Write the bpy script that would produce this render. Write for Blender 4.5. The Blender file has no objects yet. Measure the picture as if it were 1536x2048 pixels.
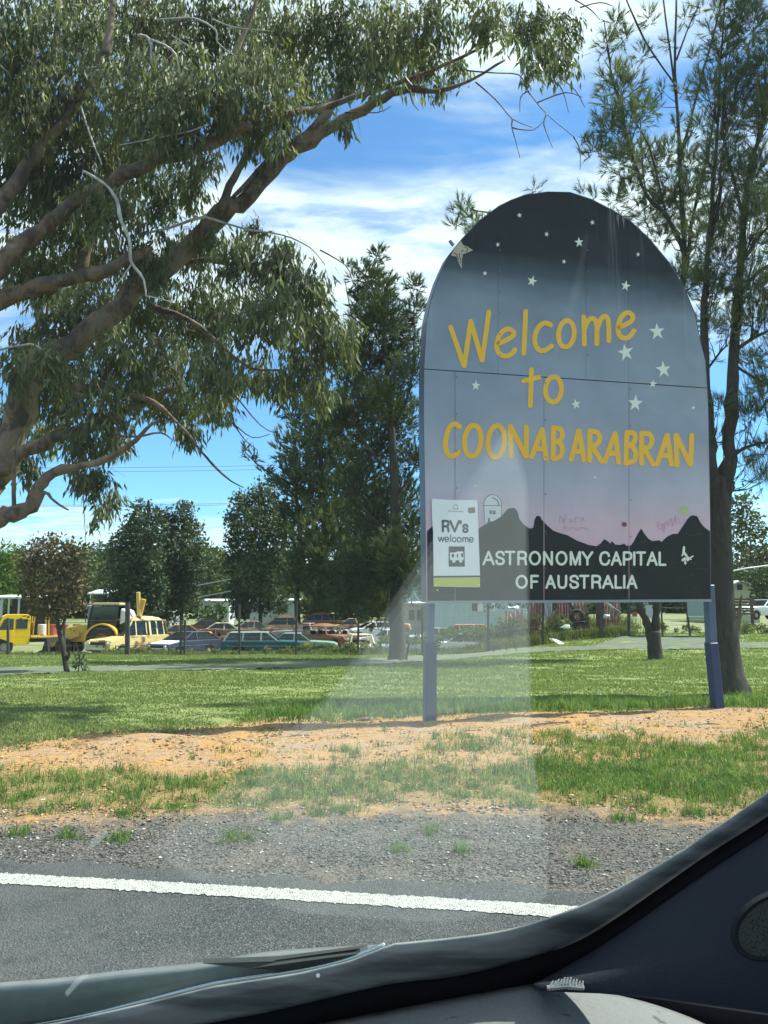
import bpy, bmesh, math, random
import numpy as np
from mathutils import Vector, Matrix

R = math.radians
rnd = random.Random(7)
rng = np.random.default_rng(11)
scene = bpy.context.scene
COL = scene.collection

# ------------------------------------------------------------------ camera
EYE = Vector((0.0, 0.0, 1.35))
PITCH = R(7.34)
FPX = 1538.0                       # focal length in pixels of the 1536x2048 photograph
cam_d = bpy.data.cameras.new('camera')
cam_d.sensor_fit = 'VERTICAL'
cam_d.sensor_height = 36.0
cam_d.lens = FPX / 2048.0 * 36.0
cam_d.clip_start = 0.02
cam_d.clip_end = 5000
cam = bpy.data.objects.new('camera', cam_d)
COL.objects.link(cam)
cam.location = EYE
cam.rotation_euler = (math.pi / 2 + PITCH, 0, 0)
scene.camera = cam

# ------------------------------------------------------------------ sky, sun, exposure
SUN_EL = R(57)
SUN_AZ = math.atan2(0.285, 0.958)   # direction towards the sun: to the right, a little ahead
sun_dir = Vector((math.cos(SUN_EL) * math.cos(SUN_AZ), math.cos(SUN_EL) * math.sin(SUN_AZ), math.sin(SUN_EL)))

world = bpy.data.worlds.new('World')
scene.world = world
world.use_nodes = True
wn, wl = world.node_tree.nodes, world.node_tree.links
wn.clear()
w_out = wn.new('ShaderNodeOutputWorld')
w_bg = wn.new('ShaderNodeBackground')
w_bg.inputs['Strength'].default_value = 0.090
sky = wn.new('ShaderNodeTexSky')
sky.sky_type = 'NISHITA'
sky.sun_disc = False
sky.sun_elevation = SUN_EL
sky.sun_rotation = math.pi / 2 - SUN_AZ
sky.air_density = 1.0
sky.dust_density = 0.3
sky.ozone_density = 3.0
sky.altitude = 500


def wmath(op, a, b=None, c=None):
    n = wn.new('ShaderNodeMath'); n.operation = op
    for i, v in enumerate((a, b, c)):
        if v is None: continue
        if isinstance(v, (int, float)): n.inputs[i].default_value = v
        else: wl.new(v, n.inputs[i])
    return n.outputs[0]


def wramp(x, lo, hi):
    n = wn.new('ShaderNodeMapRange'); n.interpolation_type = 'SMOOTHSTEP'
    wl.new(x, n.inputs[0]); n.inputs[1].default_value = lo; n.inputs[2].default_value = hi
    return n.outputs[0]


w_tc = wn.new('ShaderNodeTexCoord')
w_sep = wn.new('ShaderNodeSeparateXYZ')
wl.new(w_tc.outputs['Generated'], w_sep.inputs[0])
dz = wmath('MAXIMUM', w_sep.outputs[2], 0.02)
inv = wmath('DIVIDE', 1.0, wmath('ADD', dz, 0.08))
cx = wmath('MULTIPLY', w_sep.outputs[0], inv)
cy = wmath('MULTIPLY', w_sep.outputs[1], inv)
w_cmb = wn.new('ShaderNodeCombineXYZ')
wl.new(cx, w_cmb.inputs[0]); wl.new(cy, w_cmb.inputs[1])
w_map = wn.new('ShaderNodeMapping')
w_map.inputs['Rotation'].default_value = (0, 0, R(8))
w_map.inputs['Scale'].default_value = (0.8, 1.7, 1)
wl.new(w_cmb.outputs[0], w_map.inputs[0])
w_n1 = wn.new('ShaderNodeTexNoise')
w_n1.inputs['Scale'].default_value = 1.7
w_n1.inputs['Detail'].default_value = 9
w_n1.inputs['Roughness'].default_value = 0.58
w_n1.inputs['Distortion'].default_value = 0.5
wl.new(w_map.outputs[0], w_n1.inputs[0])
w_n2 = wn.new('ShaderNodeTexNoise')
w_n2.inputs['Scale'].default_value = 7.0
w_n2.inputs['Detail'].default_value = 8
w_n2.inputs['Roughness'].default_value = 0.62
wl.new(w_map.outputs[0], w_n2.inputs[0])
# the two sheets of cirrus, one high and one low over the horizon, broken up by noise
wob = wmath('MULTIPLY', wmath('SUBTRACT', w_n1.outputs[0], 0.5), 0.22)
el = wmath('ADD', w_sep.outputs[2], wob)
low = wmath('MULTIPLY', wramp(el, 0.02, 0.06), wramp(el, 0.135, 0.095))
mid = wmath('MULTIPLY', wramp(el, 0.27, 0.42), wramp(el, 0.555, 0.48))
top = wramp(el, 0.55, 0.64)
dens = wmath('ADD', wmath('MULTIPLY', low, 0.75), wmath('ADD', wmath('MULTIPLY', mid, 0.95), wmath('MULTIPLY', top, 0.85)))
tex = wmath('ADD', wmath('MULTIPLY', wramp(w_n1.outputs[0], 0.34, 0.60), 0.58), wmath('MULTIPLY', wramp(w_n2.outputs[0], 0.36, 0.66), 0.62))
cloud = wmath('MULTIPLY', dens, wmath('ADD', tex, 0.24))
cloud = wmath('MINIMUM', wmath('MAXIMUM', cloud, 0.0), 1.0)
w_tint = wn.new('ShaderNodeMix'); w_tint.data_type = 'RGBA'; w_tint.blend_type = 'MULTIPLY'
w_tint.inputs[0].default_value = 1.0
wl.new(sky.outputs[0], w_tint.inputs[6])
w_tint.inputs[7].default_value = (0.66, 0.95, 1.10, 1)
w_mix = wn.new('ShaderNodeMix'); w_mix.data_type = 'RGBA'
wl.new(cloud, w_mix.inputs[0])
wl.new(w_tint.outputs[2], w_mix.inputs[6])
w_mix.inputs[7].default_value = (5.0, 5.55, 5.8, 1)
wl.new(w_mix.outputs[2], w_bg.inputs[0])
wl.new(w_bg.outputs[0], w_out.inputs[0])

sun_d = bpy.data.lights.new('sun', 'SUN')
sun_d.energy = 4.2
sun_d.angle = R(0.53)
sun_d.color = (1.0, 0.955, 0.88)
sun = bpy.data.objects.new('sun', sun_d)
COL.objects.link(sun)
sun.rotation_euler = (-sun_dir).to_track_quat('-Z', 'Y').to_euler()

scene.view_settings.view_transform = 'Standard'
scene.view_settings.look = 'None'
scene.view_settings.exposure = 1.25
scene.view_settings.gamma = 1.0
scene.view_settings.use_curve_mapping = False
scene.cycles.transparent_max_bounces = 24
scene.cycles.max_bounces = 8
scene.cycles.use_denoising = True
scene.cycles.caustics_reflective = False
scene.cycles.caustics_refractive = False

# ------------------------------------------------------------------ pixel <-> place helpers
CP, SP = math.cos(PITCH), math.sin(PITCH)


def ray(px, py):
    u, v = (px - 768.0) / FPX, (1024.0 - py) / FPX
    return Vector((u, CP - SP * v, SP + CP * v))


def at(px, py, Y):
    d = ray(px, py)
    return EYE + d * (Y / d.y)


def m_per_px(Y):
    return Y / FPX * 1.01


def project(p):
    """numpy (N,3) -> photograph pixels"""
    q = p - np.array(EYE)
    dep = q[:, 1] * CP + q[:, 2] * SP
    up = -q[:, 1] * SP + q[:, 2] * CP
    return 768 + FPX * q[:, 0] / dep, 1024 - FPX * up / dep


# ------------------------------------------------------------------ terrain
_yg = np.arange(-80, 400, 0.25)


def _prof(pts):
    a = np.interp(_yg, [p[0] for p in pts], [p[1] for p in pts])
    k = np.hanning(11); k /= k.sum()
    return np.convolve(np.pad(a, 5, mode='edge'), k, mode='valid')


PL = _prof([(-50, -.03), (3.4, -.03), (4.4, -.02), (5.2, .03), (6.5, .10), (8.5, .20), (9.5, .19), (12.5, 0.0), (18, -.1), (26, -.27),
            (34, -.6), (42, -1.0), (48, -1.25), (60, -1.0), (75, -.8), (120, -.5), (400, -.3)])
PR = _prof([(-50, -.03), (3.4, -.03), (4.4, -.02), (5.2, .03), (6.5, .10), (8.5, .20), (9.5, .19), (12.5, 0.0), (18, -.1), (26, -.22),
            (36, .15), (50, .30), (75, .5), (120, .6), (400, .6)])


def sstep(x, a, b):
    t = np.clip((x - a) / (b - a), 0, 1)
    return t * t * (3 - 2 * t)


def H(x, y):
    x = np.asarray(x, float); y = np.asarray(y, float)
    near = sstep(y, 16, 10)
    yp = y - 0.12 * np.clip(x, -8, 8) * near * sstep(y, 3.6, 6)
    f = sstep(x / np.maximum(y, 6), 0.05, 0.33) * sstep(y, 12, 22)
    h = (1 - f) * np.interp(yp, _yg, PL) + f * np.interp(yp, _yg, PR)
    w = sstep(y, 4.4, 6.5)
    h = h + w * (0.022 * np.sin(x * 2.1 + 1.3 * np.sin(y * 1.7)) * np.sin(y * 2.7 + .6) + 0.012 * np.sin(x * 5.3 + y * 3.1) * np.sin(y * 6.1 - x))
    return h


def hz(x, y):
    return float(H(x, y))


def gnd(px, py):
    """the place where the line of sight through this pixel of the photograph meets the ground"""
    d = ray(px, py)
    t = np.arange(1.5, 160, 0.02)
    x, y, z = d.x * t, d.y * t, EYE.z + d.z * t
    k = np.nonzero(z <= H(x, y))[0]
    i = k[0] if len(k) else len(t) - 1
    return Vector((x[i], y[i], hz(x[i], y[i])))


# ------------------------------------------------------------------ object helpers
def tag(o, label=None, cat=None, group=None, kind=None):
    if label: o['label'] = label
    if cat: o['category'] = cat
    if group: o['group'] = group
    if kind: o['kind'] = kind
    return o


def thing(name, label, cat, loc=(0, 0, 0), rz=0.0, group=None):
    o = bpy.data.objects.new(name, None)
    o.empty_display_size = 0.3
    COL.objects.link(o)
    o.location = loc
    o.rotation_euler = (0, 0, rz)
    return tag(o, label, cat, group)


def link(name, me, parent=None, mats=(), kind=None, label=None):
    o = bpy.data.objects.new(name, me)
    COL.objects.link(o)
    for m in mats:
        if m.name not in [x.name for x in me.materials if x]: me.materials.append(m)
    if parent is not None: o.parent = parent
    if kind: o['kind'] = kind
    if label: o['label'] = label
    return o


def root_loc(o):
    v = Vector((0, 0, 0))
    while o is not None:
        v += o.location; o = o.parent
    return v


def np_mesh(name, verts, faces, tint=None):
    """verts (N,3), faces (M,3) or (M,4) numpy arrays -> mesh, optional per-face float attribute 'tint'"""
    me = bpy.data.meshes.new(name)
    n, k = faces.shape
    me.vertices.add(len(verts))
    me.vertices.foreach_set('co', np.ascontiguousarray(verts, np.float32).ravel())
    me.loops.add(n * k)
    me.loops.foreach_set('vertex_index', np.ascontiguousarray(faces, np.int32).ravel())
    me.polygons.add(n)
    me.polygons.foreach_set('loop_start', np.arange(0, n * k, k, dtype=np.int32))
    me.polygons.foreach_set('loop_total', np.full(n, k, np.int32))
    if tint is not None:
        a = me.attributes.new('tint', 'FLOAT', 'FACE')
        a.data.foreach_set('value', np.ascontiguousarray(tint, np.float32))
    me.update(calc_edges=True)
    return me


class MB:
    """collects shapes, builds ONE mesh object"""
    def __init__(s): s.v, s.f = [], []

    def add(s, vs, fs):
        b = len(s.v)
        s.v += [tuple(v) for v in vs]
        s.f += [tuple(i + b for i in f) for f in fs]
        return s

    def box(s, c, d, M=None):
        x, y, z = d[0] / 2, d[1] / 2, d[2] / 2
        vs = [Vector((i * x, j * y, k * z)) for k in (-1, 1) for j in (-1, 1) for i in (-1, 1)]
        if M is not None: vs = [M @ v for v in vs]
        vs = [v + Vector(c) for v in vs]
        return s.add(vs, [(0, 2, 3, 1), (4, 5, 7, 6), (0, 1, 5, 4), (2, 6, 7, 3), (0, 4, 6, 2), (1, 3, 7, 5)])

    def bar(s, a, b, w, h=None):
        """square bar from a to b"""
        a, b = Vector(a), Vector(b); h = h or w
        d = b - a
        q = d.to_track_quat('Z', 'Y').to_matrix()
        return s.box((a + b) / 2, (w, h, d.length), q)

    def tube(s, pts, rad, n=8, caps=True, jit=0.0):
        pts = [Vector(p) for p in pts]
        if not hasattr(rad, '__len__'): rad = [rad] * len(pts)
        base = len(s.v)
        up = Vector((0.13, 0.21, 1)).normalized()
        for i, p in enumerate(pts):
            t = (pts[min(i + 1, len(pts) - 1)] - pts[max(i - 1, 0)])
            t = t.normalized() if t.length > 1e-9 else Vector((0, 0, 1))
            a = t.cross(up)
            if a.length < .05: a = t.cross(Vector((1, 0, 0)))
            a.normalize(); b = t.cross(a)
            for k in range(n):
                an = 2 * math.pi * k / n
                r = rad[i] * (1 + (jit * rnd.uniform(-1, 1) if jit else 0))
                s.v.append(tuple(p + a * (math.cos(an) * r) + b * (math.sin(an) * r)))
        for i in range(len(pts) - 1):
            for k in range(n):
                k2 = (k + 1) % n
                s.f.append((base + i * n + k, base + i * n + k2, base + (i + 1) * n + k2, base + (i + 1) * n + k))
        if caps:
            s.f.append(tuple(base + k for k in range(n)))
            s.f.append(tuple(base + (len(pts) - 1) * n + k for k in reversed(range(n))))
        return s

    def prism(s, poly, a, b, axis='y'):
        """2-D outline pushed from a to b along an axis; outline in the other two"""
        n = len(poly)
        mk = {'y': lambda p, t: (p[0], t, p[1]), 'x': lambda p, t: (t, p[0], p[1]), 'z': lambda p, t: (p[0], p[1], t)}[axis]
        return s.add([mk(p, a) for p in poly] + [mk(p, b) for p in poly],
                     [tuple(range(n)), tuple(reversed(range(n, 2 * n)))] + [(i, n + i, n + (i + 1) % n, (i + 1) % n) for i in range(n)])

    def lathe(s, prof, n=14, axis='y', c=(0, 0, 0)):
        """profile of (radius, offset along the axis)"""
        base = len(s.v); m = len(prof)
        for r, t in prof:
            for k in range(n):
                an = 2 * math.pi * k / n
                p = {'y': (r * math.cos(an), t, r * math.sin(an)), 'z': (r * math.cos(an), r * math.sin(an), t), 'x': (t, r * math.cos(an), r * math.sin(an))}[axis]
                s.v.append((p[0] + c[0], p[1] + c[1], p[2] + c[2]))
        for i in range(m - 1):
            for k in range(n):
                k2 = (k + 1) % n
                s.f.append((base + i * n + k, base + i * n + k2, base + (i + 1) * n + k2, base + (i + 1) * n + k))
        return s

    def mesh(s, name, bevel=0, seg=2, smooth=False, off=None, angle=35):
        bm = bmesh.new()
        o = off or Vector((0, 0, 0))
        vs = [bm.verts.new(Vector(v) - o) for v in s.v]
        for f in s.f:
            try: bm.faces.new([vs[i] for i in f])
            except ValueError: pass
        bmesh.ops.recalc_face_normals(bm, faces=bm.faces)
        if bevel:
            es = [e for e in bm.edges if len(e.link_faces) == 2 and e.calc_face_angle(0) > R(angle)]
            bmesh.ops.bevel(bm, geom=es, offset=bevel, segments=seg, profile=0.5, affect='EDGES', clamp_overlap=True)
        me = bpy.data.meshes.new(name)
        bm.to_mesh(me); bm.free()
        if smooth:
            me.polygons.foreach_set('use_smooth', [True] * len(me.polygons))
        return me

    def build(s, name, mat, parent=None, bevel=0, seg=2, smooth=False, world=False, kind=None, label=None, angle=35):
        """world=True: the shapes were given in world coordinates, the parent is unrotated"""
        off = root_loc(parent) if (world and parent is not None) else None
        me = s.mesh(name, bevel, seg, smooth, off, angle)
        return link(name, me, parent, [mat], kind, label)


def smooth_by_angle(o, deg=40):
    me = o.data
    me.polygons.foreach_set('use_smooth', [True] * len(me.polygons))
    bm = bmesh.new(); bm.from_mesh(me)
    for e in bm.edges:
        e.smooth = not (len(e.link_faces) == 2 and e.calc_face_angle(0) > R(deg))
    bm.to_mesh(me); bm.free()
    return o


# ------------------------------------------------------------------ materials
class NT:
    """small node-tree writer"""
    def __init__(s, name):
        s.m = bpy.data.materials.new(name)
        s.m.use_nodes = True
        s.n, s.l = s.m.node_tree.nodes, s.m.node_tree.links
        s.n.clear()
        s.out = s.n.new('ShaderNodeOutputMaterial')

    def _set(s, sock, v):
        if v is None: return
        if hasattr(v, 'is_linked') or hasattr(v, 'links'): s.l.new(v, sock)
        elif isinstance(v, (tuple, list)) and sock.type == 'RGBA' and len(v) == 3: sock.default_value = (*v, 1)
        else: sock.default_value = v

    def math(s, op, a, b=None, clamp=False):
        n = s.n.new('ShaderNodeMath'); n.operation = op; n.use_clamp = clamp
        s._set(n.inputs[0], a); s._set(n.inputs[1], b)
        return n.outputs[0]

    def pos(s):
        return s.n.new('ShaderNodeNewGeometry').outputs['Position']

    def obj(s):
        return s.n.new('ShaderNodeTexCoord').outputs['Object']

    def sep(s, v):
        n = s.n.new('ShaderNodeSeparateXYZ'); s.l.new(v, n.inputs[0]); return n.outputs

    def attr(s, name):
        n = s.n.new('ShaderNodeAttribute'); n.attribute_name = name; return n.outputs['Fac']

    def map(s, v, scale=(1, 1, 1), rot=(0, 0, 0)):
        n = s.n.new('ShaderNodeMapping'); s.l.new(v, n.inputs[0])
        n.inputs['Scale'].default_value = scale; n.inputs['Rotation'].default_value = rot
        return n.outputs[0]

    def noise(s, vec, scale, detail=4, rough=0.55, dist=0.0):
        n = s.n.new('ShaderNodeTexNoise'); s._set(n.inputs['Vector'], vec)
        n.inputs['Scale'].default_value = scale; n.inputs['Detail'].default_value = detail
        n.inputs['Roughness'].default_value = rough; n.inputs['Distortion'].default_value = dist
        return n.outputs[0]

    def voro(s, vec, scale, feature='F1', out='Color'):
        n = s.n.new('ShaderNodeTexVoronoi'); n.feature = feature; s._set(n.inputs['Vector'], vec)
        n.inputs['Scale'].default_value = scale
        return n.outputs[out]

    def ramp(s, x, stops, interp='LINEAR'):
        n = s.n.new('ShaderNodeValToRGB'); s._set(n.inputs[0], x)
        cr = n.color_ramp; cr.interpolation = interp
        while len(cr.elements) < len(stops): cr.elements.new(0.5)
        for e, (p, c) in zip(cr.elements, stops):
            e.position = p; e.color = (*c, 1) if len(c) == 3 else c
        return n.outputs[0]

    def range(s, x, a, b, c=0.0, d=1.0, smooth=True):
        n = s.n.new('ShaderNodeMapRange')
        if smooth: n.interpolation_type = 'SMOOTHSTEP'
        s._set(n.inputs[0], x)
        for i, v in zip((1, 2, 3, 4), (a, b, c, d)): s._set(n.inputs[i], v)
        return n.outputs[0]

    def mix(s, f, a, b, blend='MIX'):
        n = s.n.new('ShaderNodeMix'); n.data_type = 'RGBA'; n.blend_type = blend
        s._set(n.inputs[0], f); s._set(n.inputs[6], a); s._set(n.inputs[7], b)
        return n.outputs[2]

    def bump(s, h, strength=0.5, dist=0.01):
        n = s.n.new('ShaderNodeBump'); s._set(n.inputs['Height'], h)
        n.inputs['Strength'].default_value = strength; n.inputs['Distance'].default_value = dist
        return n.outputs[0]

    def bsdf(s, col, rough=0.6, normal=None, metal=0.0, spec=0.5, coat=0.0):
        n = s.n.new('ShaderNodeBsdfPrincipled')
        s._set(n.inputs['Base Color'], col); s._set(n.inputs['Roughness'], rough)
        s._set(n.inputs['Metallic'], metal); s._set(n.inputs['Specular IOR Level'], spec)
        s._set(n.inputs['Coat Weight'], coat); n.inputs['Coat Roughness'].default_value = 0.08
        if normal is not None: s.l.new(normal, n.inputs['Normal'])
        return n.outputs[0]

    def trans(s, col):
        n = s.n.new('ShaderNodeBsdfTransparent'); s._set(n.inputs[0], col); return n.outputs[0]

    def mixs(s, f, a, b):
        n = s.n.new('ShaderNodeMixShader'); s._set(n.inputs[0], f); s.l.new(a, n.inputs[1]); s.l.new(b, n.inputs[2])
        return n.outputs[0]

    def done(s, sh, vol=None):
        if sh is not None: s.l.new(sh, s.out.inputs[0])
        if vol is not None: s.l.new(vol, s.out.inputs['Volume'])
        return s.m


def plain(name, col, rough=0.6, var=0.15, scale=6.0, metal=0.0, bump=0.0, spec=0.5):
    """a single-coloured surface with a little unevenness"""
    t = NT(name)
    n = t.noise(t.obj(), scale, 5, .6)
    c = t.mix(n, tuple(max(0, v * (1 - var)) for v in col), tuple(min(1, v * (1 + var)) for v in col))
    nm = t.bump(t.noise(t.obj(), scale * 8, 4), bump, .01) if bump else None
    return t.done(t.bsdf(c, rough, nm, metal, spec))


def foliage(name, c_dark, c_mid, c_light, trans=0.35, rough=0.45, spec=0.4):
    t = NT(name)
    a = t.attr('tint')
    c = t.ramp(a, [(0.0, c_dark), (0.55, c_mid), (1.0, c_light)])
    p = t.bsdf(c, rough, None, 0, spec)
    tr = t.n.new('ShaderNodeBsdfTranslucent')
    t.l.new(t.mix(1.0, c, (1.0, 1.15, 0.55), 'MULTIPLY'), tr.inputs[0])
    return t.done(t.mixs(trans, p, tr.outputs[0]))


def bark(name, c1, c2, c3, scale=3.0, stretch=0.25):
    t = NT(name)
    v = t.map(t.obj(), (1, 1, stretch))
    n = t.noise(v, scale * 3, 6, .65, .4)
    n2 = t.noise(t.obj(), scale * .6, 3)
    c = t.mix(t.range(n2, .4, .65), t.mix(t.range(n, .35, .65), c1, c2), c3)
    return t.done(t.bsdf(c, .85, t.bump(n, .8, .02), 0, .2))
# ------------------------------------------------------------------ ground, road, track
def fit(pix, deg=2):
    p = [gnd(*q) for q in pix]
    return np.polyfit([v.x for v in p], [v.y for v in p], deg)


def flat_fit(pix, z, deg=2):
    p = []
    for q in pix:
        d = ray(*q); k = (z - EYE.z) / d.z
        p.append(EYE + d * k)
    return np.polyfit([v.x for v in p], [v.y for v in p], deg)


C_LINE = flat_fit([(0, 1757), (300, 1769), (600, 1788), (768, 1801), (850, 1807), (1160, 1822)], .005)        # centre of the white edge line
C_GRAV = fit([(0, 1640), (400, 1625), (768, 1612), (1100, 1622), (1450, 1625)])       # gravel meets the grassy strip
C_DIRT = fit([(0, 1548), (400, 1535), (768, 1535), (1150, 1520), (1536, 1500)])       # grassy strip meets the bare earth
C_LAWN = fit([(0, 1493), (250, 1466), (500, 1448), (768, 1436), (1100, 1425), (1536, 1416)])   # bare earth meets the lawn


def yline(c, x):
    return np.polyval(c, np.clip(x, -4.5, 5.5))


TRK_N = [(-60, 1354), (150, 1346), (400, 1341), (620, 1336), (740, 1331), (900, 1320), (1050, 1306), (1200, 1300), (1330, 1300), (1450, 1297), (1700, 1296)]
TRK_F = [(-60, 1337), (150, 1334), (400, 1329), (620, 1323), (740, 1318), (900, 1307), (1050, 1296), (1190, 1292), (1245, 1272), (1390, 1270), (1430, 1286), (1700, 1285)]


def on_track(p):
    px, py = project(p)
    n = np.interp(px, [q[0] for q in TRK_N], [q[1] for q in TRK_N])
    f = np.interp(px, [q[0] for q in TRK_F], [q[1] for q in TRK_F])
    return (py < n) & (py > f)


def axis(parts):
    out = []
    for a, b, s in parts: out += list(np.arange(a, b, s))
    return np.array(out)


gx = axis([(-1500, -300, 150), (-300, -60, 20), (-60, -14, 2.0), (-14, -5, .4), (-5, 6, .09), (6, 16, .4), (16, 60, 2.0), (60, 300, 20), (300, 1501, 150)])
gy = axis([(-300, -40, 40), (-40, 0, 4), (0, 3.5, .5), (3.5, 10, .075), (10, 16, .25), (16, 70, 1.0), (70, 130, 5), (130, 400, 30), (400, 2001, 200)])
GX, GY = np.meshgrid(gx, gy)
GZ = H(GX, GY)
# the earth bank is lumpy where nothing grows
lump = np.zeros_like(GZ)
for k in range(26):
    fx, fy, ph = rng.uniform(3, 16), rng.uniform(3, 18), rng.uniform(0, 6.3)
    lump += np.sin(GX * fx * rng.choice([-1, 1]) + GY * fy + ph) * 0.0020
on = sstep(GY, 4.6, 5.4) * sstep(GY, 9.6, 8.8) * (np.abs(GX) < 6)
GZ = GZ + lump * on - 0.012 * (GY < 3.9)
nx, ny = len(gx), len(gy)
idx = np.arange(nx * ny).reshape(ny, nx)
gf = np.stack([idx[:-1, :-1], idx[:-1, 1:], idx[1:, 1:], idx[1:, :-1]], -1).reshape(-1, 4)
me = np_mesh('ground', np.stack([GX, GY, GZ], -1).reshape(-1, 3), gf)
me.polygons.foreach_set('use_smooth', [True] * len(me.polygons))

t = NT('ground')
P = t.pos(); sx, sy, sz = t.sep(P)


def poly_node(c):
    xc = t.math('MINIMUM', t.math('MAXIMUM', sx, -4.5), 5.5)
    r = None
    for k in c:
        r = float(k) if r is None else t.math('ADD', t.math('MULTIPLY', r, xc), float(k))
    return r


wob = t.math('MULTIPLY', t.math('SUBTRACT', t.noise(P, 1.4, 6, .65), 0.5), 1.0)
wob2 = t.math('MULTIPLY', t.math('SUBTRACT', t.noise(P, 6.0, 5, .7), 0.5), 0.9)


def dist_to(c, wide=1.0):
    return t.math('ADD', t.math('SUBTRACT', sy, poly_node(c)), t.math('MULTIPLY', t.math('ADD', wob, wob2), wide))


n_f = t.noise(P, 38, 6, .7); n_m = t.noise(P, 5, 6, .6); n_l = t.noise(P, .35, 5, .6)
n_st = t.noise(t.map(P, (1, 3.0, 1)), 9, 5, .65)
chip = t.voro(P, 95); chip_d = t.voro(P, 95, 'F1', 'Distance')
chip_v = t.sep(chip)[0]
gravel = t.mix(t.range(chip_v, .1, .95), (.022, .022, .022), (.13, .125, .115))
gravel = t.mix(t.range(t.noise(P, 2.2, 6, .65), .48, .66), gravel, t.mix(.4, gravel, (.17, .14, .11)))
earth = t.ramp(n_f, [(.25, (.19, .11, .048)), (.42, (.32, .18, .072)), (.58, (.41, .24, .095)), (.8, (.46, .31, .16))])
earth = t.mix(t.range(n_st, .46, .66), earth, (.235, .15, .092))
earth = t.mix(t.math('MULTIPLY', t.range(t.noise(P, 1.7, 6, .7), .42, .68), .6), earth, (.27, .225, .19))
soil = t.mix(n_f, (.15, .10, .05), (.27, .20, .09))
turf = t.ramp(t.noise(P, 2.6, 7, .7), [(.3, (.105, .145, .045)), (.5, (.175, .21, .072)), (.72, (.26, .26, .11))])
turf = t.mix(t.range(n_l, .4, .65), turf, t.mix(.5, turf, (.17, .22, .06)))
turf = t.mix(t.math('MULTIPLY', t.range(n_f, .66, .76), .5), turf, (.24, .24, .12))
yard = t.mix(t.range(t.noise(P, .5, 6, .65), .36, .52), (.24, .22, .17), (.15, .175, .065))
c = gravel
d1 = t.range(dist_to(C_GRAV, .9), -.34, .08)
c = t.mix(d1, c, t.mix(t.range(n_m, .4, .6), t.mix(.5, gravel, earth), earth))
d2 = t.range(dist_to(C_GRAV, .5), -.05, .15)
c = t.mix(d2, c, t.mix(t.range(n_m, .42, .6), soil, t.mix(.4, soil, earth)))
d3 = t.range(dist_to(C_DIRT, .7), -.2, .25)
c = t.mix(d3, c, earth)
d4 = t.range(dist_to(C_LAWN, .7), -.05, .28)
c = t.mix(d4, c, turf)
d5 = t.range(t.math('ADD', sy, t.math('MULTIPLY', t.math('SUBTRACT', t.noise(P, .4, 4), .5), 6)), 40.5, 43)
c = t.mix(d5, c, yard)
hgt = t.math('ADD', t.math('MULTIPLY', n_f, .6), t.math('MULTIPLY', chip_d, .5))
g_mat = t.done(t.bsdf(c, .95, t.bump(hgt, .7, .02), 0, .15))
ground = link('ground', me, None, [g_mat], 'structure')

# the sealed road: its edge crumbles into the gravel
rx = np.arange(-9, 9.01, .06)
yl = np.polyval(C_LINE, np.clip(rx, -6, 6))
edge = yl + .36 + .05 * np.sin(rx * 3.1) + .04 * np.sin(rx * 11.3 + 1) + rng.normal(0, .018, len(rx))
rows = [np.full_like(rx, -9.0), np.full_like(rx, -1.0), np.full_like(rx, 1.5), yl - .6, yl - .1, yl + .1, edge - .12, edge]
rv = np.stack([np.stack([rx, r, np.full_like(rx, 0.0)], -1) for r in rows])
rv[-1, :, 2] = -.028
rid = np.arange(len(rows) * len(rx)).reshape(len(rows), len(rx))
rf = np.stack([rid[:-1, :-1], rid[:-1, 1:], rid[1:, 1:], rid[1:, :-1]], -1).reshape(-1, 4)
t = NT('asphalt'); P = t.pos()
v1 = t.sep(t.voro(P, 120))[0]; vd = t.voro(P, 120, 'F1', 'Distance')
a = t.mix(v1, (.014, .0165, .0175), (.072, .077, .080))
a = t.mix(t.range(t.sep(t.voro(P, 160))[1], .9, .97), a, (.15, .145, .14))
a = t.mix(t.range(t.noise(P, .9, 5, .65), .42, .62), a, t.mix(.65, a, (.078, .080, .080)))
a = t.mix(t.math('MULTIPLY', t.range(t.noise(P, 4.5, 6, .7), .56, .68), .5), a, (.022, .023, .024))
a = t.mix(t.math('MULTIPLY', t.range(t.noise(t.map(P, (.4, 3, 1)), 1.2, 4), .55, .7), .35), a, (.04, .042, .045))
h = t.math('ADD', vd, t.math('MULTIPLY', t.noise(P, 60, 3), .5))
road_mat = t.done(t.bsdf(a, .82, t.bump(h, .8, .012), 0, .35))
link('road', np_mesh('road', rv.reshape(-1, 3), rf), None, [road_mat], 'structure')

# the painted edge line: a thin sheet of thick paint with a ragged edge
lx = np.arange(-6, 5.0, .012)
yc = np.polyval(C_LINE, np.clip(lx, -6, 6))
w1 = .072 + rng.normal(0, .006, len(lx)); w2 = .072 + rng.normal(0, .006, len(lx))
lv = np.stack([np.stack([lx, yc - w1, np.full_like(lx, .0042)], -1), np.stack([lx, yc, np.full_like(lx, .0058)], -1), np.stack([lx, yc + w2, np.full_like(lx, .0042)], -1)])
lid = np.arange(3 * len(lx)).reshape(3, len(lx))
lf = np.stack([lid[:-1, :-1], lid[:-1, 1:], lid[1:, 1:], lid[1:, :-1]], -1).reshape(-1, 4)
t = NT('road_paint'); P = t.pos()
w = t.mix(t.range(t.noise(P, 42, 6, .8), .53, .63), (.43, .43, .395), (.15, .15, .145))
w = t.mix(t.range(t.sep(t.voro(P, 110))[0], .86, .96), w, (.24, .24, .23))
paint_mat = t.done(t.bsdf(w, .7, t.bump(t.voro(P, 110, 'F1', 'Distance'), .9, .012), 0, .3))
link('road_line', np_mesh('road_line', lv.reshape(-1, 3), lf), None, [paint_mat], 'structure')

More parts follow.
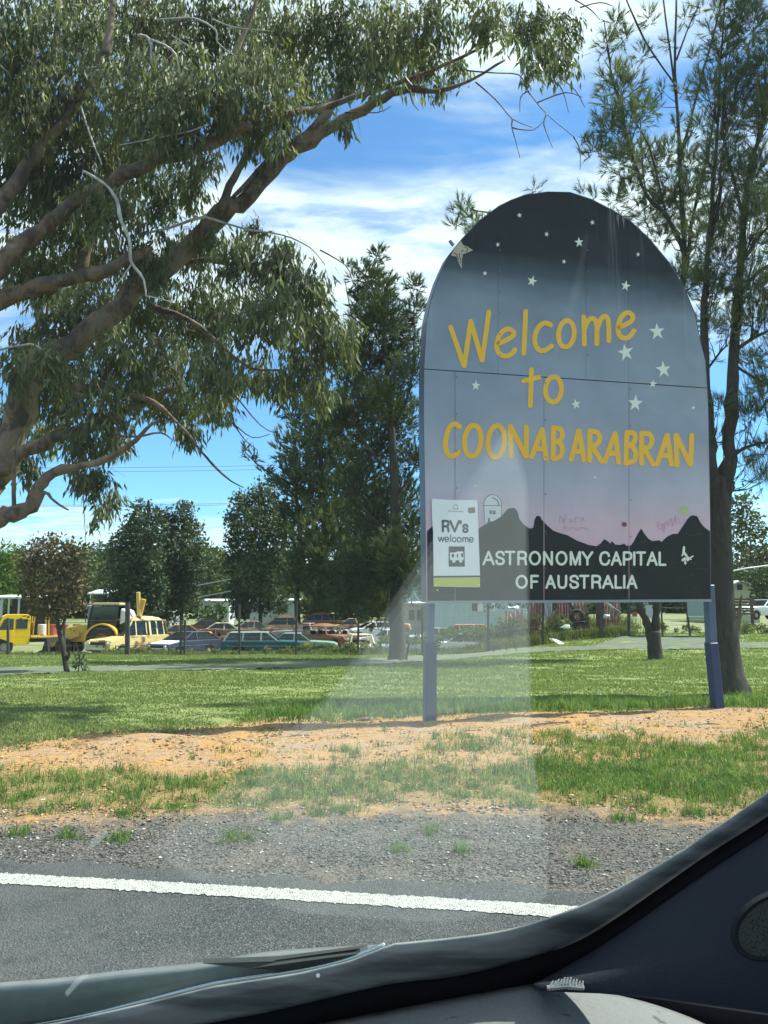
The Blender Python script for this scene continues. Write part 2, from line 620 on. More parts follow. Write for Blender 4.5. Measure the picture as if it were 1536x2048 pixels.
# the pale gravel track across the lawn and its mouth at the gate
pxs = np.arange(-60, 1700, 8.0)
ns = [gnd(p, float(np.interp(p, [q[0] for q in TRK_N], [q[1] for q in TRK_N]))) for p in pxs]
fs = [gnd(p, float(np.interp(p, [q[0] for q in TRK_F], [q[1] for q in TRK_F]))) for p in pxs]
tv = []
NR = 9
for j in range(NR):
    k = j / (NR - 1)
    for i in range(len(pxs)):
        q = ns[i].lerp(fs[i], k)
        jx = rng.normal(0, .12) if j in (0, NR - 1) else 0
        q.y += jx
        tv.append((q.x, q.y, hz(q.x, q.y) + .022))
tid = np.arange(len(tv)).reshape(NR, len(pxs))
tf = np.stack([tid[:-1, :-1], tid[:-1, 1:], tid[1:, 1:], tid[1:, :-1]], -1).reshape(-1, 4)
t = NT('track_gravel'); P = t.pos()
k1 = t.mix(t.noise(P, 8, 6, .7), (.080, .086, .078), (.14, .148, .125))
k1 = t.mix(t.range(t.noise(P, 1.3, 5), .45, .6), k1, (.13, .16, .075))
link('track', np_mesh('track', np.array(tv), tf), None, [t.done(t.bsdf(k1, .95, t.bump(t.noise(P, 30, 4), .6, .02), 0, .1))], 'structure')


# ------------------------------------------------------------------ loose stones and chips on the shoulder (nobody could count them)
def stones(name, n, sampler, smin, smax, mat):
    base = np.array([[1, 0, 0], [-.9, .2, 0], [.1, 1, .1], [-.1, -1, 0], [.1, .1, .75], [0, 0, -.5]])
    fc = np.array([[0, 2, 4], [2, 1, 4], [1, 3, 4], [3, 0, 4], [2, 0, 5], [1, 2, 5], [3, 1, 5], [0, 3, 5]])
    xy = sampler(n)
    n = len(xy)
    ang = rng.uniform(0, 6.283, n); ca, sa = np.cos(ang), np.sin(ang)
    sz = smin + (smax - smin) * rng.random(n) ** 3
    sc = np.stack([sz * rng.uniform(.7, 1.3, n), sz * rng.uniform(.5, 1, n), sz * rng.uniform(.4, .8, n)], -1)
    v = base[None] * sc[:, None] * rng.uniform(.75, 1.25, (n, 6, 1))
    vx = v[:, :, 0] * ca[:, None] - v[:, :, 1] * sa[:, None]
    vy = v[:, :, 0] * sa[:, None] + v[:, :, 1] * ca[:, None]
    z = H(xy[:, 0], xy[:, 1])
    V = np.stack([vx + xy[:, 0:1], vy + xy[:, 1:2], v[:, :, 2] + z[:, None] + .002], -1)
    F = (fc[None] + (np.arange(n) * 6)[:, None, None]).reshape(-1, 3)
    tint = np.repeat(rng.random(n), 8)
    return link(name, np_mesh(name, V.reshape(-1, 3), F, tint), None, [mat], 'stuff')


t = NT('stone'); cc = t.ramp(t.attr('tint'), [(0, (.05, .05, .05)), (.5, (.14, .135, .125)), (.85, (.28, .25, .21)), (1, (.5, .46, .40))])
stone_mat = t.done(t.bsdf(cc, .9, None, 0, .2))
t = NT('earth_clod'); cc = t.ramp(t.attr('tint'), [(0, (.16, .09, .045)), (.5, (.36, .20, .085)), (.85, (.5, .32, .15)), (1, (.40, .36, .30))])
clod_mat = t.done(t.bsdf(cc, .95, None, 0, .1))


def shoulder(n):
    x = rng.uniform(-3.2, 4.2, n)
    e = np.polyval(C_LINE, np.clip(x, -6, 6)) + .28
    g = yline(C_GRAV, x)
    return np.stack([x, e + (g + .25 - e) * rng.random(n) ** .8], -1)


def bank(n):
    x = rng.uniform(-5, 6, n)
    a, b = yline(C_GRAV, x) - .1, yline(C_LAWN, x) + .2
    return np.stack([x, a + (b - a) * rng.random(n)], -1)


stones('gravel', 9000, shoulder, .004, .018, stone_mat)
stones('earth_crumbs', 15000, bank, .004, .024, clod_mat)


def litter(name, n, sampler, mat):
    xy = sampler(n); n = len(xy)
    a = rng.uniform(0, 6.283, n); L = rng.uniform(.012, .055, n); W = L * rng.uniform(.12, .35, n)
    z = H(xy[:, 0], xy[:, 1]) + rng.uniform(.004, .016, n)
    d = np.stack([np.cos(a), np.sin(a), rng.normal(0, .12, n)], -1) * L[:, None]
    s_ = np.stack([-np.sin(a), np.cos(a), rng.normal(0, .3, n)], -1) * (W / 2)[:, None]
    c0 = np.stack([xy[:, 0], xy[:, 1], z], -1)
    V = np.stack([c0 - d * .5, c0 + s_, c0 + d * .5, c0 - s_], 1).reshape(-1, 3)
    o = (np.arange(n) * 4)[:, None]
    F = np.concatenate([o + np.array([[0, 1, 2]]), o + np.array([[0, 2, 3]])], 1).reshape(-1, 3)
    return link(name, np_mesh(name, V, F, np.repeat(rng.random(n), 2)), None, [mat], 'stuff')


t = NT('dry_leaf'); cc = t.ramp(t.attr('tint'), [(0, (.05, .035, .025)), (.45, (.15, .09, .05)), (.8, (.30, .21, .12)), (1, (.50, .44, .34))])
litter('leaf_litter', 9000, bank, t.done(t.bsdf(cc, .9, None, 0, .1)))

# ------------------------------------------------------------------ grass
def blades(name, xy, h, w, mat, lean=.45, tint=None, tall=None):
    n = len(xy)
    ang = rng.uniform(0, 6.283, n)
    z = H(xy[:, 0], xy[:, 1]) - .008
    fa = rng.uniform(0, 6.283, n)
    sx_, sy_ = np.cos(fa) * w / 2, np.sin(fa) * w / 2
    ln = np.abs(rng.normal(0, lean, n)) * h
    dx, dy = np.cos(ang) * ln, np.sin(ang) * ln
    b = np.stack([xy[:, 0], xy[:, 1], z], -1)
    m = b + np.stack([dx * .35, dy * .35, h * .62], -1)
    tp = b + np.stack([dx, dy, h * np.clip(1 - .25 * (ln / np.maximum(h, 1e-6)) ** 2, .3, 1)], -1)
    s = np.stack([sx_, sy_, np.zeros(n)], -1)
    V = np.stack([b - s, b + s, m + s * .75, m - s * .75, tp], 1)
    o = (np.arange(n) * 5)[:, None]
    F = np.concatenate([o + np.array([[0, 1, 2]]), o + np.array([[0, 2, 3]]), o + np.array([[3, 2, 4]])], 1).reshape(-1, 3)
    tt = np.repeat(rng.random(n) if tint is None else tint, 3)
    return link(name, np_mesh(name, V.reshape(-1, 3), F, tt), None, [mat], 'stuff')


def clumps(cx, cy, rad, per):
    """points gathered in tufts"""
    n = len(cx)
    k = np.repeat(np.arange(n), per)
    a = rng.uniform(0, 6.283, len(k)); r = np.abs(rng.normal(0, 1, len(k))) * rad[k]
    return np.stack([cx[k] + np.cos(a) * r, cy[k] + np.sin(a) * r], -1), k


grass_green = foliage('grass_green', (.055, .105, .020), (.125, .215, .045), (.34, .35, .14), .4, .65, .15)
grass_lawn = foliage('grass_lawn', (.125, .165, .058), (.205, .245, .095), (.31, .31, .15), .4, .75, .12)

# grassy strip between gravel and bare earth
n = 3300
x = rng.uniform(-4.2, 5.4, n)
g, d = yline(C_GRAV, x), yline(C_DIRT, x)
k = rng.random(n)
y = g + .02 + (d - g) * k + .10 * np.sin(x * 2.3 + 1) + .07 * np.sin(x * 5.1)
dn = .5 + .5 * np.sin(x * 1.9 + 4 * k) * np.sin(x * .8 + 2)
keep = rng.random(n) < np.clip((1.1 - .55 * np.abs(k - .45) * 2) * (.45 + .6 * dn), .12, 1)
x, y = x[keep], y[keep]
xy, kk = clumps(x, y, rng.uniform(.025, .085, len(x)), 24)
hh = (rng.uniform(.02, .085, len(x)) ** 1.0)[kk] * rng.uniform(.45, 1.25, len(kk)) * np.where(rng.random(len(kk)) < .04, 1.7, 1)
tn = np.clip(rng.random(len(x))[kk] * .75 + rng.normal(.14, .18, len(kk)), 0, 1)
blades('verge_grass', xy, hh, .0055, grass_green, .8, tn)

# thinner tufts spreading over the bare earth, thickest to the right
cent = [(1120, 1480, 60), (1190, 1490, 70), (1260, 1500, 70), (1330, 1500, 70), (1400, 1510, 60), (1090, 1520, 50), (1150, 1540, 60), (1240, 1545, 70), (1340, 1540, 80),
        (1430, 1520, 60), (1490, 1500, 55), (1520, 1470, 40), (940, 1490, 45), (1010, 1485, 30), (1480, 1545, 70), (880, 1500, 18), (700, 1515, 18), (1060, 1560, 60), (1180, 1570, 80), (1300, 1575, 80), (1420, 1570, 80), (1500, 1580, 60)]
cx, cy = [], []
for (px, py, r) in cent:
    for _ in range(int(r * .85)):
        q = gnd(px + rnd.gauss(0, r * .6), py + rnd.gauss(0, 11))
        cx.append(q.x); cy.append(q.y)
for _ in range(70):
    q = gnd(rnd.uniform(-60, 1580), rnd.uniform(1440, 1540)); cx.append(q.x); cy.append(q.y)
cx, cy = np.array(cx), np.array(cy)
xy, kk = clumps(cx, cy, rng.uniform(.03, .10, len(cx)), 20)
hh = rng.uniform(.025, .10, len(cx))[kk] * rng.uniform(.45, 1.25, len(kk))
blades('bank_grass', xy, hh, .006, grass_green, .85, np.clip(rng.random(len(cx))[kk] * .7 + rng.normal(.1, .15, len(kk)), 0, 1))

# single tufts in the gravel
tf_px = [(30, 1668, 30), (135, 1676, 34), (235, 1680, 38), (470, 1682, 45), (560, 1640, 30), (800, 1700, 26), (920, 1702, 26), (1160, 1732, 24), (340, 1620, 45), (90, 1630, 35), (250, 1632, 30), (640, 1628, 40), (700, 1622, 30),
         (1385, 1628, 34), (1250, 1640, 24), (860, 1668, 18)]
cx, cy, rr = [], [], []
for (px, py, r) in tf_px:
    for _ in range(int(r * .3)):
        q = gnd(px + rnd.gauss(0, r * .45), py + rnd.gauss(0, 4)); cx.append(q.x); cy.append(q.y)
cx, cy = np.array(cx), np.array(cy)
xy, kk = clumps(cx, cy, rng.uniform(.015, .05, len(cx)), 16)
blades('shoulder_grass', xy, rng.uniform(.03, .085, len(cx))[kk] * rng.uniform(.5, 1.1, len(kk)), .006, grass_green, .8, np.clip(rng.normal(.45, .2, len(kk)), 0, 1))

# the lawn: blades grow broader as they stand for whole tufts farther off
n = 330000
yy = 7.0 + (41 - 7.0) * rng.random(n) ** 1.75
xx = rng.uniform(-.56, .56, n) * yy + rng.uniform(-.6, .6, n)
P3 = np.stack([xx, yy, H(xx, yy)], -1)
keep = (yy > yline(C_LAWN, xx) + .05 + .12 * np.sin(xx * 4) + .1 * rng.normal(0, 1, n)) & ~on_track(P3)
xx, yy = xx[keep], yy[keep]
patch = .5 + .25 * np.sin(xx * .9 + 1.2 * np.sin(yy * .7)) + .25 * np.sin(yy * 1.3 + xx * .4)
hh = (.022 + .035 * patch) * rng.uniform(.5, 1.3, len(xx)) * np.clip(yy / 14, .9, 1.35)
tn = np.clip(.25 + .38 * patch + rng.normal(0, .14, len(xx)), 0, 1)
blades('lawn_grass', np.stack([xx, yy], -1), hh, .0075 + .0011 * yy, grass_lawn, .7, tn)

# longer grass at the foot of the sign and round the big trunk
n = 900
x = rng.uniform(-1.5, 6.0, n); y = yline(C_LAWN, x) + np.abs(rng.normal(.25, .45, n))
xy, kk = clumps(x, y, rng.uniform(.03, .09, n), 12)
blades('rough_grass', xy, rng.uniform(.06, .19, n)[kk] * rng.uniform(.5, 1.1, len(kk)), .009, grass_green, .55, np.clip(rng.random(n)[kk] * .8 + .05, 0, 1))
# ------------------------------------------------------------------ the welcome sign
SA = math.atan2(0.104, 0.414)                      # the sign's face turns a little from the road
S_O = at(848, 1430, 8.4); S_O.z = 0
S_D = Vector((math.cos(SA), math.sin(SA), 0))      # along the sign
S_N = Vector((math.sin(SA), -math.cos(SA), 0))     # out of its face, towards the road


def on_sign(px, py, lift=0.0):
    """the point of the sign's face behind this pixel of the photograph"""
    d = ray(px, py)
    o = S_O + S_N * lift
    k = (o - EYE).dot(S_N) / d.dot(S_N)
    return EYE + d * k


def z5(x, y): return (830 + x / 2.56, 370 + y / 2.56)
def z6(x, y): return (830 + x / 2.56, 800 + y / 2.56)
def z4(x, y): return (830 + x / 5.12, 980 + y / 5.12)
def z8(x, y): return (820 + x / 8.533, 450 + y / 8.533)
def z7(x, y): return (1090 + x / 4.655, 990 + y / 4.655)


LEFT_EDGE = [(854, 1204), (851, 1000), (848, 819), (849, 733), (854, 643), (863, 600), (877, 557), (896, 514), (924, 479), (959, 442), (998, 413), (1022, 401), (1049, 391)]
RIGHT_EDGE = [(1096, 384), (1139, 385), (1182, 399), (1221, 419), (1260, 442), (1299, 479), (1338, 526), (1369, 577), (1389, 628), (1400, 682), (1410, 721), (1414, 776), (1416, 819), (1420, 1034), (1421, 1200)]
OUTLINE = LEFT_EDGE + RIGHT_EDGE
sign_base = (on_sign(850, 1430) + on_sign(1430, 1425)) / 2 - S_N * .1
sign_base.z = hz(sign_base.x, sign_base.y)
sign = thing('welcome_sign', 'tall arched night-sky sign with yellow welcome lettering on two navy posts', 'sign', sign_base)

# paint of the sheets: black night above, slate blue, then a pink dusk over the hills
t = NT('sign_paint'); O = t.obj(); ox, oy, oz = t.sep(O)
zt, zb = on_sign(1100, 384).z - sign_base.z, on_sign(1100, 1200).z - sign_base.z


def zpix(py): return on_sign(1100, py).z - sign_base.z


wv = t.math('MULTIPLY', t.math('SUBTRACT', t.noise(t.map(O, (.9, .9, 2.2)), 1.3, 4, .5), .5), .30)
zz = t.range(t.math('ADD', oz, wv), zb, zt, 0, 1, False)


def fr(py): return (zpix(py) - zb) / (zt - zb)


pc = t.ramp(zz, [(fr(1130), (.68, .42, .50)), (fr(1050), (.66, .48, .54)), (fr(975), (.50, .48, .53)), (fr(850), (.35, .385, .44)), (fr(720), (.295, .345, .395)),
                 (fr(615), (.25, .295, .335)), (fr(555), (.075, .098, .115)), (fr(512), (.015, .020, .024)), (fr(380), (.006, .008, .010))])
blot = t.range(t.noise(O, .8, 5, .6), .38, .68)
pc = t.mix(t.math('MULTIPLY', blot, .42), pc, t.mix(1.0, pc, (.62, .68, .78), 'MULTIPLY'))
runs = t.range(t.noise(t.map(O, (7, 7, .25)), 1.0, 4, .6), .60, .78)
pc = t.mix(t.math('MULTIPLY', runs, .26), pc, (.42, .42, .42))
specks = t.range(t.noise(O, 34, 3, .6), .72, .78)
pc = t.mix(t.math('MULTIPLY', specks, .35), pc, (.06, .07, .10))
dent = t.noise(O, 1.6, 2, .4)
sheet_mat = t.done(t.bsdf(pc, .50, t.bump(dent, .7, .12), 0, .2))

t = NT('sign_hills'); O = t.obj()
hc = t.mix(t.noise(O, 3.0, 6, .65), (.008, .012, .014), (.026, .032, .036))
hc = t.mix(t.math('MULTIPLY', t.range(t.noise(t.map(O, (1, 1, 6)), 5, 5, .6), .6, .72), .3), hc, (.09, .10, .105))
hill_mat = t.done(t.bsdf(hc, .7, t.bump(t.noise(O, 14, 5), .35, .02), 0, .15))
yellow_mat = plain('sign_yellow', (.93, .50, .02), .5, .06, 9)
cream_mat = plain('sign_cream', (.74, .78, .66), .5, .12, 12)
star_mat = plain('sign_star', (.80, .80, .66), .5, .12, 20)
tan_mat = plain('sign_tan', (.50, .42, .28), .6, .25, 20)
ink_mat = plain('sign_ink', (.035, .04, .045), .6, .2, 20)
navy_rim = plain('sign_rim', (.045, .055, .10), .38, .25, 5, 0, .1)
navy_post = plain('post_navy', (.010, .026, .095), .5, .35, 9, 0, .25)
post_pale = plain('post_upper', (.06, .095, .17), .45, .25, 9)


def lin(v, a, b): return a + (b - a) * v


def clip_poly(poly, f):
    """keep the side of the outline where f(p) >= 0"""
    out = []
    for i in range(len(poly)):
        a, b = poly[i], poly[(i + 1) % len(poly)]
        fa, fb = f(a), f(b)
        if fa >= 0: out.append(a)
        if (fa >= 0) != (fb >= 0):
            k = fa / (fa - fb)
            out.append((a[0] + (b[0] - a[0]) * k, a[1] + (b[1] - a[1]) * k))
    return out


def seam_y(x): return 738 + (x - 849) * (776 - 738) / (1414 - 849)


def flat(name, pix, mat, lift, parent, thick=0.0, label=None):
    """a flat outline on the sign's face; thick pushes it back from there"""
    n = len(pix)
    F = [on_sign(*p, lift) for p in pix]
    m = MB()
    if thick:
        B = [v - S_N * thick for v in F]
        m.add(F + B, [tuple(range(n)), tuple(reversed(range(n, 2 * n)))] + [(i, n + i, n + (i + 1) % n, (i + 1) % n) for i in range(n)])
    else:
        m.add(F, [tuple(range(n))])
    o = m.build(name, mat, parent, world=True, label=label)
    return o


# eight sheets of painted tin with open joints between them
for lo, hi, cuts in ((True, False, [830, 996, 1172, 1257, 1440]), (False, True, [830, 910, 1088, 1258, 1440])):
    for a, b in zip(cuts[:-1], cuts[1:]):
        g = .22 if lo else .45
        p = clip_poly(OUTLINE, (lambda q: seam_y(q[0]) - 1.0 - q[1]) if lo else (lambda q: q[1] - seam_y(q[0]) - 1.0))
        p = clip_poly(p, lambda q: q[0] - a - g)
        p = clip_poly(p, lambda q: b - g - q[0])
        if len(p) > 2:
            flat('sheet', p, sheet_mat, rnd.uniform(-.001, .001), sign, .012)

# dark box behind the sheets, its rim shows along the arch
n = len(OUTLINE)
cxp, cyp = 1130, 800
front = [on_sign(p[0] + (-1.2 if p[0] < cxp else 1.2), p[1] - 1.2 if p[1] < 700 else p[1], -.014) for p in OUTLINE]
back = [v - S_N * .19 for v in front]
m = MB()
m.add(front + back, [tuple(range(n)), tuple(reversed(range(n, 2 * n)))] + [(i, n + i, n + (i + 1) % n, (i + 1) % n) for i in range(n)])
m.build('frame_box', navy_rim, sign, world=True)
# thin metal edging proud of the sheets along the bottom
m = MB(); m.bar(on_sign(853, 1204.5, .006), on_sign(1422, 1201, .006), .022, .03)
m.build('bottom_edging', plain('edging', (.25, .28, .30), .5, .2), sign, world=True)

# hills
HILLS = [z6(*p) for p in [(62, 672), (85, 650), (120, 645), (200, 690), (300, 690), (330, 655), (355, 640), (380, 625), (440, 598), (465, 568), (480, 555), (510, 553), (525, 570), (535, 610), (560, 640), (585, 658), (605, 655),
                          (613, 610), (625, 592), (640, 595), (650, 615), (680, 645), (710, 670), (745, 682), (780, 692), (830, 720), (890, 742), (930, 748), (950, 735), (970, 712), (990, 725), (1000, 735), (1008, 722), (1025, 740),
                          (1050, 742), (1072, 735), (1080, 745), (1105, 745), (1120, 725), (1140, 685), (1158, 658), (1175, 685), (1195, 710), (1215, 722), (1250, 718), (1262, 727), (1290, 700), (1320, 685), (1345, 685), (1365, 655),
                          (1395, 610), (1410, 594), (1425, 590), (1445, 595), (1460, 625), (1480, 650), (1510, 672), (1513, 1024), (63, 1034)]]
for a, b in zip([830, 910, 1088, 1258], [910, 1088, 1258, 1440]):
    p = clip_poly(clip_poly(HILLS, lambda q: q[0] - a - .9), lambda q: b - .9 - q[0])
    flat('painted_hills', p, hill_mat, .003, sign)


# brush strokes: ribbons of even width with round ends
def stroke(m, pts, w, lift, closed=False):
    """pts in photograph pixels, w = width in pixels"""
    n = len(pts)
    P = [Vector((p[0], p[1])) for p in pts]
    L, Rr = [], []
    for i in range(n):
        if closed: a, b = P[i - 1], P[(i + 1) % n]
        else: a, b = P[max(i - 1, 0)], P[min(i + 1, n - 1)]
        d = (b - a).normalized(); nn = Vector((-d.y, d.x))
        k = 1.0
        if 0 < i < n - 1 or closed:
            d1 = (P[i] - P[i - 1]).normalized()
            k = 1 / max(.72, abs(nn.dot(Vector((-d1.y, d1.x)))))
        L.append(P[i] + nn * (w / 2 * k)); Rr.append(P[i] - nn * (w / 2 * k))
    vs = [on_sign(*p, lift) for p in L + Rr]
    rng_ = range(n if closed else n - 1)
    m.add(vs, [(i, (i + 1) % n, n + (i + 1) % n, n + i) for i in rng_])
    if not closed:
        for e, q in ((0, 1), (n - 1, n - 2)):
            d = (P[e] - P[q]).normalized(); nn = Vector((-d.y, d.x))
            arc = [P[e] + (nn * math.cos(a) + d * math.sin(a)) * (w / 2) for a in [math.pi * j / 6 for j in range(7)]]
            vs = [on_sign(*p, lift) for p in arc]
            m.add(vs, [tuple(range(7))])


def curve(pts, k=4):
    """smooth run through points (Catmull-Rom)"""
    out = []
    for i in range(len(pts) - 1):
        p0, p1, p2, p3 = pts[max(i - 1, 0)], pts[i], pts[i + 1], pts[min(i + 2, len(pts) - 1)]
        for j in range(k):
            u = j / k
            out.append(tuple(.5 * ((2 * p1[c]) + (-p0[c] + p2[c]) * u + (2 * p0[c] - 5 * p1[c] + 4 * p2[c] - p3[c]) * u * u + (-p0[c] + 3 * p1[c] - 3 * p2[c] + p3[c]) * u ** 3) for c in (0, 1)))
    return out + [tuple(pts[-1])]


def ring(cx, cy, rx, ry, tilt=0, n=26):
    o = []
    for i in range(n):
        a = 2 * math.pi * i / n
        x, y = rx * math.cos(a), ry * math.sin(a)
        o.append((cx + x * math.cos(tilt) - y * math.sin(tilt), cy + x * math.sin(tilt) + y * math.cos(tilt)))
    return o


def letter(name, strokes, zf, w, mat, base_lift=.0035):
    m = MB()
    for i, (kind, pts) in enumerate(strokes):
        lf = base_lift + .0005 * i
        if kind == 'l': stroke(m, [zf(*p) for p in pts], w, lf)
        elif kind == 'c': stroke(m, curve([zf(*p) for p in pts]), w, lf)
        elif kind == 'o': stroke(m, [zf(*p) for p in ring(*pts)], w, lf, True)
    me = m.mesh(name, off=sign_base)
    return link(name, me, sign, [mat])


W5 = 9.7
letter('letter_w', [('l', [(183, 728), (250, 922)]), ('l', [(252, 926), (285, 700)]), ('l', [(286, 698), (342, 896)]), ('l', [(344, 898), (378, 650)])], z5, W5, yellow_mat)
letter('letter_e', [('c', [(428, 812), (470, 793), (505, 768), (500, 746), (470, 738), (435, 765), (418, 820), (430, 862), (465, 876), (498, 862), (512, 842)])], z5, W5, yellow_mat)
letter('letter_l', [('l', [(567, 647), (557, 862)])], z5, W5, yellow_mat)
letter('letter_c', [('c', [(695, 716), (662, 706), (628, 735), (613, 790), (627, 838), (660, 848), (700, 824)])], z5, W5, yellow_mat)
letter('letter_o', [('o', (775, 762, 40, 68, .1))], z5, W5, yellow_mat)
letter('letter_m', [('l', [(864, 675), (867, 816)]), ('c', [(868, 735), (888, 694), (914, 684), (930, 718), (931, 814)]), ('c', [(934, 735), (952, 687), (975, 672), (990, 700), (993, 798)])], z5, W5, yellow_mat)
letter('letter_e', [('c', [(1044, 728), (1080, 714), (1110, 694), (1115, 670), (1090, 653), (1057, 675), (1039, 730), (1052, 776), (1090, 782), (1122, 746)])], z5, W5, yellow_mat)
letter('letter_t', [('l', [(596, 946), (591, 1130)]), ('l', [(556, 1004), (634, 985)])], z5, W5, yellow_mat)
letter('letter_o', [('o', (709, 1047, 41, 65, .05))], z5, W5, yellow_mat)
W6 = 10.1
letter('letter_c', [('c', [(228, 136), (205, 122), (178, 140), (160, 190), (156, 240), (171, 278), (195, 288), (222, 268)])], z6, W6, yellow_mat)
letter('letter_o', [('o', (296, 209, 42, 80, .08))], z6, W6, yellow_mat)
letter('letter_o', [('o', (416, 213, 42, 82, .08))], z6, W6, yellow_mat)
letter('letter_n', [('l', [(492, 288), (487, 135)]), ('l', [(489, 134), (568, 288)]), ('l', [(570, 288), (570, 138)])], z6, W6, yellow_mat)
letter('letter_a', [('l', [(597, 292), (650, 152)]), ('l', [(652, 152), (671, 300)]), ('l', [(620, 250), (662, 250)])], z6, W6, yellow_mat)
letter('letter_b', [('l', [(709, 142), (707, 300)]), ('c', [(710, 144), (744, 148), (755, 180), (742, 208), (712, 218)]), ('c', [(742, 218), (755, 252), (744, 288), (710, 302)])], z6, W6, yellow_mat)
letter('letter_a', [('l', [(800, 304), (838, 158)]), ('l', [(840, 158), (866, 308)]), ('l', [(818, 264), (854, 262)])], z6, W6, yellow_mat)
letter('letter_r', [('l', [(895, 158), (895, 310)]), ('c', [(896, 160), (932, 165), (947, 195), (934, 224), (900, 235)]), ('l', [(908, 238), (955, 315)])], z6, W6, yellow_mat)
letter('letter_a', [('l', [(972, 314), (1024, 172)]), ('l', [(1026, 172), (1043, 320)]), ('l', [(994, 275), (1036, 272)])], z6, W6, yellow_mat)
letter('letter_b', [('l', [(1085, 170), (1080, 324)]), ('c', [(1086, 166), (1119, 170), (1128, 196), (1114, 224), (1088, 234)]), ('c', [(1114, 238), (1131, 274), (1120, 311), (1082, 324)])], z6, W6, yellow_mat)
letter('letter_r', [('l', [(1160, 172), (1160, 324)]), ('c', [(1161, 171), (1199, 175), (1214, 206), (1200, 239), (1166, 249)]), ('l', [(1176, 252), (1220, 330)])], z6, W6, yellow_mat)
letter('letter_a', [('l', [(1240, 328), (1290, 182)]), ('l', [(1292, 182), (1313, 330)]), ('l', [(1258, 285), (1304, 285)])], z6, W6, yellow_mat)
letter('letter_n', [('l', [(1341, 333), (1336, 182)]), ('l', [(1338, 181), (1408, 330)]), ('l', [(1411, 330), (1417, 181)])], z6, W6, yellow_mat)


# block lettering, each letter from its strokes
GLY = {
    'A': [('l', [(0, 1), (.5, 0)]), ('l', [(.5, 0), (1, 1)]), ('l', [(.2, .66), (.8, .66)])],
    'S': [('c', [(.95, .24), (.80, .05), (.5, 0), (.18, .06), (.05, .25), (.2, .42), (.5, .49), (.82, .57), (.97, .76), (.82, .94), (.5, 1), (.15, .94), (.02, .72)])],
    'T': [('l', [(0, 0), (1, 0)]), ('l', [(.5, .02), (.5, 1)])],
    'R': [('l', [(0, 0), (0, 1)]), ('c', [(0, 0), (.55, 0), (.85, .06), (.97, .26), (.85, .46), (.55, .52), (.04, .52)]), ('c', [(.62, .53), (.86, .62), (.92, .8), (.98, 1)])],
    'O': [('o', (.5, .5, .5, .5))],
    'N': [('l', [(0, 1), (0, 0)]), ('l', [(.03, 0), (.97, 1)]), ('l', [(1, 1), (1, 0)])],
    'M': [('l', [(0, 1), (0, 0)]), ('l', [(.03, 0), (.5, 1)]), ('l', [(.5, 1), (.97, 0)]), ('l', [(1, 0), (1, 1)])],
    'Y': [('l', [(0, 0), (.5, .56)]), ('l', [(1, 0), (.5, .56)]), ('l', [(.5, .54), (.5, 1)])],
    'C': [('c', [(.96, .30), (.82, .08), (.5, 0), (.16, .12), (.01, .5), (.16, .88), (.5, 1), (.82, .92), (.98, .66)])],
    'P': [('l', [(0, 0), (0, 1)]), ('c', [(0, 0), (.6, 0), (.9, .08), (1, .28), (.9, .48), (.6, .56), (.04, .56)])],
    'I': [('l', [(.5, 0), (.5, 1)])],
    'L': [('l', [(0, 0), (0, 1)]), ('l', [(.02, 1), (1, 1)])],
    'F': [('l', [(0, 0), (0, 1)]), ('l', [(.02, 0), (1, 0)]), ('l', [(.02, .48), (.88, .48)])],
    'U': [('c', [(0, 0), (0, .45), (.03, .75), (.2, .95), (.5, 1), (.8, .95), (.97, .75), (1, .45), (1, 0)])],
    'V': [('l', [(0, 0), (.5, 1)]), ('l', [(.5, 1), (1, 0)])],
    "'": [('l', [(.7, 0), (.4, 1)])],
    'w': [('l', [(0, 0), (.26, 1)]), ('l', [(.26, 1), (.5, 0)]), ('l', [(.5, 0), (.74, 1)]), ('l', [(.74, 1), (1, 0)])],
    'e': [('c', [(.04, .52), (.98, .48), (.9, .12), (.5, 0), (.1, .15), (0, .5), (.1, .85), (.5, 1), (.95, .8)])],
    'l': [('l', [(.5, 0), (.5, 1)])],
    'o': [('o', (.5, .5, .5, .5))],
    'm': [('l', [(0, 0), (0, 1)]), ('c', [(.02, .3), (.15, .03), (.36, .03), (.48, .25), (.5, 1)]), ('c', [(.52, .3), (.66, .03), (.86, .03), (.98, .25), (1, 1)])],
}
GLY['s'] = GLY['S']; GLY['c'] = GLY['C']
NAMES = {"'": 'apostrophe'}


def glyphs(spans, w, mat, lift, parent, off, zf=lambda x, y: (x, y)):
    """spans: (character, x0, x1, y0, y1) in the photograph"""
    for ch, x0, x1, y0, y1 in spans:
        (x0, y0), (x1, y1) = zf(x0, y0), zf(x1, y1)
        x0 += w / 2; x1 -= w / 2; y0 += w / 2; y1 -= w / 2
        m = MB()
        f = lambda u, v: (x0 + u * (x1 - x0), y0 + v * (y1 - y0))
        for i, (k, pts) in enumerate(GLY[ch]):
            lf = lift + .0004 * i
            if k == 'o': stroke(m, ring((x0 + x1) / 2, (y0 + y1) / 2, (x1 - x0) / 2, (y1 - y0) / 2), w, lf, True)
            elif k == 'c': stroke(m, curve([f(*p) for p in pts], 3), w, lf)
            else: stroke(m, [f(*p) for p in pts], w, lf)
        nm = 'letter_' + NAMES.get(ch, ch.lower())
        link(nm, m.mesh(nm, off=off), parent, [mat])


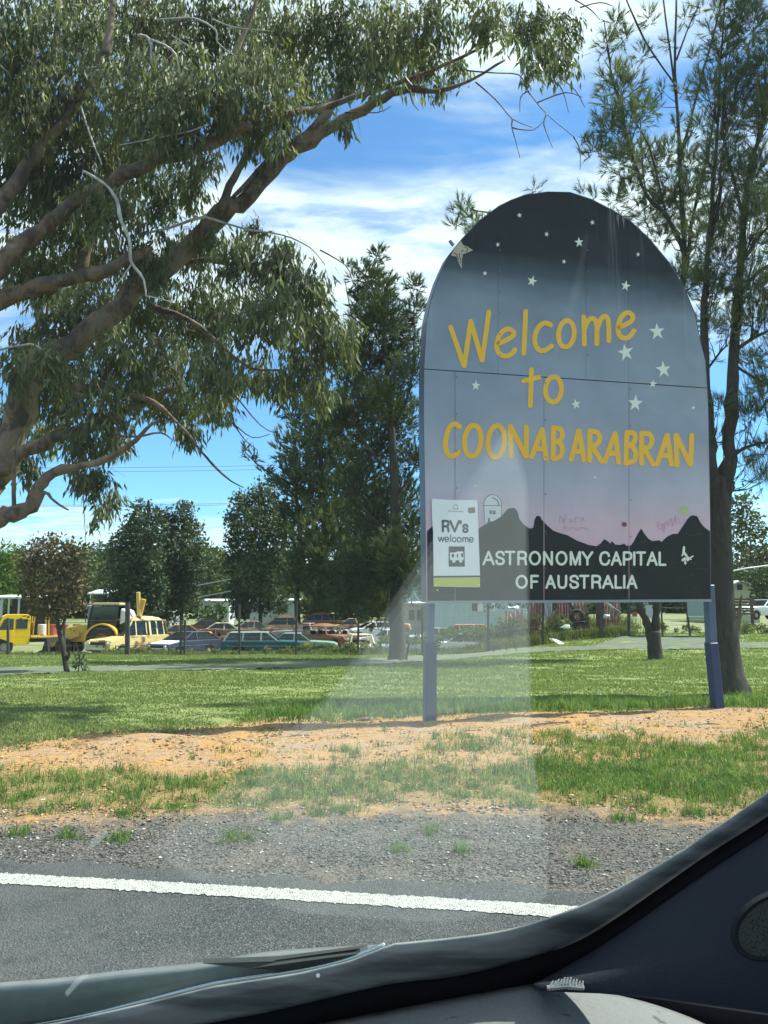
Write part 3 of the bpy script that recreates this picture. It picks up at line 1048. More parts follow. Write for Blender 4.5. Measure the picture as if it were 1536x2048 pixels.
A1 = [('A', 964.8, 989.5), ('S', 990, 1010.5), ('T', 1009, 1031), ('R', 1034.5, 1054.6), ('O', 1057.5, 1082), ('N', 1086, 1106), ('O', 1111, 1135), ('M', 1139.4, 1162), ('Y', 1163, 1186.7), ('C', 1198, 1221), ('A', 1221.5, 1243.8), ('P', 1245.6, 1265), ('I', 1265, 1272), ('T', 1272, 1292), ('A', 1293, 1315.6), ('L', 1317, 1333)]
glyphs([(c, a, b, lin((a - 965) / 368, 1101.2, 1103), lin((a - 965) / 368, 1130.6, 1132)) for c, a, b in A1], 4.7, cream_mat, .0055, sign, sign_base)
A2 = [('O', 1031, 1055.6), ('F', 1060.5, 1078), ('A', 1090.5, 1112), ('U', 1114.7, 1134.5), ('S', 1138, 1158.7), ('T', 1158, 1179), ('R', 1182.5, 1203), ('A', 1204, 1227.5), ('L', 1229, 1244.7), ('I', 1245, 1252), ('A', 1253, 1275)]
glyphs([(c, a, b, 1149.5, 1177.8) for c, a, b in A2], 4.7, cream_mat, .0055, sign, sign_base)


# stars
def star(zf, x, y, r, mat=star_mat, rot=0.0, inner=.40, name='star'):
    px, py = zf(x, y)
    k = r / (2.56 if zf in (z5, z6) else 4.655)
    p = []
    for i in range(10):
        a = -math.pi / 2 + rot + math.pi * i / 5
        q = k * (1.0 if i % 2 == 0 else inner) * rnd.uniform(.92, 1.08)
        p.append((px + q * math.cos(a), py + q * math.sin(a) * 1.12))
    return flat(name, p, mat, .0045, sign)


for x, y, r in [(535, 155, 13), (424, 305, 12), (674, 252, 13), (908, 192, 13), (763, 392, 12), (358, 452, 13), (1142, 355, 12), (840, 293, 24), (600, 492, 26), (1078, 517, 26), (312, 1027, 26),
                (1240, 750, 42), (1078, 857, 42), (1272, 945, 42), (1218, 1018, 21), (1128, 1118, 40), (824, 1123, 26)]:
    star(z5, x, y, r, rot=rnd.uniform(-.25, .35))
star(z6, 1425, 40, 12); star(z6, 922, 396, 8); star(z6, 310, 440, 6)
flat('large_star', [z8(*p) for p in [(870, 270), (905, 340), (980, 370), (1075, 430), (960, 480), (900, 500), (885, 620), (885, 745), (840, 670), (790, 540), (700, 520), (760, 400)]], tan_mat, .004, sign, label='tan star with a long lower point, patched with black squiggles')
m = MB()
for i, s in enumerate([[(930, 375), (975, 395), (985, 430), (955, 460)], [(875, 445), (910, 438)], [(840, 490), (850, 560), (875, 590)], [(750, 480), (790, 495), (810, 560), (830, 590)], [(855, 610), (860, 650)]]):
    stroke(m, curve([z8(*p) for p in s]), 1.7, .0052 + .0004 * i)
link('squiggle', m.mesh('squiggle', off=sign_base), sign, [ink_mat])

# observatory dome on the hill
dome_white = plain('dome_white', (.60, .62, .62), .5, .08)
dome = [(712, 328), (705, 150)] + [(795 - 90 * math.cos(math.pi * i / 12), 150 - 102 * math.sin(math.pi * i / 12)) for i in range(1, 12)] + [(885, 150), (884, 272), (800, 320)]
d_o = flat('dome', [z4(*p) for p in dome], dome_white, .0042, sign)
m = MB()
stroke(m, [z4(*p) for p in dome[:-2]] + [z4(884, 272)], 1.1, .005)
stroke(m, [z4(706, 158), z4(885, 160)], 1.1, .0055)
stroke(m, curve([z4(*p) for p in [(795, 80), (830, 95), (852, 125), (858, 155)]]), 1.9, .0058)
stroke(m, [z4(757, 292), z4(757, 326)], 3.4, .0058)
link('outline', m.mesh('outline', off=sign_base), d_o, [ink_mat]).location = -d_o.location
blue_mat = plain('label_blue', (.06, .09, .22), .5, .2)
flat('window', [z4(*p) for p in [(762, 208), (788, 208), (788, 245), (762, 245)]], blue_mat, .005, sign)
flat('window', [z4(*p) for p in [(793, 212), (826, 212), (826, 250), (793, 250)]], plain('label_red', (.20, .10, .16), .5, .3), .005, sign)

# white flower-like emblem at the lower right
m = MB()
for i, (a, b, w0, w1) in enumerate([((1294, 485), (1290, 545), 20, 26), ((1286, 545), (1276, 565), 9, 14), ((1300, 545), (1340, 592), 26, 14), ((1340, 590), (1376, 570), 9, 14), ((1336, 596), (1360, 598), 9, 12),
                                    ((1300, 585), (1282, 606), 10, 24), ((1304, 590), (1306, 636), 10, 22), ((1310, 585), (1330, 606), 10, 22)]):
    pts = []
    a, b = Vector(z7(*a)), Vector(z7(*b)); d = (b - a); L_ = d.length; d.normalize(); nn = Vector((-d.y, d.x))
    w0 /= 4.655; w1 /= 4.655
    ol = [a + nn * w0 / 2, b + nn * w1 / 2] + [b + (nn * math.cos(q) + d * math.sin(q)) * w1 / 2 for q in (.6, 1.2, 1.57, 1.94, 2.54)] + [b - nn * w1 / 2, a - nn * w0 / 2] + [a + (-nn * math.cos(q) - d * math.sin(q)) * w0 / 2 for q in (.8, 1.57, 2.34)]
    m.add([on_sign(p.x, p.y, .0055 + .0004 * i) for p in ol], [tuple(range(len(ol)))])
link('emblem', m.mesh('emblem', off=sign_base), sign, [cream_mat])

# scribbles in faded pink pen, two small stickers
pink = plain('pink_pen', (.54, .31, .42), .6, .15)
scr = [[(138, 265), (140, 190), (180, 260), (185, 180)], [(230, 230), (238, 255), (250, 228), (262, 250)], [(285, 255), (290, 205), (318, 210)], [(330, 250), (350, 210), (365, 245)],
       [(170, 330), (180, 290), (200, 325)], [(215, 330), (260, 300), (300, 326), (340, 300), (400, 322)],
       [(1035, 265), (1060, 250), (1045, 300), (1085, 270)], [(1090, 262), (1105, 350), (1120, 255), (1100, 290)], [(1130, 245), (1150, 285), (1160, 225)], [(1175, 215), (1190, 290), (1215, 190), (1222, 275)], [(1240, 210), (1260, 265), (1300, 235)], [(1060, 320), (1090, 310)]]
for lo, hi in ((0, 6), (6, len(scr))):
    m = MB()
    for i, s in enumerate(scr[lo:hi]): stroke(m, curve([z7(*p) for p in s], 3), 1.3, .0036 + .0002 * i)
    link('pen_scribble', m.mesh('pen_scribble', off=sign_base), sign, [pink], 'stuff')
flat('sticker', [z7(*p) for p in ring(738, 273, 26, 22, .3, 9)], plain('sticker_red', (.22, .05, .06), .5, .4), .0044, sign)
flat('sticker', [z7(*p) for p in ring(1296, 140, 44, 36, -.5, 10)], plain('sticker_yellow', (.46, .50, .22), .5, .3), .0044, sign)
# rust runs and a stub of rod at the arch
m = MB(); m.bar(on_sign(*z8(740, 350), -.05), on_sign(*z8(675, 265), -.05), .028)
m.build('rod_stub', plain('rod', (.22, .24, .26), .6), sign, world=True)
m = MB()
for px, py in [(1236, 434), (1247, 436)]:
    m.add([on_sign(px + q[0], py + q[1], .0045) for q in [(-3, -5), (3, -4), (2, 4), (1, 24), (-1, 10), (-3, 3)]], [tuple(range(6))])
for px in (910, 1088, 1258, 996, 1172):
    for k in range(6):
        py = (seam_y(px) + 12 + k * 74) if px in (910, 1088, 1258) else (500 + k * 42)
        if py < 1190: m.add([on_sign(px + 3.4 + q[0], py + q[1], .004) for q in [(-1.2, -1.2), (1.2, -1.2), (1.2, 1.2), (-1.2, 1.2)]], [(0, 1, 2, 3)])
link('rivet', m.mesh('rivet', off=sign_base), sign, [plain('rivets', (.12, .11, .11), .5)], 'stuff')


# posts
def post(px_top, px_bot, py_bot, w_up, w_low, tilt_px=0):
    depth = -.11
    a = on_sign(px_top, 1150, depth); b = on_sign(px_bot, py_bot, depth); b.z = hz(b.x, b.y) - .12
    c = a.lerp(b, .52)
    rot = Matrix.Rotation(SA, 3, 'Z')
    o = MB().bar(a, c.lerp(b, .03), w_up).build('post', post_pale, sign, .006, 1, world=True)
    d = (b - c).normalized()
    s = MB().bar(c, b, w_low).build('post_sleeve', navy_post, o, .008, 1, world=True)
    return o


def post2(pt, pm, pb, w_up, w_low):
    """post in two lengths through three pixels of the photograph, top, top of the sleeve, foot"""
    depth = -.10
    a, c, b = on_sign(*pt, depth), on_sign(*pm, depth), on_sign(*pb, depth)
    b.z = min(b.z, hz(b.x, b.y)) - .10
    q = Matrix.Rotation(SA, 3, 'Z')

    def leg(m, a, b, w):
        vs = [p + q @ Vector((i * w / 2, j * w / 2, 0)) for p in (a, b) for i, j in ((-1, -1), (1, -1), (1, 1), (-1, 1))]
        return m.add(vs, [(0, 1, 2, 3), (7, 6, 5, 4)] + [(i, 4 + i, 4 + (i + 1) % 4, (i + 1) % 4) for i in range(4)])
    o = leg(MB(), a, c.lerp(b, .05), w_up).build('post', post_pale, sign, .006, 1, world=True)
    leg(MB(), c, b, w_low).build('post_sleeve', navy_post, sign, .009, 1, world=True)
    return o


post2((863, 1170), (860, 1285), (859, 1434), .072, .122)
post2((1417, 1170), (1422, 1285), (1437, 1424), .10, .118)

# the white notice fixed over the sign's lower corner: a thing of its own
nb = on_sign(915, 1175, .01)
notice = thing('notice', "white RV's welcome notice with lime bottom strip, fixed over the arched sign's corner", 'notice', nb)
white_mat = plain('notice_white', (.84, .86, .83), .45, .05)
NQ = [z4(*p) for p in [(172, 88), (300, 98), (420, 102), (640, 102), (652, 500), (667, 880), (666, 996), (440, 994), (192, 988), (190, 700), (186, 420), (176, 300)]]
n_lift = .022


def flat2(name, pix, mat, lift, parent, thick=0, label=None):
    return flat(name, pix, mat, lift, parent, thick, label)


flat2('board', NQ, white_mat, n_lift, notice, .006)
flat2('bottom_strip', [z4(*p) for p in [(192, 900), (667, 898), (666, 994), (192, 986)]], plain('lime', (.56, .60, .09), .45, .06), n_lift + .002, notice)
flat2('dark_band', [z4(*p) for p in [(191, 880), (667, 876), (667, 894), (191, 898)]], ink_mat, n_lift + .0025, notice)
grey_ink = plain('notice_ink', (.055, .065, .075), .5, .1)
glyphs([('R', 274, 356, 305, 434), ('V', 350, 462, 307, 436), ("'", 456, 478, 308, 352), ('s', 482, 550, 345, 442)], 4.4, grey_ink, n_lift + .002, notice, nb, z4)
glyphs([('w', 232, 305, 478, 533), ('e', 303, 350, 477, 535), ('l', 355, 375, 455, 535), ('c', 378, 424, 480, 536), ('o', 426, 478, 480, 537), ('m', 485, 550, 482, 537), ('e', 553, 600, 480, 540)], 2.1, grey_ink, n_lift + .002, notice, nb, z4)
pg = flat2('pictogram', [z4(*p) for p in [(345, 578), (508, 578), (510, 784), (345, 784)]], plain('pictogram_dark', (.05, .04, .05), .5), n_lift + .002, notice)
m = MB()
for i, p in enumerate([[(360, 640), (400, 640), (440, 628), (492, 628), (500, 690), (494, 722), (360, 718), (355, 690)], ring(398, 726, 18, 20, 0, 12), ring(468, 726, 16, 19, 0, 12)]):
    m.add([on_sign(*z4(*q), n_lift + .0035 + .0004 * i) for q in p], [tuple(range(len(p)))])
link('van_symbol', m.mesh('van_symbol', off=nb), notice, [white_mat])
for i, p in enumerate([[(376, 655), (398, 655), (398, 690), (376, 690)], [(430, 655), (442, 655), (442, 692), (430, 692)], [(468, 652), (490, 648), (494, 690), (478, 686)]]):
    m = MB().add([on_sign(*z4(*q), n_lift + .005) for q in p], [tuple(range(len(p)))])
    link('van_window', m.mesh('van_window', off=nb), notice, [ink_mat])
m = MB()
stroke(m, [z4(340, 214), z4(495, 222)], 1.5, n_lift + .002)
stroke(m, curve([z4(395, 190), z4(400, 160), z4(418, 146), z4(436, 165), z4(436, 190)]), 1.1, n_lift + .0024)
stroke(m, [z4(390, 192), z4(440, 192)], 1.6, n_lift + .0027)
link('crest', m.mesh('crest', off=nb), notice, [plain('crest_tan', (.42, .40, .28), .5, .2)])
flat2('small_picture', [z4(*p) for p in [(545, 182), (612, 176), (618, 232), (560, 240), (540, 222)]], plain('picture_brown', (.26, .16, .10), .5, .5, 60), n_lift + .002, notice)
m = MB()
for p in [(182, 98), (632, 112), (212, 972), (655, 970), (230, 1025)]:
    c = z4(*p)
    m.add([on_sign(*q, n_lift + .003) for q in ring(c[0], c[1], 1.5, 1.6, 0, 8)], [tuple(range(8))])
link('fixing', m.mesh('fixing', off=nb), notice, [plain('fixing_white', (.75, .75, .72), .4)], 'stuff')
# ------------------------------------------------------------------ trees
def unit(v): return v / np.maximum(np.linalg.norm(v, axis=-1, keepdims=True), 1e-9)


def in_blobs(blobs, n_of, shell=.45, zsq=1.0):
    """random points in a set of balls given as (centre, radius); -> points, outward direction, blob number"""
    C, Q, K = [], [], []
    for i, (c, r) in enumerate(blobs):
        n = max(1, int(n_of(r)))
        d = unit(rng.normal(size=(n, 3)))
        q = rng.random(n) ** shell
        C.append(np.array(c) + d * (q * r)[:, None] * np.array([1, 1, zsq])); Q.append(d); K.append(np.full(n, i))
    return np.concatenate(C), np.concatenate(Q), np.concatenate(K)


def leaves(P, A, L, W, spin=None, fold=.25):
    """kite-shaped folded leaves: foot P, axis A, length L, width W -> verts, faces (2 triangles a leaf)"""
    n = len(P)
    ref = unit(rng.normal(size=(n, 3)))
    s = unit(np.cross(A, ref)); nn = np.cross(A, s)
    a, b = P, P + A * L[:, None]
    mid = P + A * (L * .42)[:, None]
    l = mid + s * (W / 2)[:, None] + nn * (W * fold)[:, None]
    r = mid - s * (W / 2)[:, None] + nn * (W * fold)[:, None]
    V = np.stack([a, l, b, r], 1).reshape(-1, 3)
    o = (np.arange(n) * 4)[:, None]
    F = np.concatenate([o + np.array([[0, 1, 2]]), o + np.array([[0, 2, 3]])], 1).reshape(-1, 3)
    return V, F


def needles(P, A, L, W):
    """thin tapering slivers -> one triangle each"""
    n = len(P)
    s = unit(np.cross(A, unit(rng.normal(size=(n, 3))))) * (W / 2)[:, None]
    V = np.stack([P - s, P + s, P + A * L[:, None]], 1).reshape(-1, 3)
    return V, np.arange(3 * n).reshape(n, 3)


def join(*vf):
    V, F, b = [], [], 0
    for v, f in vf: V.append(v); F.append(f + b); b += len(v)
    return np.concatenate(V), np.concatenate(F)


def crown(name, root, V, F, tint, mat, label=None):
    V = V - np.array(root_loc(root))
    return link(name, np_mesh(name, V, F, tint), root, [mat], None, label)


def limb_pts(pix, Y, rpx):
    """limb traced through (px, py[, depth offset]) at about depth Y; rpx: thickness in pixels at each end or each point"""
    pts = [at(p[0], p[1], Y + (p[2] if len(p) > 2 else 0)) for p in pix]
    n = len(pts)
    rr = rpx if len(rpx) == n else [lin(i / (n - 1), rpx[0], rpx[1]) for i in range(n)]
    # smooth
    out, ro = [], []
    for i in range(n - 1):
        p0, p1, p2, p3 = pts[max(i - 1, 0)], pts[i], pts[i + 1], pts[min(i + 2, n - 1)]
        for j in range(3):
            u = j / 3
            out.append(.5 * (2 * p1 + (p2 - p0) * u + (2 * p0 - 5 * p1 + 4 * p2 - p3) * u * u + (3 * p1 - p0 - 3 * p2 + p3) * u ** 3))
            ro.append(lin(u, rr[i], rr[i + 1]))
    out.append(pts[-1]); ro.append(rr[-1])
    k = m_per_px(Y) / 2
    return out, [max(.004, r * k) for r in ro]


# ---- the big gum whose boughs hang over the picture from the side
t = NT('bark_gum'); O = t.obj()
n1 = t.noise(t.map(O, (1, 1, .45)), 5.5, 6, .68, .6); n2 = t.noise(O, 1.5, 5, .6, .4); n3 = t.noise(O, 24, 5, .7)
bc = t.mix(t.range(n1, .38, .60), (.070, .052, .040), (.20, .14, .095))
bc = t.mix(t.math('MULTIPLY', t.range(n2, .54, .62), .6), bc, (.33, .25, .18))
bc = t.mix(t.math('MULTIPLY', t.range(n2, .46, .38), .8), bc, (.085, .078, .070))
bc = t.mix(t.range(n3, .62, .70), bc, (.06, .048, .04))
bark_gum = t.done(t.bsdf(bc, .85, t.bump(t.math('ADD', n1, t.math('MULTIPLY', n3, .5)), .9, .03), 0, .2))
bark_dead = bark('bark_dead', (.42, .40, .36), (.62, .60, .55), (.34, .31, .27), 8, .4)
leaf_gum = foliage('leaf_gum', (.060, .078, .038), (.145, .165, .078), (.36, .335, .19), .42, .5, .3)
g0 = Vector((-8.4, 10.3, hz(-8.4, 10.3)))
gum = thing('gum_tree', 'huge spreading gum tree whose leafy boughs and bare limbs overhang the lawn', 'tree', g0)
GY0 = 10.0


def limb(name, root, pix, Y, rpx, mat, n=9, parent=None):
    p, r = limb_pts(pix, Y, rpx)
    # limbs are never smooth hoses: kinks, knuckles and swellings
    for i in range(1, len(p) - 1):
        p[i] = p[i] + Vector((rnd.gauss(0, 1), rnd.gauss(0, 1), rnd.gauss(0, 1))) * r[i] * .16
        r[i] *= 1 + max(-.12, min(.28, rnd.gauss(0, .10)))
    m = MB().tube(p, r, n, jit=.07)
    o = link(name, m.mesh(name, smooth=True, off=root_loc(root)), root, [mat])
    return p, r


trunk_m = MB()
trunk_m.tube([g0 + Vector((0, 0, -.3)), g0 + Vector((.05, 0, .4)), g0 + Vector((.35, -.05, 1.6)), at(-260, 1160, 10.2), at(-120, 1060, 10.1), at(-20, 955, 10.0)], [.62, .52, .44, .38, .31, .23], 14, jit=.05)
link('trunk', trunk_m.mesh('trunk', smooth=True, off=g0), gum, [bark_gum])
LIMBS = [
    ([(-60, 990), (0, 930), (38, 820), (66, 745), (140, 690), (240, 612), (330, 530), (440, 432), (500, 392), (568, 314), (605, 292), (660, 255), (728, 219), (783, 187), (828, 178), (874, 182), (940, 160), (1010, 120)], 10.0,
     [70, 62, 58, 54, 50, 46, 42, 39, 36, 31, 26, 24, 20, 16, 13, 10, 7, 4]),
    ([(573, 310), (614, 273), (655, 228), (682, 182, .2), (728, 114, .3), (783, 64, .4), (840, 20, .5)], 10.0, [32, 26, 22, 18, 14, 10, 6]),
    ([(-80, 610), (0, 537), (42, 490), (104, 440), (167, 398), (229, 362), (292, 330), (360, 308), (417, 288), (470, 256), (500, 248)], 9.0, [40, 36, 34, 32, 31, 30, 28, 27, 27, 25, 18]),
    ([(470, 256), (520, 243, .2), (600, 222, .4), (637, 219, .6), (705, 196, .7), (773, 173, .7), (828, 155, .7), (865, 141, .7), (933, 109, .7), (978, 87, .6), (1024, 68, .5), (1090, 40, .4)], 9.0, [22, 16, 14, 14, 13, 12, 10, 9, 7, 5, 4, 2]),
    ([(-60, 470), (0, 408), (42, 355), (83, 290), (137, 233), (167, 188), (200, 133), (220, 62), (227, -10)], 9.4, [34, 30, 27, 25, 23, 22, 20, 17, 14]),
    ([(150, 580, .3), (183, 450, .2), (208, 346, .1), (242, 267), (258, 190), (267, 125), (280, 50), (287, -10)], 10.4, [27, 24, 23, 21, 20, 19, 17, 14]),
    ([(-60, 640), (0, 596), (83, 571), (167, 554), (233, 530), (300, 500, .3)], 9.2, [40, 36, 32, 28, 24, 15]),
    ([(420, 290), (437, 235), (450, 183), (470, 104), (500, 40), (520, -20)], 9.2, [17, 16, 14, 12, 9, 6]),
    ([(436, 432), (458, 375), (487, 320), (498, 270), (505, 215, .3)], 9.9, [21, 17, 13, 11, 5]),
    ([(462, 402), (500, 358), (550, 300), (575, 262)], 9.9, [10, 9, 7, 5]),
    ([(-40, 1000), (0, 942), (33, 912), (104, 879), (187, 850), (250, 820), (300, 800), (360, 770)], 9.6, [40, 36, 30, 27, 24, 18, 13, 6]),
    ([(-70, 1075), (0, 1037), (25, 1025), (62, 1008), (79, 975), (108, 946), (158, 933), (208, 920), (258, 892), (292, 858), (320, 837)], 9.0, [40, 36, 33, 30, 27, 22, 16, 14, 11, 8, 4]),
    ([(150, 770), (208, 783), (258, 791), (308, 804), (346, 837)], 9.3, [22, 16, 13, 11, 6]),
    ([(62, 1008), (90, 985), (110, 1003), (137, 1020)], 9.0, [11, 8, 5, 3]),
    ([(346, 837), (375, 867), (404, 905), (433, 937), (462, 962), (487, 975)], 9.3, [6, 6, 5, 5, 3, 2]),
    ([(208, 870), (275, 873), (320, 865), (345, 880)], 9.2, [6, 5, 4, 2]),
    ([(28, 1020), (27, 960), (30, 900)], 9.0, [8, 7, 5]),
    ([(300, 612), (380, 640), (440, 690), (500, 735), (560, 740)], 10.3, [14, 11, 8, 6, 4]),
    ([(330, 530), (420, 520), (500, 540), (580, 560), (640, 600), (690, 660)], 10.3, [16, 13, 11, 8, 5, 3]),
    ([(100, 440), (60, 330), (80, 200), (110, 90), (120, 0)], 10.6, [20, 18, 16, 13, 10]),
    ([(330, 320), (350, 230), (340, 130), (360, 30)], 10.4, [14, 12, 10, 8]),
]
limb_samples = []
for pix, Y, rp in LIMBS:
    p, r = limb('limb', gum, pix, Y, rp, bark_gum, 10)
    limb_samples += [(q, rad) for q, rad in zip(p, r)]

DEAD = [
    ([(167, 342), (208, 367), (233, 400), (242, 442), (258, 475), (262, 521), (287, 558), (292, 592)], 8.4, [5, 6, 8, 8, 7, 7, 5, 3]),
    ([(242, 400), (240, 388), (246, 372)], 8.4, [4, 3, 2]),
    ([(275, 71), (300, 79), (302, 125)], 8.6, [6, 8, 3]),
    ([(300, 79), (342, 98), (358, 133), (362, 175), (372, 200)], 8.6, [5, 5, 5, 4, 2]),
    ([(340, 165), (336, 190), (350, 210)], 8.6, [4, 3, 2]),
    ([(162, 212), (179, 267), (204, 329)], 8.5, [3, 4, 3]),
    ([(310, 40), (360, 36), (400, 40), (432, 62), (435, 85), (470, 112)], 8.7, [3, 4, 4, 4, 3, 2]),
    ([(345, 72), (385, 98), (395, 105), (402, 135), (412, 148)], 8.7, [3, 3, 3, 2, 2]),
    ([(425, 38), (470, 55), (540, 62)], 8.7, [3, 3, 2]),
    ([(240, 290), (320, 275), (380, 262), (415, 250)], 8.6, [2, 3, 3, 4]),
    ([(385, 150), (400, 175), (428, 206)], 8.6, [2, 3, 2]),
    ([(262, 530), (245, 555), (232, 570)], 8.4, [4, 3, 2]),
    ([(292, 592), (330, 600), (350, 607)], 8.4, [3, 2, 2]),
    ([(0, 700), (60, 688), (85, 700)], 8.8, [5, 4, 3]),
    ([(280, 470), (340, 455), (400, 435), (430, 440), (500, 460), (565, 470), (620, 495), (650, 530)], 9.6, [3, 5, 6, 5, 4, 3, 3, 2]),
]
for pix, Y, rp in DEAD:
    limb('dead_branch', gum, pix, Y, rp, bark_dead, 6)
TWIGS = [
    [(933, 141), (992, 146), (1038, 150), (1056, 182), (1093, 228), (1147, 273)], [(951, 164), (992, 200), (1024, 237), (1065, 255)], [(1024, 237), (1024, 255), (1032, 285), (1040, 316)],
    [(1056, 182), (1041, 195), (1040, 225)], [(1093, 228), (1088, 250), (1105, 295)], [(1075, 205), (1130, 185), (1165, 195)], [(1105, 160), (1125, 180), (1137, 225)], [(1120, 155), (1150, 180), (1170, 215)], [(1024, 255), (1065, 260), (1090, 240)],
    [(1147, 273), (1160, 300), (1160, 340)], [(820, 180), (825, 205), (838, 222)], [(880, 180), (870, 210)], [(470, 850), (505, 875), (540, 868)], [(465, 845), (490, 880), (515, 900)], [(470, 790), (520, 850), (560, 870)], [(690, 225), (755, 225), (782, 212)],
    [(640, 500), (690, 530), (705, 560)], [(165, 860), (168, 920), (167, 1000), (172, 1090)], [(140, 900), (150, 960), (148, 1010)],
    [(1150, 0), (1180, 18), (1200, 40)], [(1160, 15), (1200, 5), (1225, 12)],
]
for pix in TWIGS:
    limb('bare_twig', gum, pix, 9.4, [3.4, 1.2], bark_gum, 5)

GB = [(40, 40, 110), (170, 60, 110), (300, 50, 110), (430, 60, 110), (560, 55, 100), (680, 60, 85), (780, 50, 75), (870, 35, 60), (970, 30, 55), (1060, 45, 55), (1120, 55, 48), (1130, 115, 25), (850, 100, 40), (910, 130, 26), (1085, 95, 34), (1060, 130, 16),
      (40, 190, 110), (160, 200, 110), (290, 190, 110), (410, 180, 100), (520, 165, 90), (610, 150, 65), (690, 145, 42), (760, 130, 36), (560, 215, 34), (640, 200, 24), (730, 95, 45), (825, 150, 24), (875, 165, 18), (800, 100, 34), (520, 265, 34), (480, 230, 50), (560, 268, 14), (690, 235, 12),
      (40, 320, 100), (150, 330, 100), (260, 300, 80), (340, 250, 70), (100, 420, 90), (220, 400, 70), (320, 390, 50), (370, 345, 36), (390, 385, 22), (400, 320, 20), (420, 300, 14),
      (60, 520, 70), (180, 500, 70), (290, 500, 70), (390, 480, 50), (470, 500, 50), (540, 520, 60), (600, 560, 55), (510, 455, 22), (570, 490, 26), (430, 470, 30),
      (180, 620, 76), (300, 610, 85), (420, 620, 85), (530, 620, 80), (615, 640, 65), (665, 690, 48), (640, 560, 24), (690, 650, 26),
      (230, 720, 70), (330, 720, 76), (430, 725, 66), (510, 740, 40), (600, 730, 50), (640, 770, 34), (370, 800, 42), (430, 800, 34), (130, 730, 60), (60, 680, 50), (560, 760, 28), (455, 760, 30),
      (130, 800, 50), (210, 800, 56), (280, 770, 45), (170, 880, 44), (230, 870, 30), (190, 950, 34), (225, 990, 18), (160, 940, 22), (372, 845, 24), (40, 890, 34), (90, 850, 40), (100, 560, 60), (205, 1020, 10), (320, 800, 30), (60, 930, 18), (30, 720, 40), (90, 700, 36), (20, 820, 30), (110, 640, 40), (70, 780, 26)]
OFF = [(-160, 100, 190), (-180, 420, 170), (-150, 700, 140), (100, -150, 180), (420, -150, 170), (740, -120, 120), (-450, 200, 260), (-420, 600, 240), (-200, -250, 260), (260, -420, 260), (-700, 500, 260), (-640, 120, 260)]
blobs = []
for (px, py, r) in GB:
    Y = rnd.uniform(9.7, 12.4) if rnd.random() < .74 else rnd.uniform(8.6, 9.4)
    blobs.append((at(px, py, Y), r * m_per_px(Y)))
Cc, Qd, K = in_blobs(blobs, lambda r: 8 + 440 * r * r, .5)
blobs2 = [(at(px, py, rnd.uniform(9.3, 11)), r * m_per_px(10)) for (px, py, r) in OFF]
C2, Q2, K2 = in_blobs(blobs2, lambda r: 70 * r * r, .5)
K2 = K2 + len(blobs)
Cc, K = np.concatenate([Cc, C2]), np.concatenate([K, K2])
# each point carries a hanging spray of leaves
per = 11
n = len(Cc)
sp = np.repeat(np.arange(n), per)
dn = np.stack([rng.normal(0, .55, n), rng.normal(0, .55, n), -np.abs(rng.normal(.75, .35, n))], -1); dn = unit(dn)
kk = np.tile(np.arange(per), n) / per
LP = Cc[sp] + dn[sp] * (kk * .30)[:, None] + rng.normal(0, .035, (n * per, 3))
LA = unit(dn[sp] * .4 + np.array([0, 0, -1.0]) + rng.normal(0, .38, (n * per, 3)))
LL = rng.uniform(.085, .185, n * per); LW = LL * rng.uniform(.19, .30, n * per)
V, F = leaves(LP, LA, LL, LW)
bt = rng.normal(.42, .13, len(blobs) + len(blobs2))
tn = np.repeat(np.clip(bt[K[sp]] + rng.normal(0, .17, n * per) + .35 * (rng.random(n * per) < .06), 0, 1), 2)
crown('crown', gum, V, F, tn, leaf_gum)
# fine twigs that carry the sprays
TV, TF = needles(Cc + np.stack([rng.normal(0, .1, n), rng.normal(0, .1, n), rng.uniform(.0, .10, n)], -1), unit(dn + rng.normal(0, .2, (n, 3))), rng.uniform(.25, .45, n), np.full(n, .007))
crown('fine_twigs', gum, TV, TF, np.zeros(len(TF)), bark_gum).__setitem__('kind', 'stuff')


# ---- she-oaks: upright thin limbs carrying brushes of needles
bark_oak = bark('bark_oak', (.030, .026, .023), (.070, .058, .048), (.048, .045, .040), 5, .2)
needle_oak = foliage('needle_oak', (.050, .075, .040), (.105, .135, .066), (.205, .215, .085), .30, .5, .3)


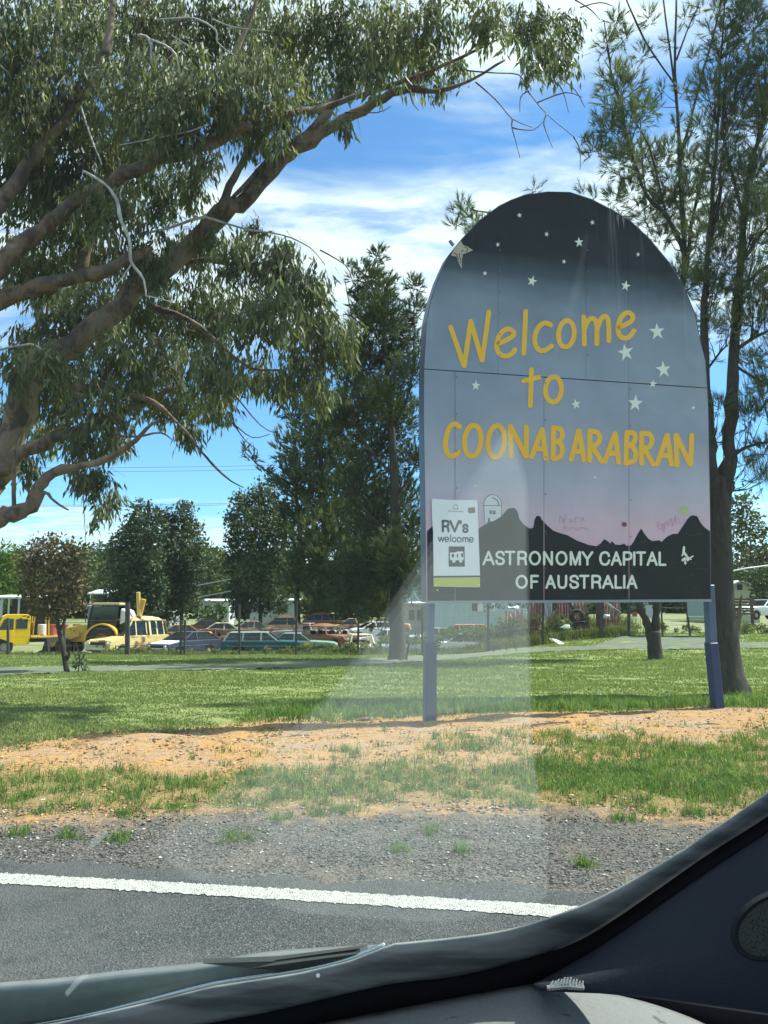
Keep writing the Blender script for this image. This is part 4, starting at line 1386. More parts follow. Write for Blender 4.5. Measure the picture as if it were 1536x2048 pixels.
def sheoak(root, stems, blobs, Y, mat, dens, tuft_n, tl, tw, up=.55, shoots=True, bark_m=bark_oak):
    """stems: traced limbs; blobs: (px, py, r) balls of foliage"""
    sp_pts = []
    for pix, rp in stems:
        p, r = limb('limb', root, pix, Y, rp, bark_m, 8)
        for a, b in zip(p[:-1], p[1:]): sp_pts.append((a, b))
    bl = []
    for (px, py, r) in blobs:
        y = Y + rnd.uniform(-1, 1) * min(2.5, r * m_per_px(Y) * 1.6)
        bl.append((at(px, py, y), r * m_per_px(Y)))
    C, Q, K = in_blobs(bl, lambda r: 3 + dens * r * r, .6)
    bc = np.array([list(b[0]) for b in bl]); br = np.array([b[1] for b in bl])
    n = len(C)
    # each brush points up and out from its ball's foot
    D = unit(Q * .55 + np.array([0, 0, up]) + rng.normal(0, .3, (n, 3)))
    k = np.repeat(np.arange(n), tuft_n)
    ax = unit(D[k] + rng.normal(0, .34, (n * tuft_n, 3)))
    st = C[k] + D[k] * (rng.random(n * tuft_n) * tl * .9)[:, None]
    V, F = needles(st, ax, rng.uniform(.6, 1.1, n * tuft_n) * tl, rng.uniform(.7, 1.3, n * tuft_n) * tw)
    bt = rng.normal(.45, .17, len(bl))
    tn = np.clip(bt[K[k]] + rng.normal(0, .12, n)[k] + rng.normal(0, .1, n * tuft_n), 0, 1)
    crown('crown', root, V, F, tn, mat)
    # thin shoots that carry the brushes
    if shoots and sp_pts:
        A = np.array([list(a) for a, b in sp_pts]); 
        pick = rng.choice(n, size=min(n, 420), replace=False)
        m = MB()
        for i in pick:
            d = np.linalg.norm(A - (C[i] - np.array([0, 0, .5])), axis=1)
            j = int(d.argmin())
            if d[j] < 2.2 * max(1, Y / 14): m.tube([A[j], (A[j] + C[i]) / 2 + np.array([0, 0, -.05]), C[i] + D[i] * tl], [.010 * Y / 13, .007 * Y / 13, .003 * Y / 13], 4, caps=False)
        if m.v: link('shoots', m.mesh('shoots', off=root_loc(root)), root, [bark_m], 'stuff')


def tree_root(name, label, px, py, Y, cat='tree', group=None):
    p = at(px, py, Y); p.z = hz(p.x, p.y)
    return thing(name, label, cat, p, 0, group)


# the near she-oak beside the sign's post
so = tree_root('sheoak_tree', 'dark forked she-oak with a buttressed trunk close beside the sign\'s far post', 1460, 1385, 12.5)
b = root_loc(so)
mt = MB()
p, r = limb_pts([(1461, 1400), (1458, 1375), (1452, 1330), (1445, 1240), (1440, 1120), (1438, 1040), (1440, 985), (1448, 960)], 12.5, [88, 72, 60, 52, 46, 44, 47, 44])
mt.tube(p, r, 16, jit=.05)
for (a, c) in (((1486, 1398), (1462, 1300)), ((1440, 1396), (1448, 1300)), ((1500, 1392), (1470, 1345))):
    p, r = limb_pts([a, ((a[0] * 1.2 + c[0]) / 2.2, (a[1] + c[1]) / 2), c], 12.4, [16, 18, 14]); mt.tube(p, r, 8, jit=.05)
link('trunk', mt.mesh('trunk', smooth=True, off=b), so, [bark_oak])
STEMS = [
    ([(1434, 990), (1424, 930), (1418, 870), (1412, 780), (1408, 690), (1410, 600), (1416, 500), (1424, 430), (1424, 483), ][:8], [26, 24, 22, 19, 16, 14, 11, 9]),
    ([(1446, 985), (1456, 940), (1461, 860), (1464, 780), (1469, 700), (1475, 620), (1482, 530), (1489, 440), (1503, 327), (1520, 270), (1536, 213), (1560, 120)], [34, 30, 27, 25, 23, 21, 17, 14, 11, 9, 8, 5]),
    ([(1478, 600), (1500, 560), (1540, 530), (1580, 500)], [9, 8, 7, 5]),
    ([(1472, 700), (1500, 680), (1540, 660)], [9, 7, 5]),
    ([(1470, 730), (1496, 748), (1545, 772)], [6, 5, 4]),
    ([(1466, 912), (1490, 895), (1530, 885), (1570, 885)], [9, 7, 6, 4]),
    ([(1414, 740), (1440, 705), (1455, 690)], [5, 4, 3]),
    ([(1489, 440), (1470, 370), (1449, 284), (1446, 220), (1452, 140)], [8, 7, 6, 4, 2]),
    ([(1416, 500), (1440, 400), (1441, 341), (1448, 280)], [8, 6, 5, 3]),
    ([(1482, 530), (1520, 470), (1560, 440)], [8, 6, 4]),
    ([(1424, 430), (1428, 340), (1436, 250), (1440, 150), (1446, 60), (1450, -10)], [9, 7, 6, 5, 4, 3]),
]
OB = [(1420, 180, 45), (1450, 100, 40), (1500, 60, 50), (1520, 140, 50), (1480, 220, 60), (1450, 270, 46), (1440, 340, 55), (1500, 350, 65), (1520, 430, 60), (1455, 450, 50), (1450, 520, 45), (1470, 170, 34), (1530, 230, 46), (1490, 20, 34), (1425, 60, 20), (1440, 20, 22),
      (1505, 560, 50), (1440, 590, 38), (1460, 650, 30), (1425, 660, 20), (1510, 640, 30), (1500, 720, 22), (1500, 830, 34), (1440, 810, 20), (1525, 900, 26), (1530, 960, 20), (1520, 600, 40), (1530, 780, 26), (1424, 880, 16), (1415, 560, 20), (1490, 930, 12)]
OB_OFF = [(1640, 480, 120), (1600, 740, 90), (1600, 100, 110), (1620, 350, 120), (1640, 620, 110), (1610, 850, 70), (1500, -90, 110), (1650, -100, 120)]  # out of view, thickened to cast shade on the lawn
sheoak(so, STEMS, OB + [(1380, 1010, 36), (1320, 960, 46), (1260, 1040, 36), (1390, 900, 30)], 12.5, needle_oak, 860, 22, .17, .0072)  # extra balls are unseen behind the sign, added to shade the lawn
bl = [(at(px, py, 12.8), r * m_per_px(12.5)) for (px, py, r) in OB_OFF]
C, Q, K = in_blobs(bl, lambda r: 420 * r * r, .5)
k = np.repeat(np.arange(len(C)), 12)
V, F = needles(C[k], unit(Q[k] * .5 + np.array([0, 0, .5]) + rng.normal(0, .4, (len(k), 3))), rng.uniform(.15, .3, len(k)), np.full(len(k), .016))
crown('outer_crown', so, V, F, np.clip(rng.normal(.45, .2, len(k)), 0, 1), needle_oak)
# hanging wisps
px = []
for (a, c) in (((1500, 700), 60), ((1515, 760), 60), ((1525, 640), 50), ((1500, 900), 50), ((1520, 920), 40), ((1485, 780), 40)):
    for _ in range(26):
        px.append(at(a[0] + rnd.gauss(0, 16), a[1] + rnd.gauss(0, 26), 12.5 + rnd.uniform(-.5, .5)))
C = np.array([list(q) for q in px]); k = np.repeat(np.arange(len(C)), 5)
V, F = needles(C[k] + rng.normal(0, .03, (len(k), 3)), unit(np.array([.12, 0, -1]) + rng.normal(0, .14, (len(k), 3))), rng.uniform(.18, .42, len(k)), np.full(len(k), .008))
crown('hanging_wisps', so, V, F, np.clip(rng.normal(.35, .15, len(k)), 0, 1), needle_oak)['kind'] = 'stuff'

# slim dead sapling stuck in the ground just behind that trunk
sp_ = tree_root('sapling', 'slim bare grey sapling stem standing right behind the forked she-oak', 1468, 1345, 15)
limb('stem', sp_, [(1470, 1350), (1472, 1300), (1477, 1250), (1480, 1215), (1484, 1190)], 15.0, [9, 9, 8, 7, 4], bark_gum, 7)
limb('twig', sp_, [(1478, 1240), (1490, 1222), (1500, 1218)], 15.0, [3, 2], bark_gum, 5)

# the forked tree whose crown rises behind the sign
fk = tree_root('forked_tree', 'dark tree with a low V-shaped fork, its airy crown rising behind the sign', 1310, 1316, 25)
b = root_loc(fk)
mt = MB()
p, r = limb_pts([(1312, 1322), (1311, 1310), (1308, 1285), (1305, 1262)], 25, [36, 29, 26, 30]); mt.tube(p, r, 12, jit=.05)
link('trunk', mt.mesh('trunk', smooth=True, off=b), fk, [bark_oak])
sheoak(fk, [
    ([(1302, 1272), (1292, 1245), (1283, 1222), (1278, 1200), (1272, 1120), (1268, 1000), (1262, 850), (1240, 700), (1180, 560), (1080, 460), (1000, 430), (940, 420)], [15, 15, 14, 13, 13, 12, 11, 10, 9, 6, 4, 2]),
    ([(1309, 1270), (1312, 1245), (1313, 1220), (1314, 1200), (1322, 1050), (1340, 850), (1358, 640), (1370, 500), (1360, 355), (1358, 284), (1353, 199), (1350, 114), (1353, -10)], [17, 16, 15, 15, 14, 13, 12, 11, 9, 8, 6, 5, 4]),
    ([(1355, 215), (1347, 159), (1327, 0)], [6, 5, 4]),
    ([(1370, 520), (1361, 489), (1327, 426), (1293, 392), (1270, 327), (1253, 278), (1239, 205), (1225, 159), (1214, 85), (1208, 40)], [10, 9, 8, 7, 6, 6, 5, 4, 3, 2]),
    ([(1340, 445), (1333, 435), (1299, 295), (1253, 222)], [6, 5, 4, 3]),
    ([(1347, 165), (1290, 82), (1251, -5)], [4, 4, 3]),
    ([(1372, 540), (1378, 494), (1387, 426), (1415, 312), (1427, 241), (1440, 170)], [9, 8, 7, 6, 4, 3]),
    ([(1361, 312), (1384, 227), (1407, 142), (1430, 57), (1447, -10)], [6, 6, 5, 4, 3]),
    ([(1353, 120), (1375, 60), (1400, 5)], [4, 3, 2]),
    ([(1293, 395), (1285, 330), (1280, 230)], [4, 3, 2]),
], [(1240, 175, 50), (1220, 255, 44), (1190, 300, 26), (1165, 285, 10), (1290, 330, 46), (1262, 235, 40), (1295, 215, 26), (1330, 320, 36), (1370, 400, 50), (1300, 425, 40), (1320, 470, 30), (1400, 470, 46), (1340, 385, 40), (1245, 320, 40), (1380, 330, 26),
    (1215, 90, 22), (1230, 45, 20), (1300, 40, 16), (1285, 110, 16), (1370, 35, 12), (1340, 90, 10), (1400, 20, 14), (1250, 75, 16), (1370, 180, 14), (1385, 120, 12), (1400, 250, 22), (1325, 180, 10), (1350, 250, 12), (1360, 560, 40), (1400, 560, 30), (1375, 300, 16),
    (925, 425, 22), (945, 440, 16), (908, 448, 12), (1072, 378, 10), (1165, 385, 9), (1190, 395, 12), (1225, 400, 20), (1260, 380, 26), (960, 470, 30), (1000, 520, 60), (1100, 600, 90), (1200, 500, 70), (1250, 700, 90), (1120, 480, 50), (1408, 640, 22), (1412, 720, 14), (1150, 900, 85), (1300, 900, 75), (1050, 1000, 70), (1250, 1050, 60), (1150, 1090, 50)],  # closing balls are hidden by the sign, added to darken the lawn's shadows
    25, needle_oak, 220, 20, .32, .018)

# ---- the tall conifer-like tree left of the sign, thick with foliage below
needle_dark = foliage('needle_dark', (.028, .045, .024), (.070, .098, .048), (.19, .195, .080), .32, .55, .22)
tl_ = tree_root('sheoak_tree', 'tall pointed dark she-oak with a straight bare trunk, left of the sign', 795, 1322, 26)
b = root_loc(tl_)
mt = MB()
p, r = limb_pts([(796, 1330), (795, 1318), (795, 1290), (794, 1220), (793, 1120), (790, 1000), (786, 900), (780, 800), (770, 690), (760, 600), (755, 520)], 26, [48, 40, 32, 28, 26, 21, 15, 10, 7, 4, 2])
mt.tube(p, r, 12, jit=.04)
link('trunk', mt.mesh('trunk', smooth=True, off=b), tl_, [bark_oak])
TBL = [(757, 512, 18), (742, 555, 28), (768, 575, 30), (722, 600, 26), (828, 570, 18), (826, 620, 28), (750, 640, 46), (800, 670, 40), (740, 720, 56), (820, 740, 40), (695, 690, 20), (700, 750, 36), (740, 820, 70), (800, 840, 55), (680, 850, 40), (760, 900, 60), (830, 920, 40), (720, 970, 60),
       (800, 1000, 60), (745, 1050, 60), (830, 1060, 40), (800, 1110, 55), (730, 1130, 60), (820, 1160, 36), (765, 1180, 55), (725, 535, 12), (706, 555, 10), (690, 530, 7), (715, 640, 18), (842, 690, 18), (700, 1190, 50), (760, 1225, 40)]
sheoak(tl_, [([(780, 800), (740, 740), (710, 660), (690, 560)], [6, 4, 3, 1.5]), ([(784, 860), (820, 780), (828, 680), (828, 590)], [6, 5, 3, 1.5]), ([(788, 950), (740, 900), (700, 830)], [6, 5, 3]), ([(790, 1000), (830, 930), (850, 860)], [6, 4, 2]),
             ([(792, 1080), (740, 1030), (690, 980)], [6, 4, 2])], TBL + [(757, 600, 36), (772, 640, 40), (785, 720, 44), (700, 700, 40), (770, 790, 50)], 26, needle_dark, 430, 14, .23, .026)

tb = tree_root('bushy_tree', 'broad dense blackish-green tree behind the pointed she-oak, spreading over the wrecked cars', 640, 1290, 64)
b = root_loc(tb)
mt = MB()
for pix, rp in (([(642, 1305), (640, 1260), (645, 1180), (650, 1050), (640, 900), (640, 830)], [22, 18, 17, 15, 9, 4]), ([(598, 1300), (596, 1250), (594, 1190), (600, 1080), (590, 960)], [15, 12, 11, 9, 4]), ([(645, 1200), (700, 1100), (720, 1000)], [10, 7, 4])):
    p, r = limb_pts(pix, 64, rp); mt.tube(p, r, 9, jit=.05)
link('trunk', mt.mesh('trunk', smooth=True, off=b), tb, [bark_oak])
BBL = [(700, 800, 40), (650, 850, 60), (605, 900, 60), (690, 910, 80), (588, 960, 44), (530, 945, 9), (508, 918, 10), (490, 900, 6), (630, 990, 85), (720, 1020, 80), (590, 1040, 40), (660, 1090, 85), (610, 1100, 44), (720, 1110, 60), (610, 1160, 50), (680, 1180, 70),
       (740, 1170, 40), (640, 1220, 30), (700, 1240, 36), (585, 830, 18), (570, 795, 14), (620, 810, 26), (640, 790, 30), (550, 800, 8)]
sheoak(tb, [([(650, 1050), (600, 980), (530, 940), (490, 905)], [7, 5, 4, 2]), ([(640, 900), (600, 850), (565, 800)], [5, 3, 2])], BBL, 64, needle_dark, 40, 12, .70, .10, shoots=False)


# ---- broad-leaved trees farther off: crowns of small leaf clumps
leaf_dark = foliage('leaf_dark', (.028, .045, .026), (.068, .098, .052), (.18, .195, .095), .2, .6, .25)
leaf_mid = foliage('leaf_mid', (.045, .065, .030), (.085, .115, .050), (.17, .18, .08), .25, .6, .2)
leaf_bright = foliage('leaf_bright', (.05, .09, .02), (.11, .18, .035), (.24, .30, .08), .3, .6, .2)
leaf_rust = foliage('leaf_rust', (.055, .050, .030), (.105, .085, .050), (.26, .125, .080), .25, .6, .2)
bark_far = bark('bark_far', (.030, .027, .025), (.065, .055, .048), (.045, .040, .036), 2, .3)


def leafy(name, label, base_px, Y, blobs, mat, dens, size, trunks=(), cat='tree', group=None, depth=1.0, bark_m=bark_far, tip=.42):
    root = tree_root(name, label, base_px[0], base_px[1], Y, cat, group)
    if trunks:
        mt = MB()
        for pix, rp in trunks:
            p, r = limb_pts(pix, Y, rp); mt.tube(p, r, 7, jit=.05)
        link('trunk', mt.mesh('trunk', smooth=True, off=root_loc(root)), root, [bark_m])
    bl = []
    for (px, py, r) in blobs:
        y = Y + rnd.uniform(-1, 1) * r * m_per_px(Y) * depth
        bl.append((at(px, py, y), r * m_per_px(Y)))
    C, Q, K = in_blobs(bl, lambda r: 3 + dens * r * r / (size * size), .38)
    # clumps gather into smaller heads inside each ball
    n = len(C)
    per = 5
    k = np.repeat(np.arange(n), per)
    P = C[k] + rng.normal(0, size * .75, (n * per, 3))
    A = unit(Q[k] * .5 + rng.normal(0, .8, (n * per, 3)) + np.array([0, 0, .1]))
    L = rng.uniform(.6, 1.3, n * per) * size
    V, F = leaves(P, A, L, L * rng.uniform(.45, .8, n * per))
    bt = rng.normal(tip, .12, len(bl))
    tn = np.repeat(np.clip((bt[K] + rng.normal(0, .13, n))[k] + rng.normal(0, .1, n * per), 0, 1), 2)
    crown('crown', root, V, F, tn, mat)
    return root


leafy('gum_tree', 'dark round-headed gum, tallest of the clump straight above the cream van', (312, 1298), 74,
      [(285, 1025, 24), (270, 1065, 30), (300, 1060, 34), (250, 1100, 32), (290, 1120, 38), (230, 1105, 14), (260, 1150, 40), (300, 1170, 36), (245, 1200, 36), (290, 1210, 34), (225, 1130, 12), (262, 1240, 18), (312, 1030, 12)],
      leaf_dark, 9.0, .38, [([(302, 1300), (300, 1240), (296, 1160), (290, 1060)], [10, 8, 7, 3])])
leafy('gum_tree', 'dark gum with a tall bare stem and two leafy heads, behind the blue sedan', (366, 1296), 78,
      [(370, 1022, 18), (360, 1055, 26), (385, 1060, 22), (340, 1045, 18), (365, 1100, 34), (395, 1105, 16), (335, 1110, 26), (372, 1150, 34), (335, 1170, 34), (375, 1195, 28), (345, 1215, 30), (390, 1140, 20), (405, 1085, 8), (330, 1030, 10), (326, 1080, 16)],
      leaf_dark, 9.0, .38, [([(364, 1298), (363, 1240), (364, 1160), (366, 1080), (370, 1030)], [9, 8, 7, 5, 2])])
leafy('gum_tree', 'dark gum with pale stems above the teal wagon', (520, 1290), 72,
      [(478, 1000, 14), (500, 1005, 24), (530, 985, 26), (470, 1040, 22), (500, 1050, 36), (540, 1040, 40), (465, 1080, 16), (490, 1100, 34), (535, 1105, 40), (465, 1130, 20), (500, 1150, 34), (545, 1160, 34), (475, 1180, 26), (520, 1195, 30), (555, 1205, 22), (480, 1215, 20), (560, 1060, 26)],
      leaf_dark, 9.0, .36, [([(520, 1300), (521, 1240), (523, 1160), (525, 1060)], [9, 8, 6, 3]), ([(492, 1300), (490, 1220), (495, 1120)], [7, 6, 3])])

# the small red-tinged tree on the lawn
rt = leafy('red_leaf_tree', 'small tree on the lawn with red-brown tinged crown and leaning dark trunk', (134, 1354), 19,
           [(75, 1105, 30), (110, 1110, 36), (145, 1120, 28), (60, 1135, 30), (95, 1150, 42), (135, 1160, 40), (160, 1150, 18), (60, 1175, 26), (100, 1190, 40), (140, 1200, 30), (115, 1220, 26), (80, 1210, 24), (70, 1085, 12), (103, 1085, 12), (150, 1100, 12), (168, 1170, 10)],
           leaf_rust, 4.5, .115, [([(136, 1358), (133, 1340), (128, 1310), (124, 1285), (116, 1250), (112, 1200)], [13, 11, 10, 11, 9, 6]), ([(118, 1255), (105, 1225), (85, 1190)], [6, 5, 3]), ([(120, 1262), (135, 1225), (145, 1180)], [6, 5, 3]), ([(131, 1322), (138, 1310), (140, 1302)], [8, 6, 4])], tip=.5)
bl = [(at(px, py, 19 + rnd.uniform(-.4, .4)), r * m_per_px(19)) for px, py, r in [(158, 1310, 9), (165, 1325, 9), (150, 1330, 7), (172, 1340, 7)]]
C, Q, K = in_blobs(bl, lambda r: 40, .5)
V, F = leaves(C, unit(rng.normal(size=(len(C), 3))), rng.uniform(.06, .12, len(C)), np.full(len(C), .04))
sk = tree_root('shrub', 'little green sucker shrub beside the leaning trunk of the red-tinged tree', 158, 1345, 19, 'shrub')
crown('crown', sk, V, F, np.repeat(np.clip(rng.normal(.5, .2, len(C)), 0, 1), 2), leaf_mid)
limb('stem', sk, [(156, 1350), (158, 1330), (160, 1310)], 19, [3, 2], bark_far, 5)
limb('stem', sk, [(150, 1330), (165, 1315), (172, 1306)], 19, [2, 1.5], bark_far, 5)

# woods behind the yard, each tree its own
WOODS = [
    ('bright green round tree at the edge of the view above the yellow truck', leaf_bright, 95, (15, 1290), [(5, 1110, 26), (25, 1125, 20), (0, 1150, 30), (30, 1160, 22), (15, 1185, 28)]),
    ('olive gum behind the crown of the red-tinged tree', leaf_mid, 120, (60, 1280), [(40, 1105, 16), (60, 1120, 24), (45, 1150, 28), (75, 1160, 28), (60, 1195, 30)]),
    ('brownish-green gum between the red-tinged tree and the white-roofed shelter', leaf_mid, 130, (170, 1270), [(165, 1115, 22), (180, 1135, 26), (160, 1160, 26), (185, 1175, 24)]),
    ('blue-green pine-like tree with several points behind the shelter', leaf_dark, 170, (212, 1262), [(190, 1098, 8), (202, 1094, 9), (215, 1096, 9), (226, 1105, 8), (205, 1115, 18), (190, 1125, 16), (222, 1125, 16), (210, 1150, 24), (230, 1160, 20)]),
    ('light green gum above the grey shed roof', leaf_mid, 125, (225, 1270), [(215, 1140, 22), (232, 1160, 22), (210, 1170, 22), (228, 1190, 24), (205, 1195, 18)]),
    ('grey-green tree seen between the two dark gum clumps', leaf_mid, 110, (425, 1275), [(412, 1110, 16), (428, 1118, 18), (440, 1125, 14), (410, 1140, 22), (432, 1150, 22), (415, 1170, 24), (440, 1180, 20)]),
    ('low bright green bush under the white roof past the blue sedan', leaf_bright, 66, (420, 1268), [(405, 1225, 10), (420, 1222, 14), (438, 1225, 14), (412, 1240, 14), (432, 1242, 12)]),
    ('grey-green tree showing under the boughs behind the white caravan roofs', leaf_mid, 120, (590, 1262), [(575, 1190, 16), (600, 1200, 18), (620, 1195, 16)]),
    ('tall olive tree rising past the she-oak trunk at the side of the view', leaf_mid, 75, (1500, 1230), [(1475, 1010, 18), (1490, 1000, 16), (1470, 1050, 24), (1495, 1040, 26), (1520, 1060, 20), (1475, 1090, 22), (1505, 1090, 26), (1465, 1120, 18)]),
    ('rusty-leaved tree above the pale green house roof', leaf_rust, 90, (1500, 1225), [(1480, 1120, 16), (1500, 1108, 20), (1525, 1115, 22), (1490, 1130, 14), (1520, 1130, 16), (1540, 1120, 22)]),
    ('dark green shrubby tree beside the pale green house', leaf_dark, 60, (1520, 1226), [(1505, 1150, 14), (1525, 1150, 18), (1515, 1170, 18), (1535, 1175, 20), (1510, 1190, 14), (1530, 1195, 16)]),
    ('pale olive tree just left of the big forked she-oak trunk', leaf_mid, 80, (1425, 1225), [(1424, 1040, 10), (1425, 1080, 12), (1424, 1120, 12), (1426, 1160, 12)]),
    ('dark bushy tree behind the rusty scrap heap beneath the sign', leaf_dark, 62, (1100, 1235), [(980, 1190, 26), (1040, 1185, 30), (1100, 1185, 30), (1160, 1190, 30), (1220, 1195, 26), (1270, 1195, 24)]),
    ('scrubby grey-green tree behind the roof of the white wagon', leaf_mid, 78, (900, 1225), [(870, 1200, 16), (895, 1195, 20), (925, 1195, 20), (950, 1200, 16), (870, 1225, 12)]),
    ('dark tree filling the gap between the she-oak and the sign post', leaf_dark, 95, (815, 1240), [(815, 1130, 30), (840, 1150, 24), (820, 1170, 24), (835, 1110, 24)]),
]
for lab, mt_, Y, bp, bl in WOODS:
    leafy('background_tree' if 'bush' not in lab else 'bush', lab, bp, Y, bl, mt_, 4.5, .0055 * Y if Y < 100 else .0045 * Y,
          [([(bp[0], bp[1] + 4), (bp[0] + 1, (bp[1] + bl[-1][1]) / 2), (bl[0][0], bl[0][1])], [max(2, 380 / Y), 250 / Y, 80 / Y])] if 'bush' not in lab else (), 'tree' if 'bush' not in lab else 'bush', 'trees behind the yard' if 'bush' not in lab else None)

# the far wood that closes the view
bl = []
for px in range(-500, 2100, 34):
    Y = rnd.uniform(165, 230)
    for _ in range(5):
        bl.append((at(px + rnd.uniform(-25, 25), rnd.uniform(1122 if px < 860 else 1160, 1222), Y), rnd.uniform(20, 34) * m_per_px(Y)))
C, Q, K = in_blobs(bl, lambda r: 14.0 * r * r, .4)
k = np.repeat(np.arange(len(C)), 3)
L = rng.uniform(.7, 1.5, len(k))
V, F = leaves(C[k] + rng.normal(0, .6, (len(k), 3)), unit(Q[k] + rng.normal(0, .8, (len(k), 3))), L, L * .7)
link('distant_wood', np_mesh('distant_wood', V, F, np.repeat(np.clip(rng.normal(.45, .12, len(bl))[K[k]] + rng.normal(0, .12, len(k)), 0, 1), 2)), None, [leaf_mid], 'stuff')
# ------------------------------------------------------------------ the wreckers' yard beyond the lawn
def ground_at(px, Y):
    p = at(px, 1290, Y); p.z = hz(p.x, p.y)
    return p


_paint = {}


def car_paint(col, rust, rough=.4):
    key = (col, rust, rough)
    if key not in _paint:
        t = NT('car_paint'); O = t.obj()
        n = t.noise(O, 1.6, 6, .65, .3); n2 = t.noise(O, 9, 5, .65)
        base = t.mix(n2, tuple(c * .78 for c in col), tuple(min(1, c * 1.12) for c in col))
        ru = t.mix(n2, (.10, .045, .025), (.26, .13, .07))
        f = t.range(n, .72 - rust * .5, .80 - rust * .5)
        _paint[key] = t.done(t.bsdf(t.mix(f, base, ru), t.mix(f, (rough,) * 3, (.9,) * 3), None, 0, .4))
    return _paint[key]


t = NT('car_glass')
gl = t.n.new('ShaderNodeBsdfGlossy'); gl.inputs['Roughness'].default_value = .06; gl.inputs['Color'].default_value = (.8, .9, .9, 1)
glass_mat = t.done(t.mixs(.06, t.trans((.20, .21, .20)), gl.outputs[0]))
tyre_mat = plain('tyre', (.022, .022, .023), .85, .3, 10)
rim_mat = plain('rim', (.30, .29, .27), .5, .3, 10, .3)
rust_rim = plain('rusty_rim', (.20, .10, .055), .8, .4, 10)
dark_mat = plain('car_dark', (.018, .018, .019), .7, .3, 8)
chrome_mat = plain('car_chrome', (.50, .50, .48), .3, .2, 10, .6)
lamp_mat = plain('lamp_glass', (.62, .62, .56), .2, .1, 12)
tail_mat = plain('tail_lamp', (.30, .03, .02), .3, .2, 12)
seat_mat = plain('seat_cloth', (.035, .028, .025), .9, .4, 6)

STY = {   # length, width, height, belt, bonnet nose z, tail z, windscreen foot/top, rear glass top/foot, wheel radius, roof rounding
    'sedan': (4.7, 1.82, 1.40, .93, .84, .90, .72, .12, -.92, -1.55, .31, .06),
    'wagon': (4.8, 1.82, 1.42, .93, .86, .93, .78, .18, -1.98, -2.25, .31, .06),
    'hatch': (4.2, 1.70, 1.36, .90, .76, .95, .92, .12, -1.15, -1.95, .29, .09),
    'ute': (4.7, 1.80, 1.42, .94, .86, .93, .70, .14, -.42, -.62, .32, .06),
    'vintage': (4.4, 1.75, 1.58, 1.00, .92, .80, .62, .28, -.95, -1.75, .34, .20),
    'van': (4.5, 1.85, 2.02, 1.12, .92, 1.12, 1.22, .55, -2.00, -2.16, .34, .24),
    'fourwd': (4.4, 1.78, 1.75, 1.05, 1.0, 1.05, .80, .45, -1.95, -2.12, .36, .06),
}


def arch(cx, r, zb, n=7):
    return [(cx + r * math.cos(math.pi * i / (n - 1)), zb + r * math.sin(math.pi * i / (n - 1))) for i in range(n)]


